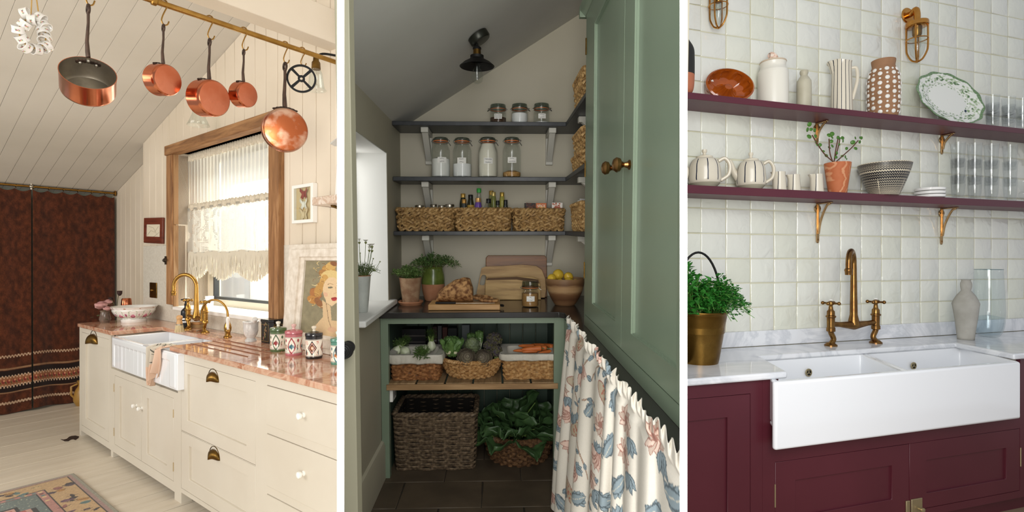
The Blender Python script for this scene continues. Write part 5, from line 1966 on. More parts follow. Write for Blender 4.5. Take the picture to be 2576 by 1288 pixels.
m_rope = wicker('water hyacinth', '#7a5a34', '#a98552', '#c9a873')
m_willow = wicker('red willow', '#6b3f22', '#96643a', '#b98555')
m_willow2 = wicker('pale willow', '#8a5f35', '#b58a55', '#d0aa78')
m_greyw = wicker('weathered willow', '#3f3328', '#64533f', '#86725a')
m_brw = wicker('brown willow', '#3a2615', '#5c4027', '#7a5a3a')

# three woven baskets on the lowest shelf, one on the return
bz = sw[2]
bk = {}
for px0, px1, py_, lab, nm in ((997, 1140, 529, 'woven seagrass basket of jars at the left of the lowest shelf', 'a'), (1145, 1285, 529, 'woven seagrass basket holding oil bottles on the lowest shelf', 'b'), (1293, 1420, 530, 'woven seagrass basket of spice packets on the lowest shelf', 'c')):
    v0 = SHV + .012
    a, b = M.u(px0, v0, 550), M.u(px1, v0, 550)
    hh = M.w(1200, py_, v0) - bz
    t = thing('storage_basket', lab, 'basket', M, ((a + b) / 2, v0 + .13, bz + .002), group='woven shelf baskets')
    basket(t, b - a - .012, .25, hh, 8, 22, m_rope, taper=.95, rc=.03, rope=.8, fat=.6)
    bk[nm] = ((a + b) / 2, v0 + .13, hh)


def side_basket(v0, v1, wz, hh, lab, u0=SU + .02, fat=.6, rows=9):
    t = thing('storage_basket', lab, 'basket', M, (u0 + .12, (v0 + v1) / 2, wz + .002), group='woven shelf baskets')
    basket(t, .24, v1 - v0, hh, rows, 30, m_rope, taper=.93, rc=.03, rope=.8, fat=fat)


side_basket(3.02, 3.42, bz, M.w(1450, 520, 3.4) - bz, 'woven seagrass basket on the return of the lowest shelf')
side_basket(2.95, 3.33, sw[0], .16, 'woven seagrass basket on the topmost shelf behind the cupboard', SU + .02)
side_basket(2.95, 3.36, sw[1], .075, 'lower of two stacked seagrass baskets on the middle shelf', SU + .012, rows=5)
side_basket(2.96, 3.34, sw[1] + .085, .12, 'upper of two stacked seagrass baskets on the middle shelf', SU + .02, rows=7)


# ------------------------------------------------------------------ clip-top jars
m_seal = mat('orange rubber seal', '#d9793f', .5)
m_wire = mat('jar wire', '#8f8d88', .3, 1.0)
m_label = mat('paper label', '#eceae4', .7)
m_ink = mat('black ink', '#20201f', .7)
m_jlid = glass('jar lid glass', '#b9c2bd', .08, .8, .4)
m_jar = glass('jar glass', '#fafcfb', .03, .80)


def jar(x, v, base, hw, yb, yt, label, content=None, fill=.5, words=(), big=True, ly=.5, lx=0.0, clip=1, grp='clip-top jars'):
    (u_, w_), pr = M.prof(x, v, [(hw, yb), (hw, yt)], base)
    r, H = pr[0][0], pr[-1][1]
    t = thing('clip_top_jar', label, 'jar', M, (u_, v, base + .001), group=grp)
    if big:
        pf = [(r * .82, 0), (r * .96, H * .02), (r, H * .06), (r, H * .62), (r * .97, H * .70), (r * .80, H * .81), (r * .72, H * .85), (r * .72, H * .90)]
    else:
        pf = [(r * .82, 0), (r * .96, H * .03), (r, H * .1), (r, H * .50), (r * .94, H * .60), (r * .86, H * .66), (r * .86, H * .74)]
    part(t, 'body', MB().lathe([(0, 0)] + smooth_prof(pf, 3), 36), m_jar)
    zt = pf[-1][1]
    rn = pf[-1][0]
    part(t, 'seal', MB().lathe([(rn * 1.02, zt - .001), (rn * 1.10, zt - .001), (rn * 1.10, zt + H * .017), (rn * 1.02, zt + H * .017)], 32), m_seal)
    part(t, 'lid', MB().lathe([(rn * 1.12, zt + H * .017), (rn * 1.14, zt + H * .04), (rn * 1.06, H * .985), (rn * .9, H), (0, H * .99)], 32), m_jlid)
    wr_ = MB()
    for zz in (zt - H * .025, zt + H * .045):
        wr_.tube([(rn * 1.15 * cos(a * pi / 12), rn * 1.15 * sin(a * pi / 12), zz) for a in range(24)], .0018, 5, True)
    s_ = clip
    wr_.tube([(s_ * rn * 1.15, -.004, zt + H * .05), (s_ * rn * 1.4, -.012, zt + H * .02), (s_ * rn * 1.2, -.014, zt - H * .02), (s_ * rn * 1.45, -.018, zt - H * .08), (s_ * rn * 1.5, -.006, zt - H * .1), (s_ * rn * 1.2, .0, zt - H * .02)], .0022, 5)
    wr_.tube([(-s_ * rn * 1.12, 0, zt - H * .03), (-s_ * rn * 1.35, 0, zt), (-s_ * rn * 1.2, 0, zt + H * .05)], .0022, 5)
    part(t, 'wire_clip', wr_, m_wire)
    if content:
        cm, bump = content
        top = H * fill
        pc_ = [(r * .78, .004), (r * .92, H * .03), (r * .96, H * .07)] + ([(r * .96, min(top, H * .6))]) + ([(r * .76, H * .76), (rn * .9, top)] if fill > .7 else [])
        part(t, 'contents', MB().lathe([(0, .004)] + pc_ + [(r * .5 * (1 if fill < .7 else .6), top + (.012 if bump else .002)), (0, top + (.006 if bump else .002))], 32), cm)
    if words:
        lw_ = r * .95
        lh = r * .6
        rl = r * 1.012

        def lab(s_, t_):
            an = -pi / 2 + lx + (s_ - .5) * lw_ / r
            return (rl * cos(an), rl * sin(an), H * ly + (.5 - t_) * lh)
        lo = part(t, 'label', MB().grid(lab, 10, 2), m_label)
        ink = MB()
        rg = random.Random(len(label))
        for j, wd in enumerate(words):
            n = len(wd)
            zz = H * ly + lh * (.25 - .5 * j / max(1, len(words) - 1) if len(words) > 1 else 0)
            pts_ = []
            for q in range(n * 3):
                an = -pi / 2 + lx + ((q / (n * 3) - .5) * .8 * lw_ / r * min(1, n / 8))
                pts_.append(((rl + .0012) * cos(an), (rl + .0012) * sin(an), zz + rg.uniform(-.5, .5) * lh * .2))
            ink.tube(pts_, lh * .022, 4)
        part(lo, 'writing', ink, m_ink)
    return t


m_flour = mat('white flour', '#e9e7e2', .9)
m_sugar = mat('white sugar', '#edeceb', .85, bump=.2, bscale=300)
m_cream2 = mat('plain flour', '#e6e0d0', .9)
m_brsug = mat('dark brown sugar', '#3f2b1e', .9, c2='#57402e', scale=60)
m_pasta = mat('golden pasta', '#a87a3f', .6, c2='#c79a5c', scale=80, bump=.8, bscale=90, bdist=.008)
m_hon = mat('set honey', '#a27a4a', .4)
b1 = sw[1]
jv = SHV + .085
jar(1109, jv, b1, 23.5, 444, 347, 'tall clip-top jar half full of milled flour, first on the middle shelf', (m_flour, True), .46, ('bread', 'flour'), ly=.42, lx=.25)
jar(1163, jv, b1, 23.5, 444, 348, 'tall clip-top jar with white sugar below its label, second on the middle shelf', (m_sugar, False), .34, ('White', 'Sugar'), ly=.41)
jar(1227.5, jv, b1, 24, 444, 347, 'tall clip-top jar filled to the neck with plain flour', (m_cream2, False), .84, ('Plain Flour', 'use by'), ly=.40, lx=.05)
jar(1287.5, jv, b1, 23, 444, 347, 'tall clip-top jar with a few pasta pieces at the bottom', (m_pasta, True), .13, ('Pasta', 'cook 10 min'), ly=.42, lx=.0)
b0 = sw[0]
jar(1253, jv, b0, 20.5, 304, 264, 'small clip-top jar of dark brown sugar on the topmost shelf', (m_brsug, False), .30, ('Dark brown', 'soft sugar', 'use first'), False, .32, clip=-1)
jar(1307, jv, b0, 20.5, 304, 263, 'small clip-top jar of white salt on the topmost shelf', (m_sugar, True), .5, (), False)
jar(1362, jv, b0, 20, 304, 262, 'small nearly empty clip-top jar with a label on the topmost shelf', (m_sugar, False), .06, ('baking', 'powder'), False, .33)
jar(1333.5, 3.36, MWT, 21.5, 757, 707, 'small clip-top jar of honey standing on the dark worktop', (m_hon, False), .52, ('raw', 'honey'), False, .33)

# ------------------------------------------------------------------ jars, bottles and packets in the baskets
ua, va, ha = bk['a']
for i, px_ in enumerate((1057, 1092, 1112, 1132)):
    hw = (11, 8, 8, 11)[i]
    r = M.rad(0, va, 0, hw)
    t = thing('basket_jar', ('squat lidded jar first from the left', 'small lidded jar second from the left', 'small lidded jar third from the left', 'squat lidded jar at the right end')[i] + ' in the left shelf basket', 'jar', M, (M.u(px_, va - .03), va - .03, bz + .012), group='jars in the left basket')
    hh = ha + .026 + .006 * (i % 2)
    part(t, 'jar', MB().lathe([(0, 0), (r, 0), (r, hh - .02), (r * .9, hh - .014)], 24), m_jar)
    part(t, 'lid', MB().lathe([(r * 1.05, hh - .016), (r * 1.05, hh - .003), (r * .95, hh), (0, hh)], 24), m_steel)
ub, vb, hb = bk['b']
bots = ((1165, 487, 6, '#c9a253', '#2a2f1d', .04, 'gold-capped dark oil bottle at the left back'), (1167.5, 501, 6, '#b98a45', '#3a3d38', -.05, 'short gold-capped bottle at the left front'), (1184, 490, 6, '#1d1b1a', '#33301d', .03, 'black-capped dark bottle with a yellow label'), (1205, 474, 5.5, '#3fae4a', '#c9d2c4', .05, 'clear bottle with a bright green cap'), (1203, 498, 7, '#cfa46a', '#6c4b9a', -.06, 'purple-labelled bottle with a copper cap'), (1229, 500, 6, '#191919', '#a9b0a6', -.07, 'wide clear bottle with a black cap'), (1236, 480, 5.5, '#c9a253', '#8a8a55', .06, 'tall gold-capped oil bottle at the back'), (1241.5, 483, 5.5, '#c6b06c', '#7d8048', .0, 'gold-capped olive oil bottle'), (1252, 505, 5, '#1f1f1f', '#b3b8b0', -.05, 'slim clear bottle with a dark cap'), (1263, 484, 5.5, '#c6a64f', '#a8a04e', .05, 'tall yellow oil bottle with a gold cap'), (1272, 503, 4.8, '#1d1d1d', '#2b2e2a', -.04, 'slim black bottle at the right'))
for px_, yt, hw, capc, bodc, dv, lab in bots:
    v_ = vb + dv
    zt = M.w(px_, yt, v_) - bz - .01
    r = M.rad(0, v_, 0, hw)
    wide = 2.2 if 'wide' in lab else 1.45
    t = thing('oil_bottle', lab + ' in the middle shelf basket', 'bottle', M, (M.u(px_, v_, 500), v_, bz + .01), group='bottles in the middle basket')
    z0 = hb + .02
    zs_ = min(zt - .05, z0 + (zt - z0) * .5)
    clear = bodc in ('#c9d2c4', '#a9b0a6', '#b3b8b0')
    part(t, 'body', MB().lathe([(0, 0), (r * wide, 0), (r * wide, zs_ - .02), (r * .85, zs_ + (.03 if wide < 2 else .045)), (r * .8, zt - .02)], 24), m_jar if clear else mat('bottle glass', bodc, .1))
    part(t, 'cap', MB().lathe([(r * .95, zt - .03), (r, zt - .028), (r, zt - .002), (r * .9, zt), (0, zt)], 20), mat('bottle cap', capc, .35, .5 if capc[1] in 'cb' else 0))
    if 'label' in lab:
        part(t, 'label', MB().lathe([(r * wide * 1.01, z0 - .03), (r * wide * 1.01, zs_ - .022)] if 'purple' not in lab else [(r * .98, zt - .1), (r * .98, zt - .035)], 24), mat('bottle label', '#c9a045' if 'yellow' in lab else '#6d4aa0', .5))
uc, vc, hc = bk['c']
pk = ((1333, 511, 26, '#2b2220', '#6b3b2a', .0, None, 'black and brown spice packet', .1), (1361, 511, 26, '#c9682f', '#e0a04a', -.05, 'SPICE', 'orange spice mix packet reading SPICE', .0), (1401, 510, 27, '#e6ddd4', '#b3532f', -.05, 'SPICE', 'white and rust spice mix packet reading SPICE', .0))
for px_, yt, wpx, c1_, c2_, dv, tx, lab, rz in pk:
    v_ = vc + dv
    zt = M.w(px_, yt, v_) - bz - .02
    wd = M.u(px_ + wpx / 2, v_) - M.u(px_ - wpx / 2, v_)
    t = thing('spice_packet', lab + ' standing in the right shelf basket', 'packet', M, (M.u(px_, v_, 520), v_, bz + .02), RZ(rz), group='packets in the right basket')
    part(t, 'carton', MB().box((-wd / 2, -.015, 0), (wd / 2, .015, zt)), mat('carton print', c1_, .5), bev=.001, seg=1)
    rg = random.Random(px_)
    mb = MB()
    for q in range(12):
        mb.ball((rg.uniform(-.42, .42) * wd, -.0152, zt - rg.uniform(.002, .045)), (.006, .0006, .005), 8, 4)
    part(t, 'print', mb.lathe([(0, 0), (wd * .3, 0), (wd * .3, .0006), (0, .0008)], 20, axis='-y', c=(0, -.0152, zt - .04)), mat('carton print b', c2_, .5))
    if tx:
        ob('lettering', text_mesh(tx, .023, 'lettering', mat('carton letters', '#f2e8da' if c1_ == '#e6ddd4' else '#f4efe6', .5)), t, T(0, -.0165, zt - .021) @ RX(pi / 2))
v_ = 3.25
for px_, py_, c_, lab in ((1437, 505, '#e7e5e0', 'white folded paper packet in the side basket'), (1459, 515, '#7a4a8c', 'purple packet in the side basket'), (1447, 512, '#d5d8cc', 'pale carton in the side basket')):
    p = M.at(px_, py_, v=v_)
    t = thing('dry_packet', lab, 'packet', M, (.52 + .04 * (px_ % 3), v_ + .03 * (px_ % 3), bz + .02), RZ(.5), group='packets in the side basket')
    zt = p[2] - bz - .02
    part(t, 'carton', MB().box((-.022, -.012, 0), (.022, .012, zt)), mat('packet card', c_, .5), bev=.001, seg=1)
    part(t, 'flap', MB().box((-.022, -.012, zt), (.022, -.010, zt + .012)), mat('packet flap', c_, .5))


# ------------------------------------------------------------------ herbs
def leaf_mesh(mb, p, d, ln, wd, up=Vector((0, 0, 1)), fold=.25):
    d = d.normalized()
    s_ = d.cross(up)
    s_ = s_.normalized() if s_.length > 1e-4 else Vector((1, 0, 0))
    n = s_.cross(d)
    a, b, c, e = p, p + d * ln * .55 + s_ * wd / 2 + n * wd * fold, p + d * ln, p + d * ln * .55 - s_ * wd / 2 + n * wd * fold
    m_ = p + d * ln * .55
    mb.add([a, b, c, e, m_], [(0, 1, 4), (1, 2, 4), (2, 3, 4), (3, 0, 4)])


def herb(root, n, R_, H_, z0, lsz, mt, stemm, seed, spread=1.0, per=9, droop=.3, bias=None, lw=.6, wild=.4):
    rg = random.Random(seed)
    lf, st = MB(), MB()
    for i in range(n):
        a = rg.uniform(0, 2 * pi)
        q = math.sqrt(rg.random())
        b = Vector((q * R_ * .6 * cos(a), q * R_ * .6 * sin(a), z0))
        out = Vector((cos(a), sin(a), 0)) * q * R_ * spread
        if bias:
            out += Vector(bias) * rg.random()
        h = H_ * (1 - .45 * q * q) * rg.uniform(.65, 1.05)
        tip = b + out + Vector((0, 0, h - droop * H_ * q))
        midp = b + out * .4 + Vector((0, 0, h * .7))
        pts_ = curve_pts([b, midp, tip], 4)
        st.tube(pts_, lsz * .08, 3)
        for k in range(per):
            f = .25 + .75 * (k + rg.random()) / per
            p = pts_[min(len(pts_) - 1, int(f * (len(pts_) - 1)))]
            d = Vector((rg.uniform(-1, 1), rg.uniform(-1, 1), rg.uniform(-.4, .9)))
            leaf_mesh(lf, p + d * lsz * wild * .5, d, lsz * rg.uniform(.7, 1.2), lsz * lw)
    part(root, 'stems', st, stemm, kind='stuff')
    part(root, 'foliage', lf, mt, smooth=False, kind='stuff')


m_herb = mat('herb green', '#6f8a4a', .55, c2='#4f6a35', scale=30)
m_herb2 = mat('thyme green', '#5f7d42', .55, c2='#456234', scale=30)
m_stem = mat('herb stem', '#6b7a45', .6)
m_soil = mat('potting soil', '#2a1f17', .95)
m_terrap = mat('weathered terracotta', '#a98a6c', .85, c2='#8f6b50', scale=22, detail=8, lo=.4, hi=.6, bump=.2, bscale=80)
m_terra = mat('terracotta', '#b8815f', .8, c2='#a8714f', scale=15)
pv_ = 3.47
(u_, w_), pr = M.prof(1033, pv_, [(20, 746), (21, 742), (28, 696), (29.5, 693)], MWT + .022)
t = thing('herb_pot', 'weathered terracotta pot of oregano on a saucer', 'potted herb', M, (u_, pv_, MWT))
rs = M.rad(u_, pv_, MWT, 32)
part(t, 'saucer', MB().lathe([(0, 0), (rs * .85, 0), (rs, .018), (rs * .98, .024), (rs * .88, .01), (0, .008)], 36), m_terra)
part(t, 'pot', MB().lathe([(0, .009)] + [(r, z + .01) for r, z in pr] + [(pr[-1][0] * .92, pr[-1][1] + .01), (pr[-1][0] * .85, pr[-1][1] - .01)], 36), m_terrap)
part(t, 'soil', MB().lathe([(0, pr[-1][1] - .006), (pr[-1][0] * .9, pr[-1][1] - .008)], 24), m_soil)
herb(t, 60, pr[-1][0] * 1.05, .085, pr[-1][1], .022, m_herb, m_stem, 3, 1.0, 12, .1, bias=(-.05, 0, 0))
pv_ = 3.66
(u_, w_), pr = M.prof(1090, pv_, [(20, 741), (23, 735), (29, 712), (28, 690), (25, 676), (27, 671)], MWT)
t = thing('herb_pot', 'green glazed jar of thyme standing against the pantry wall', 'potted herb', M, (u_, pv_, MWT + .001))
pr2 = smooth_prof(pr, 4)
m_gglaze = mat('green pot glaze', '#4f5f26', .22, c2='#6b7a38', scale=14)
zc = pr2[-1][1] * .42
part(t, 'pot', MB().lathe([(0, 0)] + pr2 + [(pr2[-1][0] * .9, pr2[-1][1] - .002)], 36), m_terra)
part(t, 'glaze', MB().lathe([(r * 1.012, z) for r, z in pr2 if z > zc] + [(pr2[-1][0] * .9, pr2[-1][1])], 36, mod=None), m_gglaze, label='green glazed upper body')
herb(t, 80, .105, .12, pr2[-1][1] - .01, .019, m_herb2, m_stem, 5, 1.25, 14, .45, bias=(.05, -.02, -.01))

# daisies in a tall white pot on the sill
pv_ = 2.93
(u_, w_), pr = M.prof(912, pv_, [(13, 776), (14, 772), (22, 697), (22.5, 693)], wz0)
t = thing('daisy_pot', 'tall pale grey pot of white daisies on the window sill', 'potted plant', M, (u_, pv_, wz0 + .001))
part(t, 'pot', MB().lathe([(0, 0)] + pr + [(pr[-1][0] * .92, pr[-1][1]), (pr[-1][0] * .86, pr[-1][1] - .02)], 36), mat('pale crackle glaze', '#c3c6bf', .35, c2='#b3b6b0', scale=14))
part(t, 'rim_edge', MB().lathe([(pr[-1][0] * 1.0, pr[-1][1] - .003), (pr[-1][0] * 1.01, pr[-1][1] + .001), (pr[-1][0] * .92, pr[-1][1] + .001)], 36), m_terra)
part(t, 'soil', MB().lathe([(0, pr[-1][1] - .01), (pr[-1][0] * .9, pr[-1][1] - .01)], 24), m_soil)
herb(t, 60, pr[-1][0] * 1.3, .085, pr[-1][1] - .005, .020, mat('grey green fern leaf', '#6f8458', .6, c2='#566b45', scale=30), m_stem, 9, 1.1, 9, .3, lw=.18)
m_petal = mat('daisy petals', '#eceade', .7)
m_bud = mat('daisy calyx', '#8a8f5a', .7)
hz = pr[-1][1]
for i, (px_, py_, kind) in enumerate(((905, 609, 1), (920, 609, 2), (929, 620, 2), (937, 619, 2), (929, 629, 1), (935, 630, 1), (907, 637, 0), (939, 651, 0), (955, 659, 0), (893, 626, 0))):
    e = M.at(px_, py_, v=pv_) - Vector((u_, pv_, wz0))
    e.y = .01 * (i % 3 - 1)
    part(t, 'flower_stem', MB().tube(curve_pts([(e.x * .3, 0, hz), (e.x * .75, e.y, hz + (e.z - hz) * .5), e], 4), .0014, 5), m_stem)
    if kind == 0:
        part(t, 'bud', MB().ball(e, .004, 8, 6), m_bud)
    else:
        fl_ = part(t, 'flower', MB().lathe([(0, -.012), (.004, -.010), (.0075, -.002), (.005, .001), (0, .001)], 12, c=e), m_bud)
        mb = MB()
        for q in range(14):
            a = q * 2 * pi / 14
            rr = .009 if kind == 2 else .005
            c_ = Vector(e) + Vector((cos(a) * rr * .5, sin(a) * rr * .5, .003))
            leaf_mesh(mb, Vector(e), Vector((cos(a), sin(a), .8 if kind == 2 else 2.5)), .021, .009)
        part(fl_, 'petals', mb, m_petal)

# ------------------------------------------------------------------ bread on a board, knife
v0, v1 = 3.20, 3.42
bu0, bu1 = M.u(1077, v0, 770), M.u(1258, v0, 770)
m_oak = wood('oak board', '#9c7240', '#b98d57', '#cfa671', 'x', 4, .5, .12)
bd = thing('bread_board', 'thick pale oak bread board with a rope loop on the dark worktop', 'board', M, (bu0, v0, MWT))
part(bd, 'slab', MB().box((0, 0, .001), (bu1 - bu0, v1 - v0, .036)), m_oak, bev=.004)
part(bd, 'loop', MB().tube(curve_pts([(bu1 - bu0 - .002, .06, .02), (bu1 - bu0 + .02, .05, .018), (bu1 - bu0 + .02, .1, .018), (bu1 - bu0 - .002, .1, .02)], 4), .004, 6), m_black)
lz_ = MWT + .037
rg = random.Random(21)
bc = M.u(1136, 3.33, 730)
bwid = (M.u(1183, 3.3) - M.u(1089, 3.3))
bht = M.w(1160, 703, 3.33) - lz_
mb = MB()


def loaf(s_, t_):
    # s around, t along x
    x = (t_ - .42) * bwid
    prof_ = (0.30 + .75 * sin(min(1, t_ * 1.25) * pi / 2) ** .9) * min(1, (t_ / .06 + .02) ** .5 if t_ < .06 else 1) * (1 if t_ < .92 else max(.55, 1 - (t_ - .92) * 5))
    an = 2 * pi * s_
    yy = .075 * sin(an) * (.55 + .45 * prof_) * (.3 + .7 * min(1, t_ / .1))
    zz = bht * .5 * prof_ * (1 - cos(an)) / 1.0
    nz = 1 + .03 * sin(9 * an + 14 * t_) + .02 * sin(23 * t_ + 5 * an)
    return (x, yy * nz, max(0.0005, zz * nz if zz > .004 else zz))


mb.grid(loaf, 48, 40, True)
n0 = len(mb.v) - 48
mb.f.append([n0 + k for k in range(48)])
m_crust = mat('bread crust', '#6b4222', .75, c2='#bf925f', scale=45, detail=8, lo=.38, hi=.62, bump=.6, bscale=90, bdist=.004)
solo('bread_loaf', 'half a crusty brown loaf on the bread board', 'bread', M, (bc, 3.335, lz_), mb, m_crust)
for i, (px_, py_, rz, rt, lab) in enumerate(((1207, 741, .2, .25, 'bread slice leaning at the back of the heap'), (1222, 745, -.1, .5, 'middle slice of cut bread'), (1237, 748, .35, .15, 'front slice of cut bread lying flat'))):
    p = M.at(px_, 752, w=lz_)
    mb = MB()
    mb.grid(lambda s_, t_: (.045 * cos(2 * pi * s_) * (t_ if t_ < .999 else 1), .028 * sin(2 * pi * s_) * t_, 0), 20, 1, True)
    o_ = [(.046 * cos(a * pi / 12) * (1 + .1 * sin(a * 1.3)), .026 * sin(a * pi / 12) + (.008 if 4 < a < 9 else 0)) for a in range(24)]
    mb = MB().prism(o_, 0, .016)
    solo('bread_slice', lab, 'bread', M, (p[0], 3.29 + .03 * (2 - i) * .8, lz_ + .004 + .007 * (2 - i)), mb, m_crust, rot=RZ(rz) @ RX(rt), bev=.004, group='cut slices of bread')
kn = M.at(1155, 757, w=lz_)
t = thing('bread_knife', 'bread knife with a dark handle lying along the board front', 'knife', M, (0, 0, 0))
ka, kb, kc = M.u(1094, 3.215), M.u(1146, 3.215), M.u(1245, 3.215)
part(t, 'handle', MB().box((ka, 3.212, lz_ + .001), (kb, 3.23, lz_ + .012)), m_black, bev=.004)
part(t, 'blade', MB().prism([(kb, 3.214), (kc - .02, 3.214), (kc, 3.219), (kb, 3.23)], lz_ + .004, lz_ + .006), m_steel)

# ------------------------------------------------------------------ chopping boards leaning on the wall
def board(px, name, label, v, lean, mt, th=.018, hole=None, bv=.004):
    cx = sum(p[0] for p in px) / len(px)
    u0 = M.u(cx, v, 700)
    pts_ = []
    for x, y in px:
        p = M.at(x, y, v=v)
        pts_.append((p[0] - u0, p[2] - MWT))
    mn = min(p[1] for p in pts_)
    pts_ = [(a, b - mn) for a, b in pts_]
    t = thing(name, label, 'board', M, (u0, v, MWT + .001), RX(-lean), group='chopping boards')
    if hole:
        hp = []
        for x, y in hole:
            p = M.at(x, y, v=v)
            hp.append((p[0] - u0, p[2] - MWT - mn))
        part(t, 'slab', MB().ring(pts_, hp, 0, th, 'y'), mt, bev=bv)
    else:
        part(t, 'slab', MB().prism(pts_, 0, th, 'y'), mt, bev=bv)
    return t, pts_


m_acacia = wood('acacia', '#5a3416', '#7d4f25', '#96632f', 'x', 3, .45, .15)
m_pale = wood('worn sycamore', '#8d6b42', '#b3905f', '#c6a674', 'x', 3, .6, .15)
m_pale2 = wood('worn sycamore b', '#8a6a3f', '#b8965f', '#cbab78', 'x', 3, .6, .15)
board([(1222, 741), (1222, 642), (1227, 636), (1371, 636), (1376, 642), (1376, 741)], 'chopping_board', 'dark acacia chopping board at the back of the stack', 3.80, .06, m_acacia)
# shaped board with a handle slot, as one plank between outline and slot
out_ = [(1198, 728), (1204, 700), (1211, 664), (1220, 660), (1270, 658), (1310, 655), (1350, 658), (1364, 668), (1372, 690), (1374, 720), (1371, 738), (1300, 740), (1240, 740), (1212, 734)]
hl_ = [(1206, 704), (1208, 694), (1211, 684), (1214, 681), (1219, 681), (1222, 683), (1223, 687), (1223, 691), (1222, 696), (1220, 702), (1218, 706), (1215, 707), (1211, 707), (1208, 706)]
board(out_, 'chopping_board', 'shaped wooden board with a slotted handle in the middle of the stack', 3.74, .09, m_pale, hole=hl_, bv=.002)
t, q = board([(1220, 742), (1221, 692), (1226, 686), (1300, 683), (1340, 684), (1356, 690), (1360, 700), (1361, 742)], 'chopping_board', 'small pale board leaning at the front of the stack', 3.66, .10, m_pale2)
part(t, 'dark_edge', MB().prism([(q[1][0] + .004, q[1][1] - .002), (q[2][0] + .003, q[2][1] - .003), (q[3][0], q[3][1] - .002), (q[5][0] - .004, q[5][1] - .003), (q[6][0] - .005, q[6][1] - .004), (q[3][0], q[3][1] - .022)], -.0006, .0, 'y'), mat('dark worn edge', '#5c4127', .7))

# ------------------------------------------------------------------ wooden bowl of lemons
bv_ = 3.42
(u_, w_), pr = M.prof(1421, bv_, [(24, 764), (30, 757), (42, 735), (48, 715), (50, 700)], MWT)
t = thing('wooden_bowl', 'banded mango wood bowl holding lemons', 'bowl', M, (u_, bv_, MWT + .001))
tt = NT('banded mango wood')
cz = tt.n('SeparateXYZ')
tt.l(tt.co(), cz.inputs[0])
nz_ = tt.n('TexNoise', Scale=9.0, Detail=5.0)
tt.l(tt.co((1, 1, 5)), nz_.inputs['Vector'])
ad = tt.n('Math', operation='MULTIPLY_ADD')
tt.l(nz_.outputs['Fac'], ad.inputs[0])
ad.inputs[1].default_value = .035
tt.l(cz.outputs['Z'], ad.inputs[2])
mr = tt.n('MapRange')
tt.l(ad.outputs[0], mr.inputs['Value'])
mr.inputs['From Max'].default_value = pr[-1][1] + .02
tt.l(tt.ramp(mr.outputs[0], [(.1, hx('#8a6645')), (.3, hx('#5f3f28')), (.5, hx('#7c583a')), (.58, hx('#b08e66')), (.72, hx('#a9855c')), (.8, hx('#6b4a30')), (1.0, hx('#8f6e4c'))]), tt.b.inputs['Base Color'])
tt.b.inputs['Roughness'].default_value = .5
pr2 = smooth_prof(pr, 4)
part(t, 'shell', MB().lathe([(0, 0)] + pr2 + [(pr2[-1][0] * .93, pr2[-1][1]), (pr2[-1][0] * .85, pr2[-1][1] * .6), (pr2[-1][0] * .5, pr2[-1][1] * .25), (0, pr2[-1][1] * .2)], 48), tt.m)
m_lem = mat('lemon skin', '#d6b53f', .4, c2='#c9a52f', scale=10, bump=.2, bscale=200)
zr = MWT + pr[-1][1]
for px_, py_, hw, dv, an, lab in ((1404, 691, 15, .0, .5, 'large lemon on top of the heap'), (1388, 700, 12, -.035, .2, 'round lemon at the left rim'), (1430, 697, 13, .0, -.6, 'lemon at the right of the heap'), (1409, 709, 9, -.055, 0, 'lemon mostly hidden at the front left'), (1431, 710, 13, -.045, .1, 'lemon lying low at the front'), (1448, 709, 8, -.02, .4, 'lemon low at the right rim')):
    v_ = bv_ + dv
    p = M.at(px_, py_, v=v_)
    r = M.rad(p[0], v_, p[2], hw)
    pf = [(0, -1.25), (.14, -1.22), (.3, -1.08), (.7, -.75), (.95, -.25), (.97, .2), (.75, .7), (.35, 1.02), (.15, 1.15), (0, 1.2)]
    mb = MB().lathe([(a * r * .95, b * r * .95) for a, b in pf], 24)
    solo('lemon', lab + ' in the wooden bowl', 'lemon', M, p, mb, m_lem, rot=RY(an) @ RX(1.2 + an), group='lemons in the bowl')

# ------------------------------------------------------------------ lower shelf: lined baskets and vegetables
m_linen = mat('cream linen', '#d3cec2', .85, c2='#c2bcae', scale=10, bump=.4, bscale=30, bdist=.01)


def lined(px0, px1, yb, yl, yt, lab, mt):
    v0 = 3.20
    a, b = M.u(px0, v0, 930), M.u(px1, v0, 930)
    hh = M.w(1100, yt, v0) - SLW
    cw_ = M.w(1100, yl, v0) - SLW
    t = thing('lined_basket', lab, 'basket', M, ((a + b) / 2, v0 + .13, SLW + .002), group='lined willow baskets')
    basket(t, b - a, .25, hh * .97, 11, 24, mt, .95, rc=.02, rim=0, wm=m_linen)

    def cloth(s_, t_):
        x, y, nx, ny = rrect(s_, (b - a) + .046, .296, .03)
        e = (.010 * sin(2 * pi * s_ * 17) + .006 * sin(2 * pi * s_ * 41)) * .25 * (1 if t_ > .3 else .3)
        k_ = t_
        return (x + nx * (e + .003 * sin(k_ * pi)), y + ny * (e + .003 * sin(k_ * pi)), hh * 1.0 - (hh - cw_) * (1.02 + .05 * sin(2 * pi * s_ * 9)) * k_ + .003)
    part(t, 'lining_cuff', MB().grid(cloth, 160, 6, True), m_linen, solid=.004)

    def inner(s_, t_):
        k_ = min(1, t_ * 6)
        x, y, nx, ny = rrect(s_, b - a + .044 - .082 * k_, .294 - .082 * k_, .03)
        return (x, y, hh + .004 - hh * .55 * max(0, t_ - .1))
    part(t, 'lining', MB().grid(inner, 60, 12, True).prism([(-(b - a) / 2 + .03, -.09), ((b - a) / 2 - .03, -.09), ((b - a) / 2 - .03, .09), (-(b - a) / 2 + .03, .09)], hh * .5, hh * .55), m_linen)
    return (a + b) / 2, v0 + .13, SLW + hh


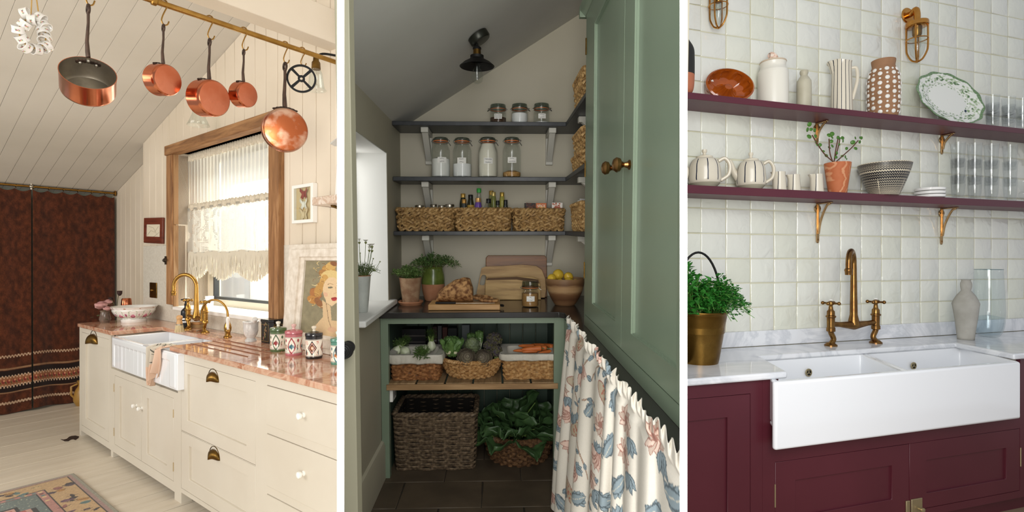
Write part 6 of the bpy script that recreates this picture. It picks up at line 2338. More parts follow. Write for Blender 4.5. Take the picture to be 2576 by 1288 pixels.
f1 = lined(984, 1104, 956, 915, 893, 'lined willow basket of fennel at the left', m_willow)
c1_ = lined(1268, 1395, 957, 909, 893, 'lined willow basket of carrots at the right', m_willow2)
# fill so the vegetables lie on something
m_car = mat('carrot skin', '#c96f35', .5, c2='#b85f2a', scale=20, stretch=(1, 1, 1), bump=.3, bscale=90)
rg = random.Random(31)


def carrot(px_, py_, v, ln, r, rz, rx, lab):
    v = max(v, 3.272)
    p = M.at(px_, py_, v=v) + Vector((0, 0, .02))
    mb = MB()
    pf = [(0, -.004), (r * .45, -.003), (r * .9, .004), (r, .014), (r * .92, ln * .35), (r * .7, ln * .7), (r * .35, ln * .93), (0, ln)]
    mb.lathe(pf, 14, mod=lambda a, z: 1 + .04 * sin(z * 260))
    t = thing('carrot', lab, 'carrot', M, p, RZ(rz) @ RY(pi / 2 + rx), group='carrots in the lined basket')
    part(t, 'root', mb, m_car)
    part(t, 'stalk', MB().tube([(0, 0, -.002), (.002, 0, -.012), (.004, .001, -.02)], [.004, .0028, .0018], 6), m_stem)


cz_ = c1_[2]
cars = ((1375, 884, 3.30, .10, .017, 2.9, .0, 'uppermost carrot pointing right'), (1362, 884, 3.27, .13, .020, pi + .05, .05, 'biggest carrot lying across the front'), (1345, 880, 3.34, .11, .016, pi - .3, .0, 'carrot at the back middle'), (1390, 880, 3.36, .1, .016, pi - .9, .0, 'carrot at the back right corner'), (1386, 892, 3.25, .1, .014, pi + .4, .05, 'carrot at the front right corner'), (1352, 890, 3.24, .1, .014, pi + .2, .05, 'small carrot low at the front'), (1330, 889, 3.25, .1, .014, pi - .1, .05, 'carrot tip at the front left'), (1370, 878, 3.37, .1, .015, pi - .5, .0, 'carrot behind the biggest one'))
for q in cars:
    carrot(*q[:7], q[7] + ' of the basket')
# fennel bulbs and fronds
m_fen = mat('fennel bulb', '#c3cfa0', .4, c2='#dfe2c8', scale=9, stretch=(3, 3, .5))
m_fron = mat('fennel frond', '#4f6a2c', .6, c2='#3a5222', scale=40)
m_fstk = mat('fennel stalk', '#8aa05c', .5)


def fennel(px_, py_, v, r, rz, rx, lab, frond=1.0):
    p = M.at(px_, py_, v=v)
    t = thing('fennel', lab, 'fennel', M, p, RZ(rz) @ RX(rx), group='fennel in the lined basket')
    part(t, 'bulb', MB().lathe([(0, -r * .9), (r * .5, -r * .85), (r * .95, -r * .3), (r, r * .1), (r * .75, r * .8), (r * .45, r * 1.3)], 24, mod=lambda a, z: 1 + .05 * cos(5 * a)), m_fen)
    for k in range(4):
        a = k * pi / 2 + .4
        e = Vector((cos(a) * r * .6, sin(a) * r * .4, r * 2.4))
        part(t, 'stalk', MB().tube([(cos(a) * r * .3, sin(a) * r * .3, r * 1.0), e * .7, e], [r * .24, r * .18, r * .14], 8), m_fstk)
    mb = MB()
    rg = random.Random(int(px_))
    for k in range(int(260 * frond)):
        p0 = Vector((rg.uniform(-.9, .9) * r, rg.uniform(-.7, .7) * r, r * rg.uniform(1.7, 3.6)))
        leaf_mesh(mb, p0, Vector((rg.uniform(-1, 1), rg.uniform(-1, 1), rg.uniform(-.3, 1))), r * .7, r * .1)
    part(t, 'fronds', mb, m_fron, smooth=False, kind='stuff')


fennel(1066, 884, 3.28, .040, 0, .2 - pi / 2 * 0 + 1.2, 'pale fennel bulb at the basket front')
fennel(1020, 886, 3.30, .034, .6, -1.2, 'fennel with feathery fronds spilling over the basket edge', 1.4)
fennel(1000, 882, 3.34, .03, -.6, -.9, 'fennel with green stalks at the left back of the basket', 1.4)
fennel(1085, 872, 3.38, .03, .1, .1, 'upright fennel with tall stalks at the back of the basket', 1.0)

# round basket of cauliflower, artichokes, purple broccoli
rbx = M.u(1186, 3.33)
t = thing('round_basket', 'round pale willow basket heaped with vegetables', 'basket', M, (rbx, 3.33, SLW + .002))
rb_h = M.w(1186, 905, 3.25) - SLW
basket(t, M.u(1257, 3.33) - M.u(1112, 3.33) + .02, .30, rb_h * .95, 9, 40, m_willow2, .62, ellip, rc=0, rim=1.7, flare=lambda q: math.sqrt(max(0, q)))
m_cauleaf = mat('cauliflower leaf', '#6f8f4f', .5, c2='#4f6f38', scale=14)
m_curd = mat('cauliflower curd', '#d5cfae', .8, bump=.8, bscale=120, bdist=.006)


def crumple_leaf(ln, wd, seed, curl=.5, nx=10, ny=12, ruf=.06):
    rg = random.Random(seed)
    ph = rg.uniform(0, 6)

    def fn(s_, t_):
        h = wd * sin(pi * min(1, t_ * .92 + .05)) ** .7
        x = (s_ - .5) * h
        e = abs(s_ - .5) * 2
        z = ruf * wd * e * sin(t_ * 19 + ph + s_ * 5) * 1.6 + .25 * wd * e * e - curl * ln * t_ * t_ + ruf * wd * sin(s_ * 17 + t_ * 9 + ph)
        return (x, ln * t_, z)
    return MB().grid(fn, nx, ny)


def caul(px_, py_, v, r, lab):
    p = M.at(px_, py_, v=v)
    t = thing('cauliflower', lab, 'cauliflower', M, p)
    mb = MB()
    rg = random.Random(3)
    for k in range(40):
        a, b = rg.uniform(0, 2 * pi), rg.uniform(-.4, 1.4)
        mb.ball((r * .55 * cos(a) * cos(b), r * .55 * sin(a) * cos(b), r * .55 * sin(b)), r * .25, 10, 6)
    part(t, 'curd', mb, m_curd)
    for k in range(11):
        a = k * 2 * pi / 11
        part(t, 'leaf', crumple_leaf(r * 2.0, r * 1.3, k, -.15), m_cauleaf, Mx=T(.35 * r * cos(a), .35 * r * sin(a), -r * .7) @ RZ(a - pi / 2) @ RX(.95 + .3 * (k % 2)), solid=.002)


caul(1137, 880, 3.30, .06, 'leafy cauliflower at the left of the round basket')
m_art = mat('artichoke scale', '#75815a', .5, c2='#5f6a52', scale=20)
m_artp = mat('dry artichoke scale', '#7d7560', .6, c2='#665a50', scale=20)


def artichoke(px_, py_, v, hw, rx, rz, mt, lab):
    p = M.at(px_, py_, v=v)
    r = M.rad(p[0], v, p[2], hw)
    t = thing('artichoke', lab, 'artichoke', M, p, RZ(rz) @ RX(rx), group='artichokes in the round basket')
    part(t, 'heart', MB().ball((0, 0, 0), (r * .9, r * .9, r * .98), 20, 12), mt)
    mb = MB()
    for j in range(8):
        b = -1.0 + j * .33
        n = max(4, int(13 * cos(b * .8)))
        for k in range(n):
            a = (k + .5 * (j % 2)) * 2 * pi / n
            c_ = Vector((cos(a) * cos(b), sin(a) * cos(b), sin(b))) * r * .92
            d = Vector((-cos(a) * sin(b), -sin(a) * sin(b), cos(b))) + c_.normalized() * .25
            s_ = d.cross(c_).normalized() * r * .24
            d = d.normalized() * r * .5
            o_ = c_.normalized() * r * .06
            mb.add([c_ - s_, c_ + s_, c_ + d * .6 + s_ * .8 + o_, c_ + d + o_, c_ + d * .6 - s_ * .8 + o_, c_ + d * .5 + o_ * 1.8], [(0, 1, 5), (1, 2, 5), (2, 3, 5), (3, 4, 5), (4, 0, 5)])
    part(t, 'scales', mb, mt, smooth=False, kind='stuff')
    part(t, 'stalk', MB().tube([(0, 0, -r * .8), (0, .004, -r * 1.4)], [r * .28, r * .22], 10), m_fstk)


artichoke(1173, 900, 3.22, 22, 1.2, .2, m_artp, 'dry brown artichoke at the front of the basket')
artichoke(1217, 901, 3.22, 20, 1.2, -.3, m_artp, 'smaller dry artichoke front right of the basket')
artichoke(1188, 872, 3.28, 20, -.15, 0, m_art, 'green artichoke standing above the others')
m_purp = mat('purple sprouting floret', '#453c4a', .8, c2='#57552f', scale=60, bump=.8, bscale=200, bdist=.004)
for i, (px_, py_, hw, v, lab) in enumerate(((1243, 856, 21, 3.34, 'large purple broccoli head at the back right'), (1248, 885, 17, 3.27, 'purple broccoli floret at the right rim'), (1228, 870, 13, 3.30, 'small purple broccoli floret in the middle'))):
    p = M.at(px_, py_, v=v)
    r = M.rad(p[0], v, p[2], hw)
    t = thing('purple_broccoli', lab + ' of the round basket', 'broccoli', M, p, group='purple broccoli')
    mb = MB()
    rg = random.Random(i)
    for k in range(90):
        a, b = rg.uniform(0, 2 * pi), math.asin(rg.uniform(-.5, 1))
        mb.ball((r * .85 * cos(a) * cos(b), r * .85 * sin(a) * cos(b), r * .85 * sin(b)), r * rg.uniform(.13, .22), 7, 5)
    part(t, 'florets', mb, m_purp)
    part(t, 'core', MB().ball((0, 0, 0), r * .8), m_purp)
    part(t, 'stalk', MB().tube([(0, 0, -r * .6), (.005, 0, -r * 1.5)], [r * .35, r * .25], 8), m_fstk)
for i, (px_, py_, v, rz, lab) in enumerate(((1185, 852, 3.40, .4, 'bunch of green leaves behind the artichokes'), (1206, 846, 3.40, -.3, 'pale celery-like stalks with leaves at the back'))):
    p = M.at(px_, py_ + 22, v=v)
    t = thing('leaf_bunch', lab + ' of the round basket', 'greens', M, p, RZ(rz))
    for k in range(6):
        a = k * 1.05
        part(t, 'leaf', crumple_leaf(.09, .05, k + 20 * i, -.2), m_cauleaf, Mx=RZ(a) @ RX(1.1), solid=.0015)
        part(t, 'stalk', MB().tube([(0, 0, -.05), (.01 * cos(a), .01 * sin(a), .0), (.02 * cos(a), .02 * sin(a), .05)], .006, 6), m_fen)

# dark things at the back of the cabinet
rg = random.Random(12)
for i, (px0, px1, yt, c_, lab) in enumerate(((1002, 1072, 828, '#1c1a1d', 'dark box of drinks at the back left'), (1088, 1100, 822, '#3a2320', 'thin maroon cookbook'), (1101, 1112, 820, '#4a4a4c', 'grey striped cookbook'), (1113, 1126, 824, '#5a2f28', 'red-brown cookbook'), (1127, 1150, 826, '#2b2f2e', 'thick dark cookbook'), (1162, 1182, 818, '#6f7678', 'pale grey cookbook'))):
    v = 3.72
    a, b = M.u(px0, v, 850), M.u(px1, v, 850)
    zt = M.w(px0, yt, v) - SLW
    t = thing('cookbook' if i else 'drinks_box', lab + ' standing on the slatted shelf', 'book' if i else 'box', M, (a, v, SLW + .001), group='books at the back of the cabinet' if i else None)
    part(t, 'cover', MB().box((0, 0, 0), (b - a - .002, .1, zt)), mat('book cover', c_, .6), bev=.002)
    for q in range(2 if i else 3):
        part(t, 'spine_print', MB().box((.003, -.0008, zt * (.35 + .2 * q)), (b - a - .005, 0, zt * (.40 + .2 * q))), mat('spine print', '#8d8a84' if i else '#5b5550', .6))
p = M.at(1305, 868, v=3.62)
t = thing('plastic_box', 'clear plastic punnet behind the carrots', 'box', M, (M.u(1270, 3.62), 3.62, SLW + .001))
wd = M.u(1325, 3.62) - M.u(1265, 3.62)
part(t, 'tray', MB().prism([(0, 0), (wd, 0), (wd * 1.05, .09), (-wd * .05, .09)], 0, .12, 'y'), m_jar)
part(t, 'lid', MB().box((-wd * .07, -.004, .09), (wd * 1.07, .124, .1)), m_jar)

# ------------------------------------------------------------------ on the floor
bgv = 3.24
a, b = M.u(990, bgv, 1170), M.u(1196, bgv, 1050)
hh = M.w(1090, 1045, bgv) - MFL
t = thing('log_basket', 'large square weathered willow basket on the stone floor', 'basket', M, ((a + b) / 2, bgv + .19, MFL + .002))
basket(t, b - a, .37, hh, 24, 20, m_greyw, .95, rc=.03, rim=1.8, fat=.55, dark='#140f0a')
m_chard = mat('dark chard leaf', '#3f5a33', .45, c2='#2c4526', scale=12, bump=.5, bscale=40, bdist=.006)
m_chardl = mat('pale chard vein', '#7d9a4f', .5)
cx, cv_ = M.u(1305, 3.42), 3.42
t = thing('greens_basket', 'low brown willow basket of leafy greens on the floor', 'basket', M, (cx, cv_, MFL + .002))
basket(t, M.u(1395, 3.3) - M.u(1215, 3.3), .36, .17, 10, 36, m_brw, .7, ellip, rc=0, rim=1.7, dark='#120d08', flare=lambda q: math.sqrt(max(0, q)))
t = thing('leafy_greens', 'big bunch of dark green leafy chard in the low basket', 'greens', M, (cx, cv_, MFL + .12))
rg = random.Random(44)
for k in range(30):
    a = k * 2.399 + rg.uniform(-.2, .2)
    f = math.sqrt((k + .5) / 30)
    el = 1.25 - 1.15 * f
    ln = rg.uniform(.20, .28)
    bp = Vector((cos(a) * .13 * f, sin(a) * .08 * f, .09 * (1 - f) + .02))
    Mx = T(*bp) @ RZ(a - pi / 2) @ RX(el + rg.uniform(-.2, .2))
    lf = part(t, 'leaf', crumple_leaf(ln, rg.uniform(.19, .25), k, rg.uniform(.1, .4), 14, 16, .035), m_chard, Mx=Mx, solid=.0015)
    part(lf, 'midrib', MB().tube([(0, -.05, -.01), (0, ln * .3, -.03 * ln), (0, ln * .7, -.16 * ln)], [.005, .004, .002], 5), m_chardl)

# ------------------------------------------------------------------ tall green cupboard standing on the worktop
CU = .45
cp = thing('tall_cupboard', 'tall sage green double-door cupboard on the pantry worktop', 'cupboard', M, (0, 0, 0))
vy = lambda px_, y_=655: M.at(px_, y_, u=CU)[1]
wy = lambda px_, y_: M.at(px_, y_, u=CU)[2]
cv0 = vcut(CU - .04)


def clampM(mb):
    mb.v = [(x, max(y, vcut(x, z, 1713)) if y < 1.5 else y, z) for x, y, z in mb.v]
    return mb


vB, vA = 2.70, cv0
part(cp, 'carcass', MB().prism([(CU + .024, vcut(CU + .024)), (MUR - .004, vcut(MUR) + .05), (MUR - .004, vB), (CU + .024, vB)], MWT + .001, 1.07), m_green, smooth=False)
DB, DT = -.432, 1.05
vm = vy(1566)
part(cp, 'face_frame', clampM(MB().box((CU, vB - .022, MWT + .001), (CU + .024, vB, 1.07)).box((CU, vA, MWT + .001), (CU + .024, vB - .022, DB - .002)).box((CU, vA, DT), (CU + .024, vB - .022, 1.07))), m_green)
part(cp, 'cornice', clampM(MB().prism([(CU - .03, 1.115), (CU - .028, 1.09), (CU + .0, 1.06), (CU + .026, 1.06), (CU + .026, 1.115)], vA, vB + .05, 'y').box((CU - .03, vB + .02, 1.06), (MUR - .01, vB + .05, 1.115))), m_green, bev=.003)


def cup_door(v0, v1, pan, nm):
    e = .0025
    a, b, c, d = pan
    mb = MB().frame(v0 + e, DB + e, v1 - e, DT - e, (a - v0, b - DB, v1 - c, DT - d), CU - .002, CU + .022, 'x')
    dr = part(cp, 'door', clampM(mb), m_green, bev=.001, seg=1)
    part(dr, 'panel', clampM(MB().box((CU + .012, a - .002, b - .002), (CU + .02, c + .002, d + .002))), m_green)
    part(dr, 'panel_bead', clampM(MB().frame(a, b, c, d, .006, CU + .004, CU + .013, 'x')), m_green)
    return dr


d1 = cup_door(vm, vB - .022, (vm + .10, wy(1537, 801), vy(1491), .935), 'l')
d2 = cup_door(vA + .002, vm, (vA + .06, wy(1586, 840), vy(1590), .935), 'r')
m_kn = mat('antique brass knob', '#9a7448', .28, 1.0, c2='#7d5a34', scale=20)
for dr, px_, nm in ((d1, 1552, 0), (d2, 1583, 1)):
    vk = vy(px_)
    mb = MB().lathe([(.016, 0), (.017, .004), (.011, .008), (.008, .02), (.012, .028), (.022, .034), (.025, .046), (.018, .056), (.006, .06), (0, .06)], 24, axis='-y')
    mb.v = [(y, -x, z) for x, y, z in mb.v]
    part(dr, 'knob', mb, m_kn, Mx=T(CU - .002, vk, wy(px_, 424 if nm == 0 else 416)))
for y0 in (122, 425, 680):
    zz = wy(1474, y0)
    part(d1, 'hinge', MB().tube([(CU - .003, vB - .022, zz - .04), (CU - .003, vB - .022, zz + .04)], .005, 8), m_brassd)

# ------------------------------------------------------------------ floral skirt
cvs = Canvas(520, 520, '#dcd6ca')
rg = random.Random(77)
BL, BD, PK, PD, BR = '#8b9aa1', '#5c676d', '#c9a89b', '#a0766a', '#7a6455'
placed = []
for k in range(15):          # branches
    x, y = rg.uniform(0, 520), rg.uniform(0, 520)
    a = rg.uniform(0, 6.28)
    pts_ = [(x, y)]
    for q in range(7):
        a += rg.uniform(-.6, .6)
        pts_.append((pts_[-1][0] + 16 * cos(a), pts_[-1][1] + 16 * sin(a)))
    cvs.line(pts_, 3.4, BR)
    cvs.line(pts_, 1.6, '#c2a58f')
    for q in pts_[1::2]:
        b = a + rg.choice((-1, 1)) * rg.uniform(.6, 1.3)
        cvs.leaf(q[0], q[1], rg.uniform(14, 24), rg.uniform(4, 7), b, BL, BD, BD)
for k in range(70):
    for tr_ in range(12):
        x, y = rg.uniform(0, 520), rg.uniform(0, 520)
        if all((x - p[0]) ** 2 + (y - p[1]) ** 2 > 46 ** 2 for p in placed):
            break
    else:
        continue
    placed.append((x, y))
    kind = k % 4
    a = rg.uniform(0, 6.28)
    if kind == 0:            # pink fan flower
        for q in range(7):
            cvs.leaf(x, y, 34, 9, a + (q - 3) * .32, PK if q % 2 else '#dcc0b2', PD)
        for q in range(4):
            cvs.leaf(x, y, 18, 6, a + pi + (q - 1.5) * .5, BL, BD)
    elif kind == 1:          # blue serrated leaf
        for q in range(7):
            cvs.leaf(x + 5 * (q - 3) * cos(a), y + 5 * (q - 3) * sin(a), 22 - abs(q - 3) * 3, 6, a + (1 if q % 2 else -1) * .8, BL, BD)
        cvs.leaf(x - 18 * cos(a), y - 18 * sin(a), 46, 10, a, BL, BD, '#c9c4b6')
    elif kind == 2:          # round flower
        for q in range(9):
            cvs.leaf(x, y, 22, 7, a + q * .7, '#d9c3b4' if q % 2 else '#b9a698', PD)
        cvs.ell(x, y, 6, 6, 0, PD)
        for q in range(3):
            cvs.leaf(x + 16, y + 10, 26, 7, .6 + q * .5, BL, BD, BD)
    else:                    # pod with dots
        cvs.ell(x, y, 14, 26, a, PD)
        cvs.ell(x, y, 12, 24, a, '#b9ab95')
        for q in range(14):
            cvs.ell(x + rg.uniform(-8, 8), y + rg.uniform(-14, 14), 1.8, 1.8, 0, '#b06a58')
        for q in range(4):
            cvs.leaf(x + 12 * cos(a), y + 12 * sin(a), 24, 7, a + (q - 1.5) * .5, BL, BD)
cvs.noise(.03, 5, 1)
sv0_, sv1_ = vcut(RTU - .05, -.47, 1714), 2.81
svt = [vcut(RTU + .004 - .055 * q / 20, -.47 - 1.02 * q / 20, 1713) for q in range(21)]


def skirt(s_, t_):
    # s: from far (0) to near (1); t: 0 top
    ph = s_ * 58 + 2.2 * sin(s_ * 9)
    amp = (.010 + .022 * min(1, t_ * 1.4)) * (.75 + .25 * sin(s_ * 23))
    fr = max(0, 1 - t_ / .055)
    frill = .007 * sin(s_ * 210) * fr
    uo = RTU - .010 - .055 * t_ - amp * (1 + sin(ph)) * .8 + frill
    ww = -.462 + .006 * sin(s_ * 170) * fr - (MFL + .012 + .462) * -t_ if 0 else -.462 + .006 * sin(s_ * 170) * fr + (MFL + .012 + .462) * t_
    vv_ = sv1_ + (vcut(uo, ww, 1715) - sv1_) * s_
    pinch = .008 * max(0, 1 - abs(t_ - .05) / .02)
    return (uo + pinch, vv_ + .012 * cos(ph) * min(1, t_ * 2) * min(1, (1 - s_) * 12), ww)


me = printed(skirt, 560, 420, cvs, 'floral_skirt', painted('printed linen skirt', .9, .2, .2, 500))
o = ob('floral_skirt', me, None, M.M.copy(), solid=.002)
tag(o, 'gathered cream curtain printed with blue leaves and pink flowers', 'curtain')
part(o, 'curtain_wire', MB().tube([(RTU - .004, sv1_, -.492), (RTU - .004, svt[0] + .05, -.492)], .003, 6), m_wire)

# ------------------------------------------------------------------ pendant lamp
lv_ = 3.05
lp = M.at(1200, 140, v=lv_)
cz0 = ceilM(lp[0])
t = thing('pendant_lamp', 'black enamel pendant lamp with a brass socket under the sloping ceiling', 'lamp', M, (lp[0], lv_, 0))
sc = M.rad(lp[0], lv_, lp[2], 1)
zz = lambda y_: M.w(1203, y_, lv_)
th_ = math.atan(.638)
part(t, 'ceiling_rose', MB().lathe([(0, -22 * sc), (24 * sc, -21 * sc), (27 * sc, -17 * sc), (27 * sc, -2 * sc), (0, 0)], 36), mat('dark bronze', '#2f3029', .35, .6), Mx=T(0, 0, cz0 - .001) @ RY(-th_))
part(t, 'cord', MB().tube(curve_pts([(0, 0, cz0 - 18 * sc), (.004, 0, zz(95)), (.0, 0, zz(112))], 5), 2 * sc, 8), m_black)
part(t, 'socket', MB().lathe([(0, zz(106)), (3 * sc, zz(106)), (4 * sc, zz(116)), (10 * sc, zz(119)), (11 * sc, zz(123)), (9 * sc, zz(126))], 24), m_black)
part(t, 'brass_band', MB().lathe([(9.5 * sc, zz(124)), (10 * sc, zz(138)), (8 * sc, zz(140))], 24), m_brassd)
part(t, 'shade', MB().lathe([(9 * sc, zz(138)), (17 * sc, zz(140)), (17 * sc, zz(147)), (20 * sc, zz(150)), (34 * sc, zz(158)), (44 * sc, zz(167)), (43 * sc, zz(168)), (32 * sc, zz(160)), (18 * sc, zz(153))], 48), m_black)
part(t, 'bulb', MB().lathe([(7 * sc, zz(152)), (8 * sc, zz(160)), (13 * sc, zz(182)), (15.5 * sc, zz(195)), (13 * sc, zz(205)), (6 * sc, zz(210)), (0, zz(211))], 28), m_jar)
part(t, 'filament', MB().tube([(-.004, 0, zz(160)), (-.008, 0, zz(190)), (.0, 0, zz(200)), (.008, 0, zz(190)), (.004, 0, zz(160))], .0012, 5), m_wire)
# ================================================================== RIGHT ROOM
m_burg = mat('burgundy cabinet paint', '#53202a', .38, c2='#4d1c26', scale=2, bump=.04, bscale=60)
m_burgs = mat('burgundy shelf paint', '#5c2733', .42, c2='#552330', scale=2)
m_carrara = marble('carrara marble', '#e9eaed', '#cdd0d5', '#e4e6e9', 1.6, .08, (.40, .50, .56), 2.2)
m_abr = mat('antique bronze brass', '#94703f', .3, 1.0, c2='#775430', scale=22, rvar=.08)
m_gbr = mat('warm polished brass', '#d09850', .2, 1.0, c2='#c1853f', scale=14)
m_bracket = mat('rose gold bracket brass', '#c2a075', .3, 1.0, c2='#a98a5f', scale=16)
m_hinge = mat('dull nickel brass', '#b0a17e', .4, .8)
RT = -.528
ru = lambda x, v: R.u(x, v)
rl = lambda v: R.u(1721, v)                       # left ends follow the partition

# upstand
struct('trim_upstand', R, MB().prism([(rl(RVW - .02), RVW - .02), (ur2, RVW - .02), (ur2, RVW - .001), (rl(RVW), RVW - .001)], RT + .001, -.434), m_carrara, bev=.003)
# worktop: one slab round three sides of the sink
cb0, cb1, ct0, ct1, vb_ = ru(1908, 2.42), ru(2404, 2.42), ru(1981, 2.03), ru(2551, 2.03), 2.42
URE = ru(2600, 2.03) + 1.0
wk = thing('marble_worktop', 'white veined marble worktop around the double sink', 'worktop', R, (0, 0, 0))
part(wk, 'slab', MB().prism([(rl(2.03), 2.03), (ct0, 2.03), (cb0, vb_), (cb1, vb_), (ct1, 2.03), (URE, 2.03), (URE + .7, RVW - .022), (rl(RVW - .022), RVW - .022)], RT - .034, RT), m_carrara, bev=.010, seg=3)

# ------------------------------------------------------------------ double sink
SV, s0, s1 = 1.98, ru(1951, 1.98), ru(2569, 1.98)
sz1, sz0 = RT - .033, R.w(1960, 1130, 1.98)
sz0 = (sz0 + R.w(2560, 1058, 1.98)) / 2
sk = thing('double_sink', 'wide white fireclay double butler sink with a plain front', 'sink', R, (0, 0, 0))
part(sk, 'apron', MB().box((s0, SV, sz0), (s1, SV + .028, sz1)), m_fire, bev=.013, seg=4)
vb2 = 2.46
B0, B1 = ru(1890, vb2), ru(2412, vb2)
md = .49
mb = MB()
bz_ = sz1 - .20
in_ = .02


def Lr(f, g):
    a = (s0 + (s1 - s0) * f, SV + .012)
    b = (B0 + (B1 - B0) * f, vb2)
    return (a[0] + (b[0] - a[0]) * g, a[1] + (b[1] - a[1]) * g)


for f0, f1 in ((0, md), (md, 1)):
    o_ = [Lr(f0, 0), Lr(f1, 0), Lr(f1, 1), Lr(f0, 1)]
    i_ = [Lr(f0 + in_, .05), Lr(f1 - in_ * .6, .05), Lr(f1 - in_ * .6, .94), Lr(f0 + in_, .94)]
    mb.ring(o_, i_, sz1 - (.0 if 1 else 0), bz_, 'z')
    mb.prism(o_, bz_ - .02, bz_, 'z')
part(sk, 'basins', mb, m_fire, bev=.008, seg=3)
for px_, py_, nm in ((2033, 937, 0), (2297, 920, 1)):
    vq = vb2 - .035
    p = R.at(px_, py_, v=vq)
    p[1] = vq - .002
    rr = R.rad(p[0], vq, p[2], 11.5)
    ov = part(sk, 'overflow', MB().lathe([(rr * .72, .0), (rr, .0), (rr, .004), (rr * .72, .005), (rr * .72, 0)], 24, axis='-y', c=p), m_hinge)
    part(ov, 'overflow_hole', MB().lathe([(0, .001), (rr * .72, .001)], 20, axis='-y', c=p), m_black)
    sp = MB()
    for q in range(3):
        a = pi / 2 + q * 2 * pi / 3
        sp.tube([p + Vector((0, -.003, 0)), p + Vector((rr * .72 * cos(a), -.003, rr * .72 * sin(a)))], rr * .13, 6)
    part(ov, 'overflow_spokes', sp, m_hinge)

# ------------------------------------------------------------------ burgundy cabinets
RC = 2.055
ku = lambda x: R.u(x, RC)
kw = lambda x, y: R.w(x, y, RC)


def rcab(root, ua, ub, holes, ztop, slant=False):
    xs = sorted({ua, ub} | {h[0] for h in holes} | {h[2] for h in holes})
    zs = sorted({RFL + .1, ztop} | {h[1] for h in holes} | {h[3] for h in holes})
    mb = MB()
    for x0, x1 in zip(xs, xs[1:]):
        cells = []
        for z0, z1 in zip(zs, zs[1:]):
            mx, mz = (x0 + x1) / 2, (z0 + z1) / 2
            if not any(h[0] < mx < h[2] and h[1] < mz < h[3] for h in holes):
                if cells and abs(cells[-1][1] - z0) < 1e-9:
                    cells[-1][1] = z1
                else:
                    cells.append([z0, z1])
        for z0, z1 in cells:
            mb.box((x0, RC, z0), (x1, RC + .022, z1))
    part(root, 'face_frame', mb, m_burg)
    part(root, 'body', MB().prism([(ua, RC + .03), (ub, RC + .03), (ub + (.2 if slant else 0), RVW - .03), (max(ua, rl(RVW - .03)) + .01 if slant else ua, RVW - .03)], RFL + .1, ztop - (.34 if not slant else .01)), mat('cabinet inside', '#2a1216', .8), smooth=False)
    part(root, 'plinth', MB().box((ua + .02, RC + .06, RFL), (ub - .02, RC + .08, RFL + .1)), m_burg)


ca = thing('burgundy_cabinet', 'burgundy single-door cabinet under the left marble worktop', 'cabinet', R, (0, 0, 0))
zt0 = RT - .035
hA = [(rl(RC) - .1, -1.32, ku(1888), kw(1886, 990))]
hA = [(R.u(1723, RC), -1.32, ku(1888), kw(1886, 990))]
rcab(ca, R.u(1722, RC), ku(1918), hA, zt0, True)
d = inset_front(ca, 'door', *hA[0], pan=(R.u(1723, RC) + .004, -1.24, ku(1830), kw(1830, 1050)), v=RC, mt=m_burg, depth=.010)
cbn = thing('burgundy_cabinet', 'burgundy double-door cabinet beneath the white sink', 'cabinet', R, (0, 0, 0))
zr_ = sz0 - .003
hB = [(ku(1949.5), -1.32, ku(2287.5), kw(2120, 1139)), (ku(2287.5), -1.32, ku(2566), kw(2120, 1139))]
rcab(cbn, ku(1918) + .001, ku(2600) + .9, hB, zr_)
part(cbn, 'sink_post', MB().box((ku(1918) + .001, RC, zr_), (ku(1958), RC + .022, zt0)), m_burg)
part(cbn, 'sink_post', MB().box((max(s1 + .002, ku(2567)), RC, zr_), (ku(2600) + .9, RC + .022, zt0)), m_burg)
d1 = inset_front(cbn, 'door', *hB[0], pan=(ku(2001), -1.24, ku(2244), kw(2120, 1190)), v=RC, mt=m_burg, depth=.010)
d2 = inset_front(cbn, 'door', *hB[1], pan=(ku(2331), -1.24, ku(2531), kw(2120, 1190)), v=RC, mt=m_burg, depth=.010)
hinge(d1, ku(1949.5), kw(1949, 1276), kw(1949, 1218), v=RC, mt=m_hinge)
hinge(d2, ku(2567), kw(2567, 1173), kw(2567, 1126), v=RC, mt=m_hinge)
lt = part(d2, 'latch', MB().box((ku(2290), RC - .008, kw(2300, 1330)), (ku(2317), RC, kw(2300, 1254))), m_hinge, bev=.002)
part(lt, 'latch_knob', MB().lathe([(.006, 0), (.006, .01), (.013, .014), (.013, .02), (0, .024)], 16, axis='-y', c=(ku(2310), RC - .008, kw(2310, 1279))), m_hinge)
part(d1, 'latch_keep', MB().box((ku(2277), RC - .008, kw(2280, 1330)), (ku(2286), RC, kw(2280, 1259))), m_hinge, bev=.002)

# ------------------------------------------------------------------ shelves and brass brackets
shw = [R.w(2140, 276, RSF), R.w(2140, 484.7, RSF)]
sth = [.036, .046]
for w_, t_, nm in zip(shw, sth, ('upper', 'lower')):
    solo('wall_shelf', 'long burgundy painted %s shelf on the tiled wall' % nm, 'shelf', R, (0, 0, w_ - t_), MB().prism([(rl(RSF), RSF), (ru(2600, RSF) + 1.1, RSF), (ur2, RVW - .008), (rl(RVW - .008), RVW - .008)], 0, t_), m_burgs, bev=.002, group='burgundy shelves')


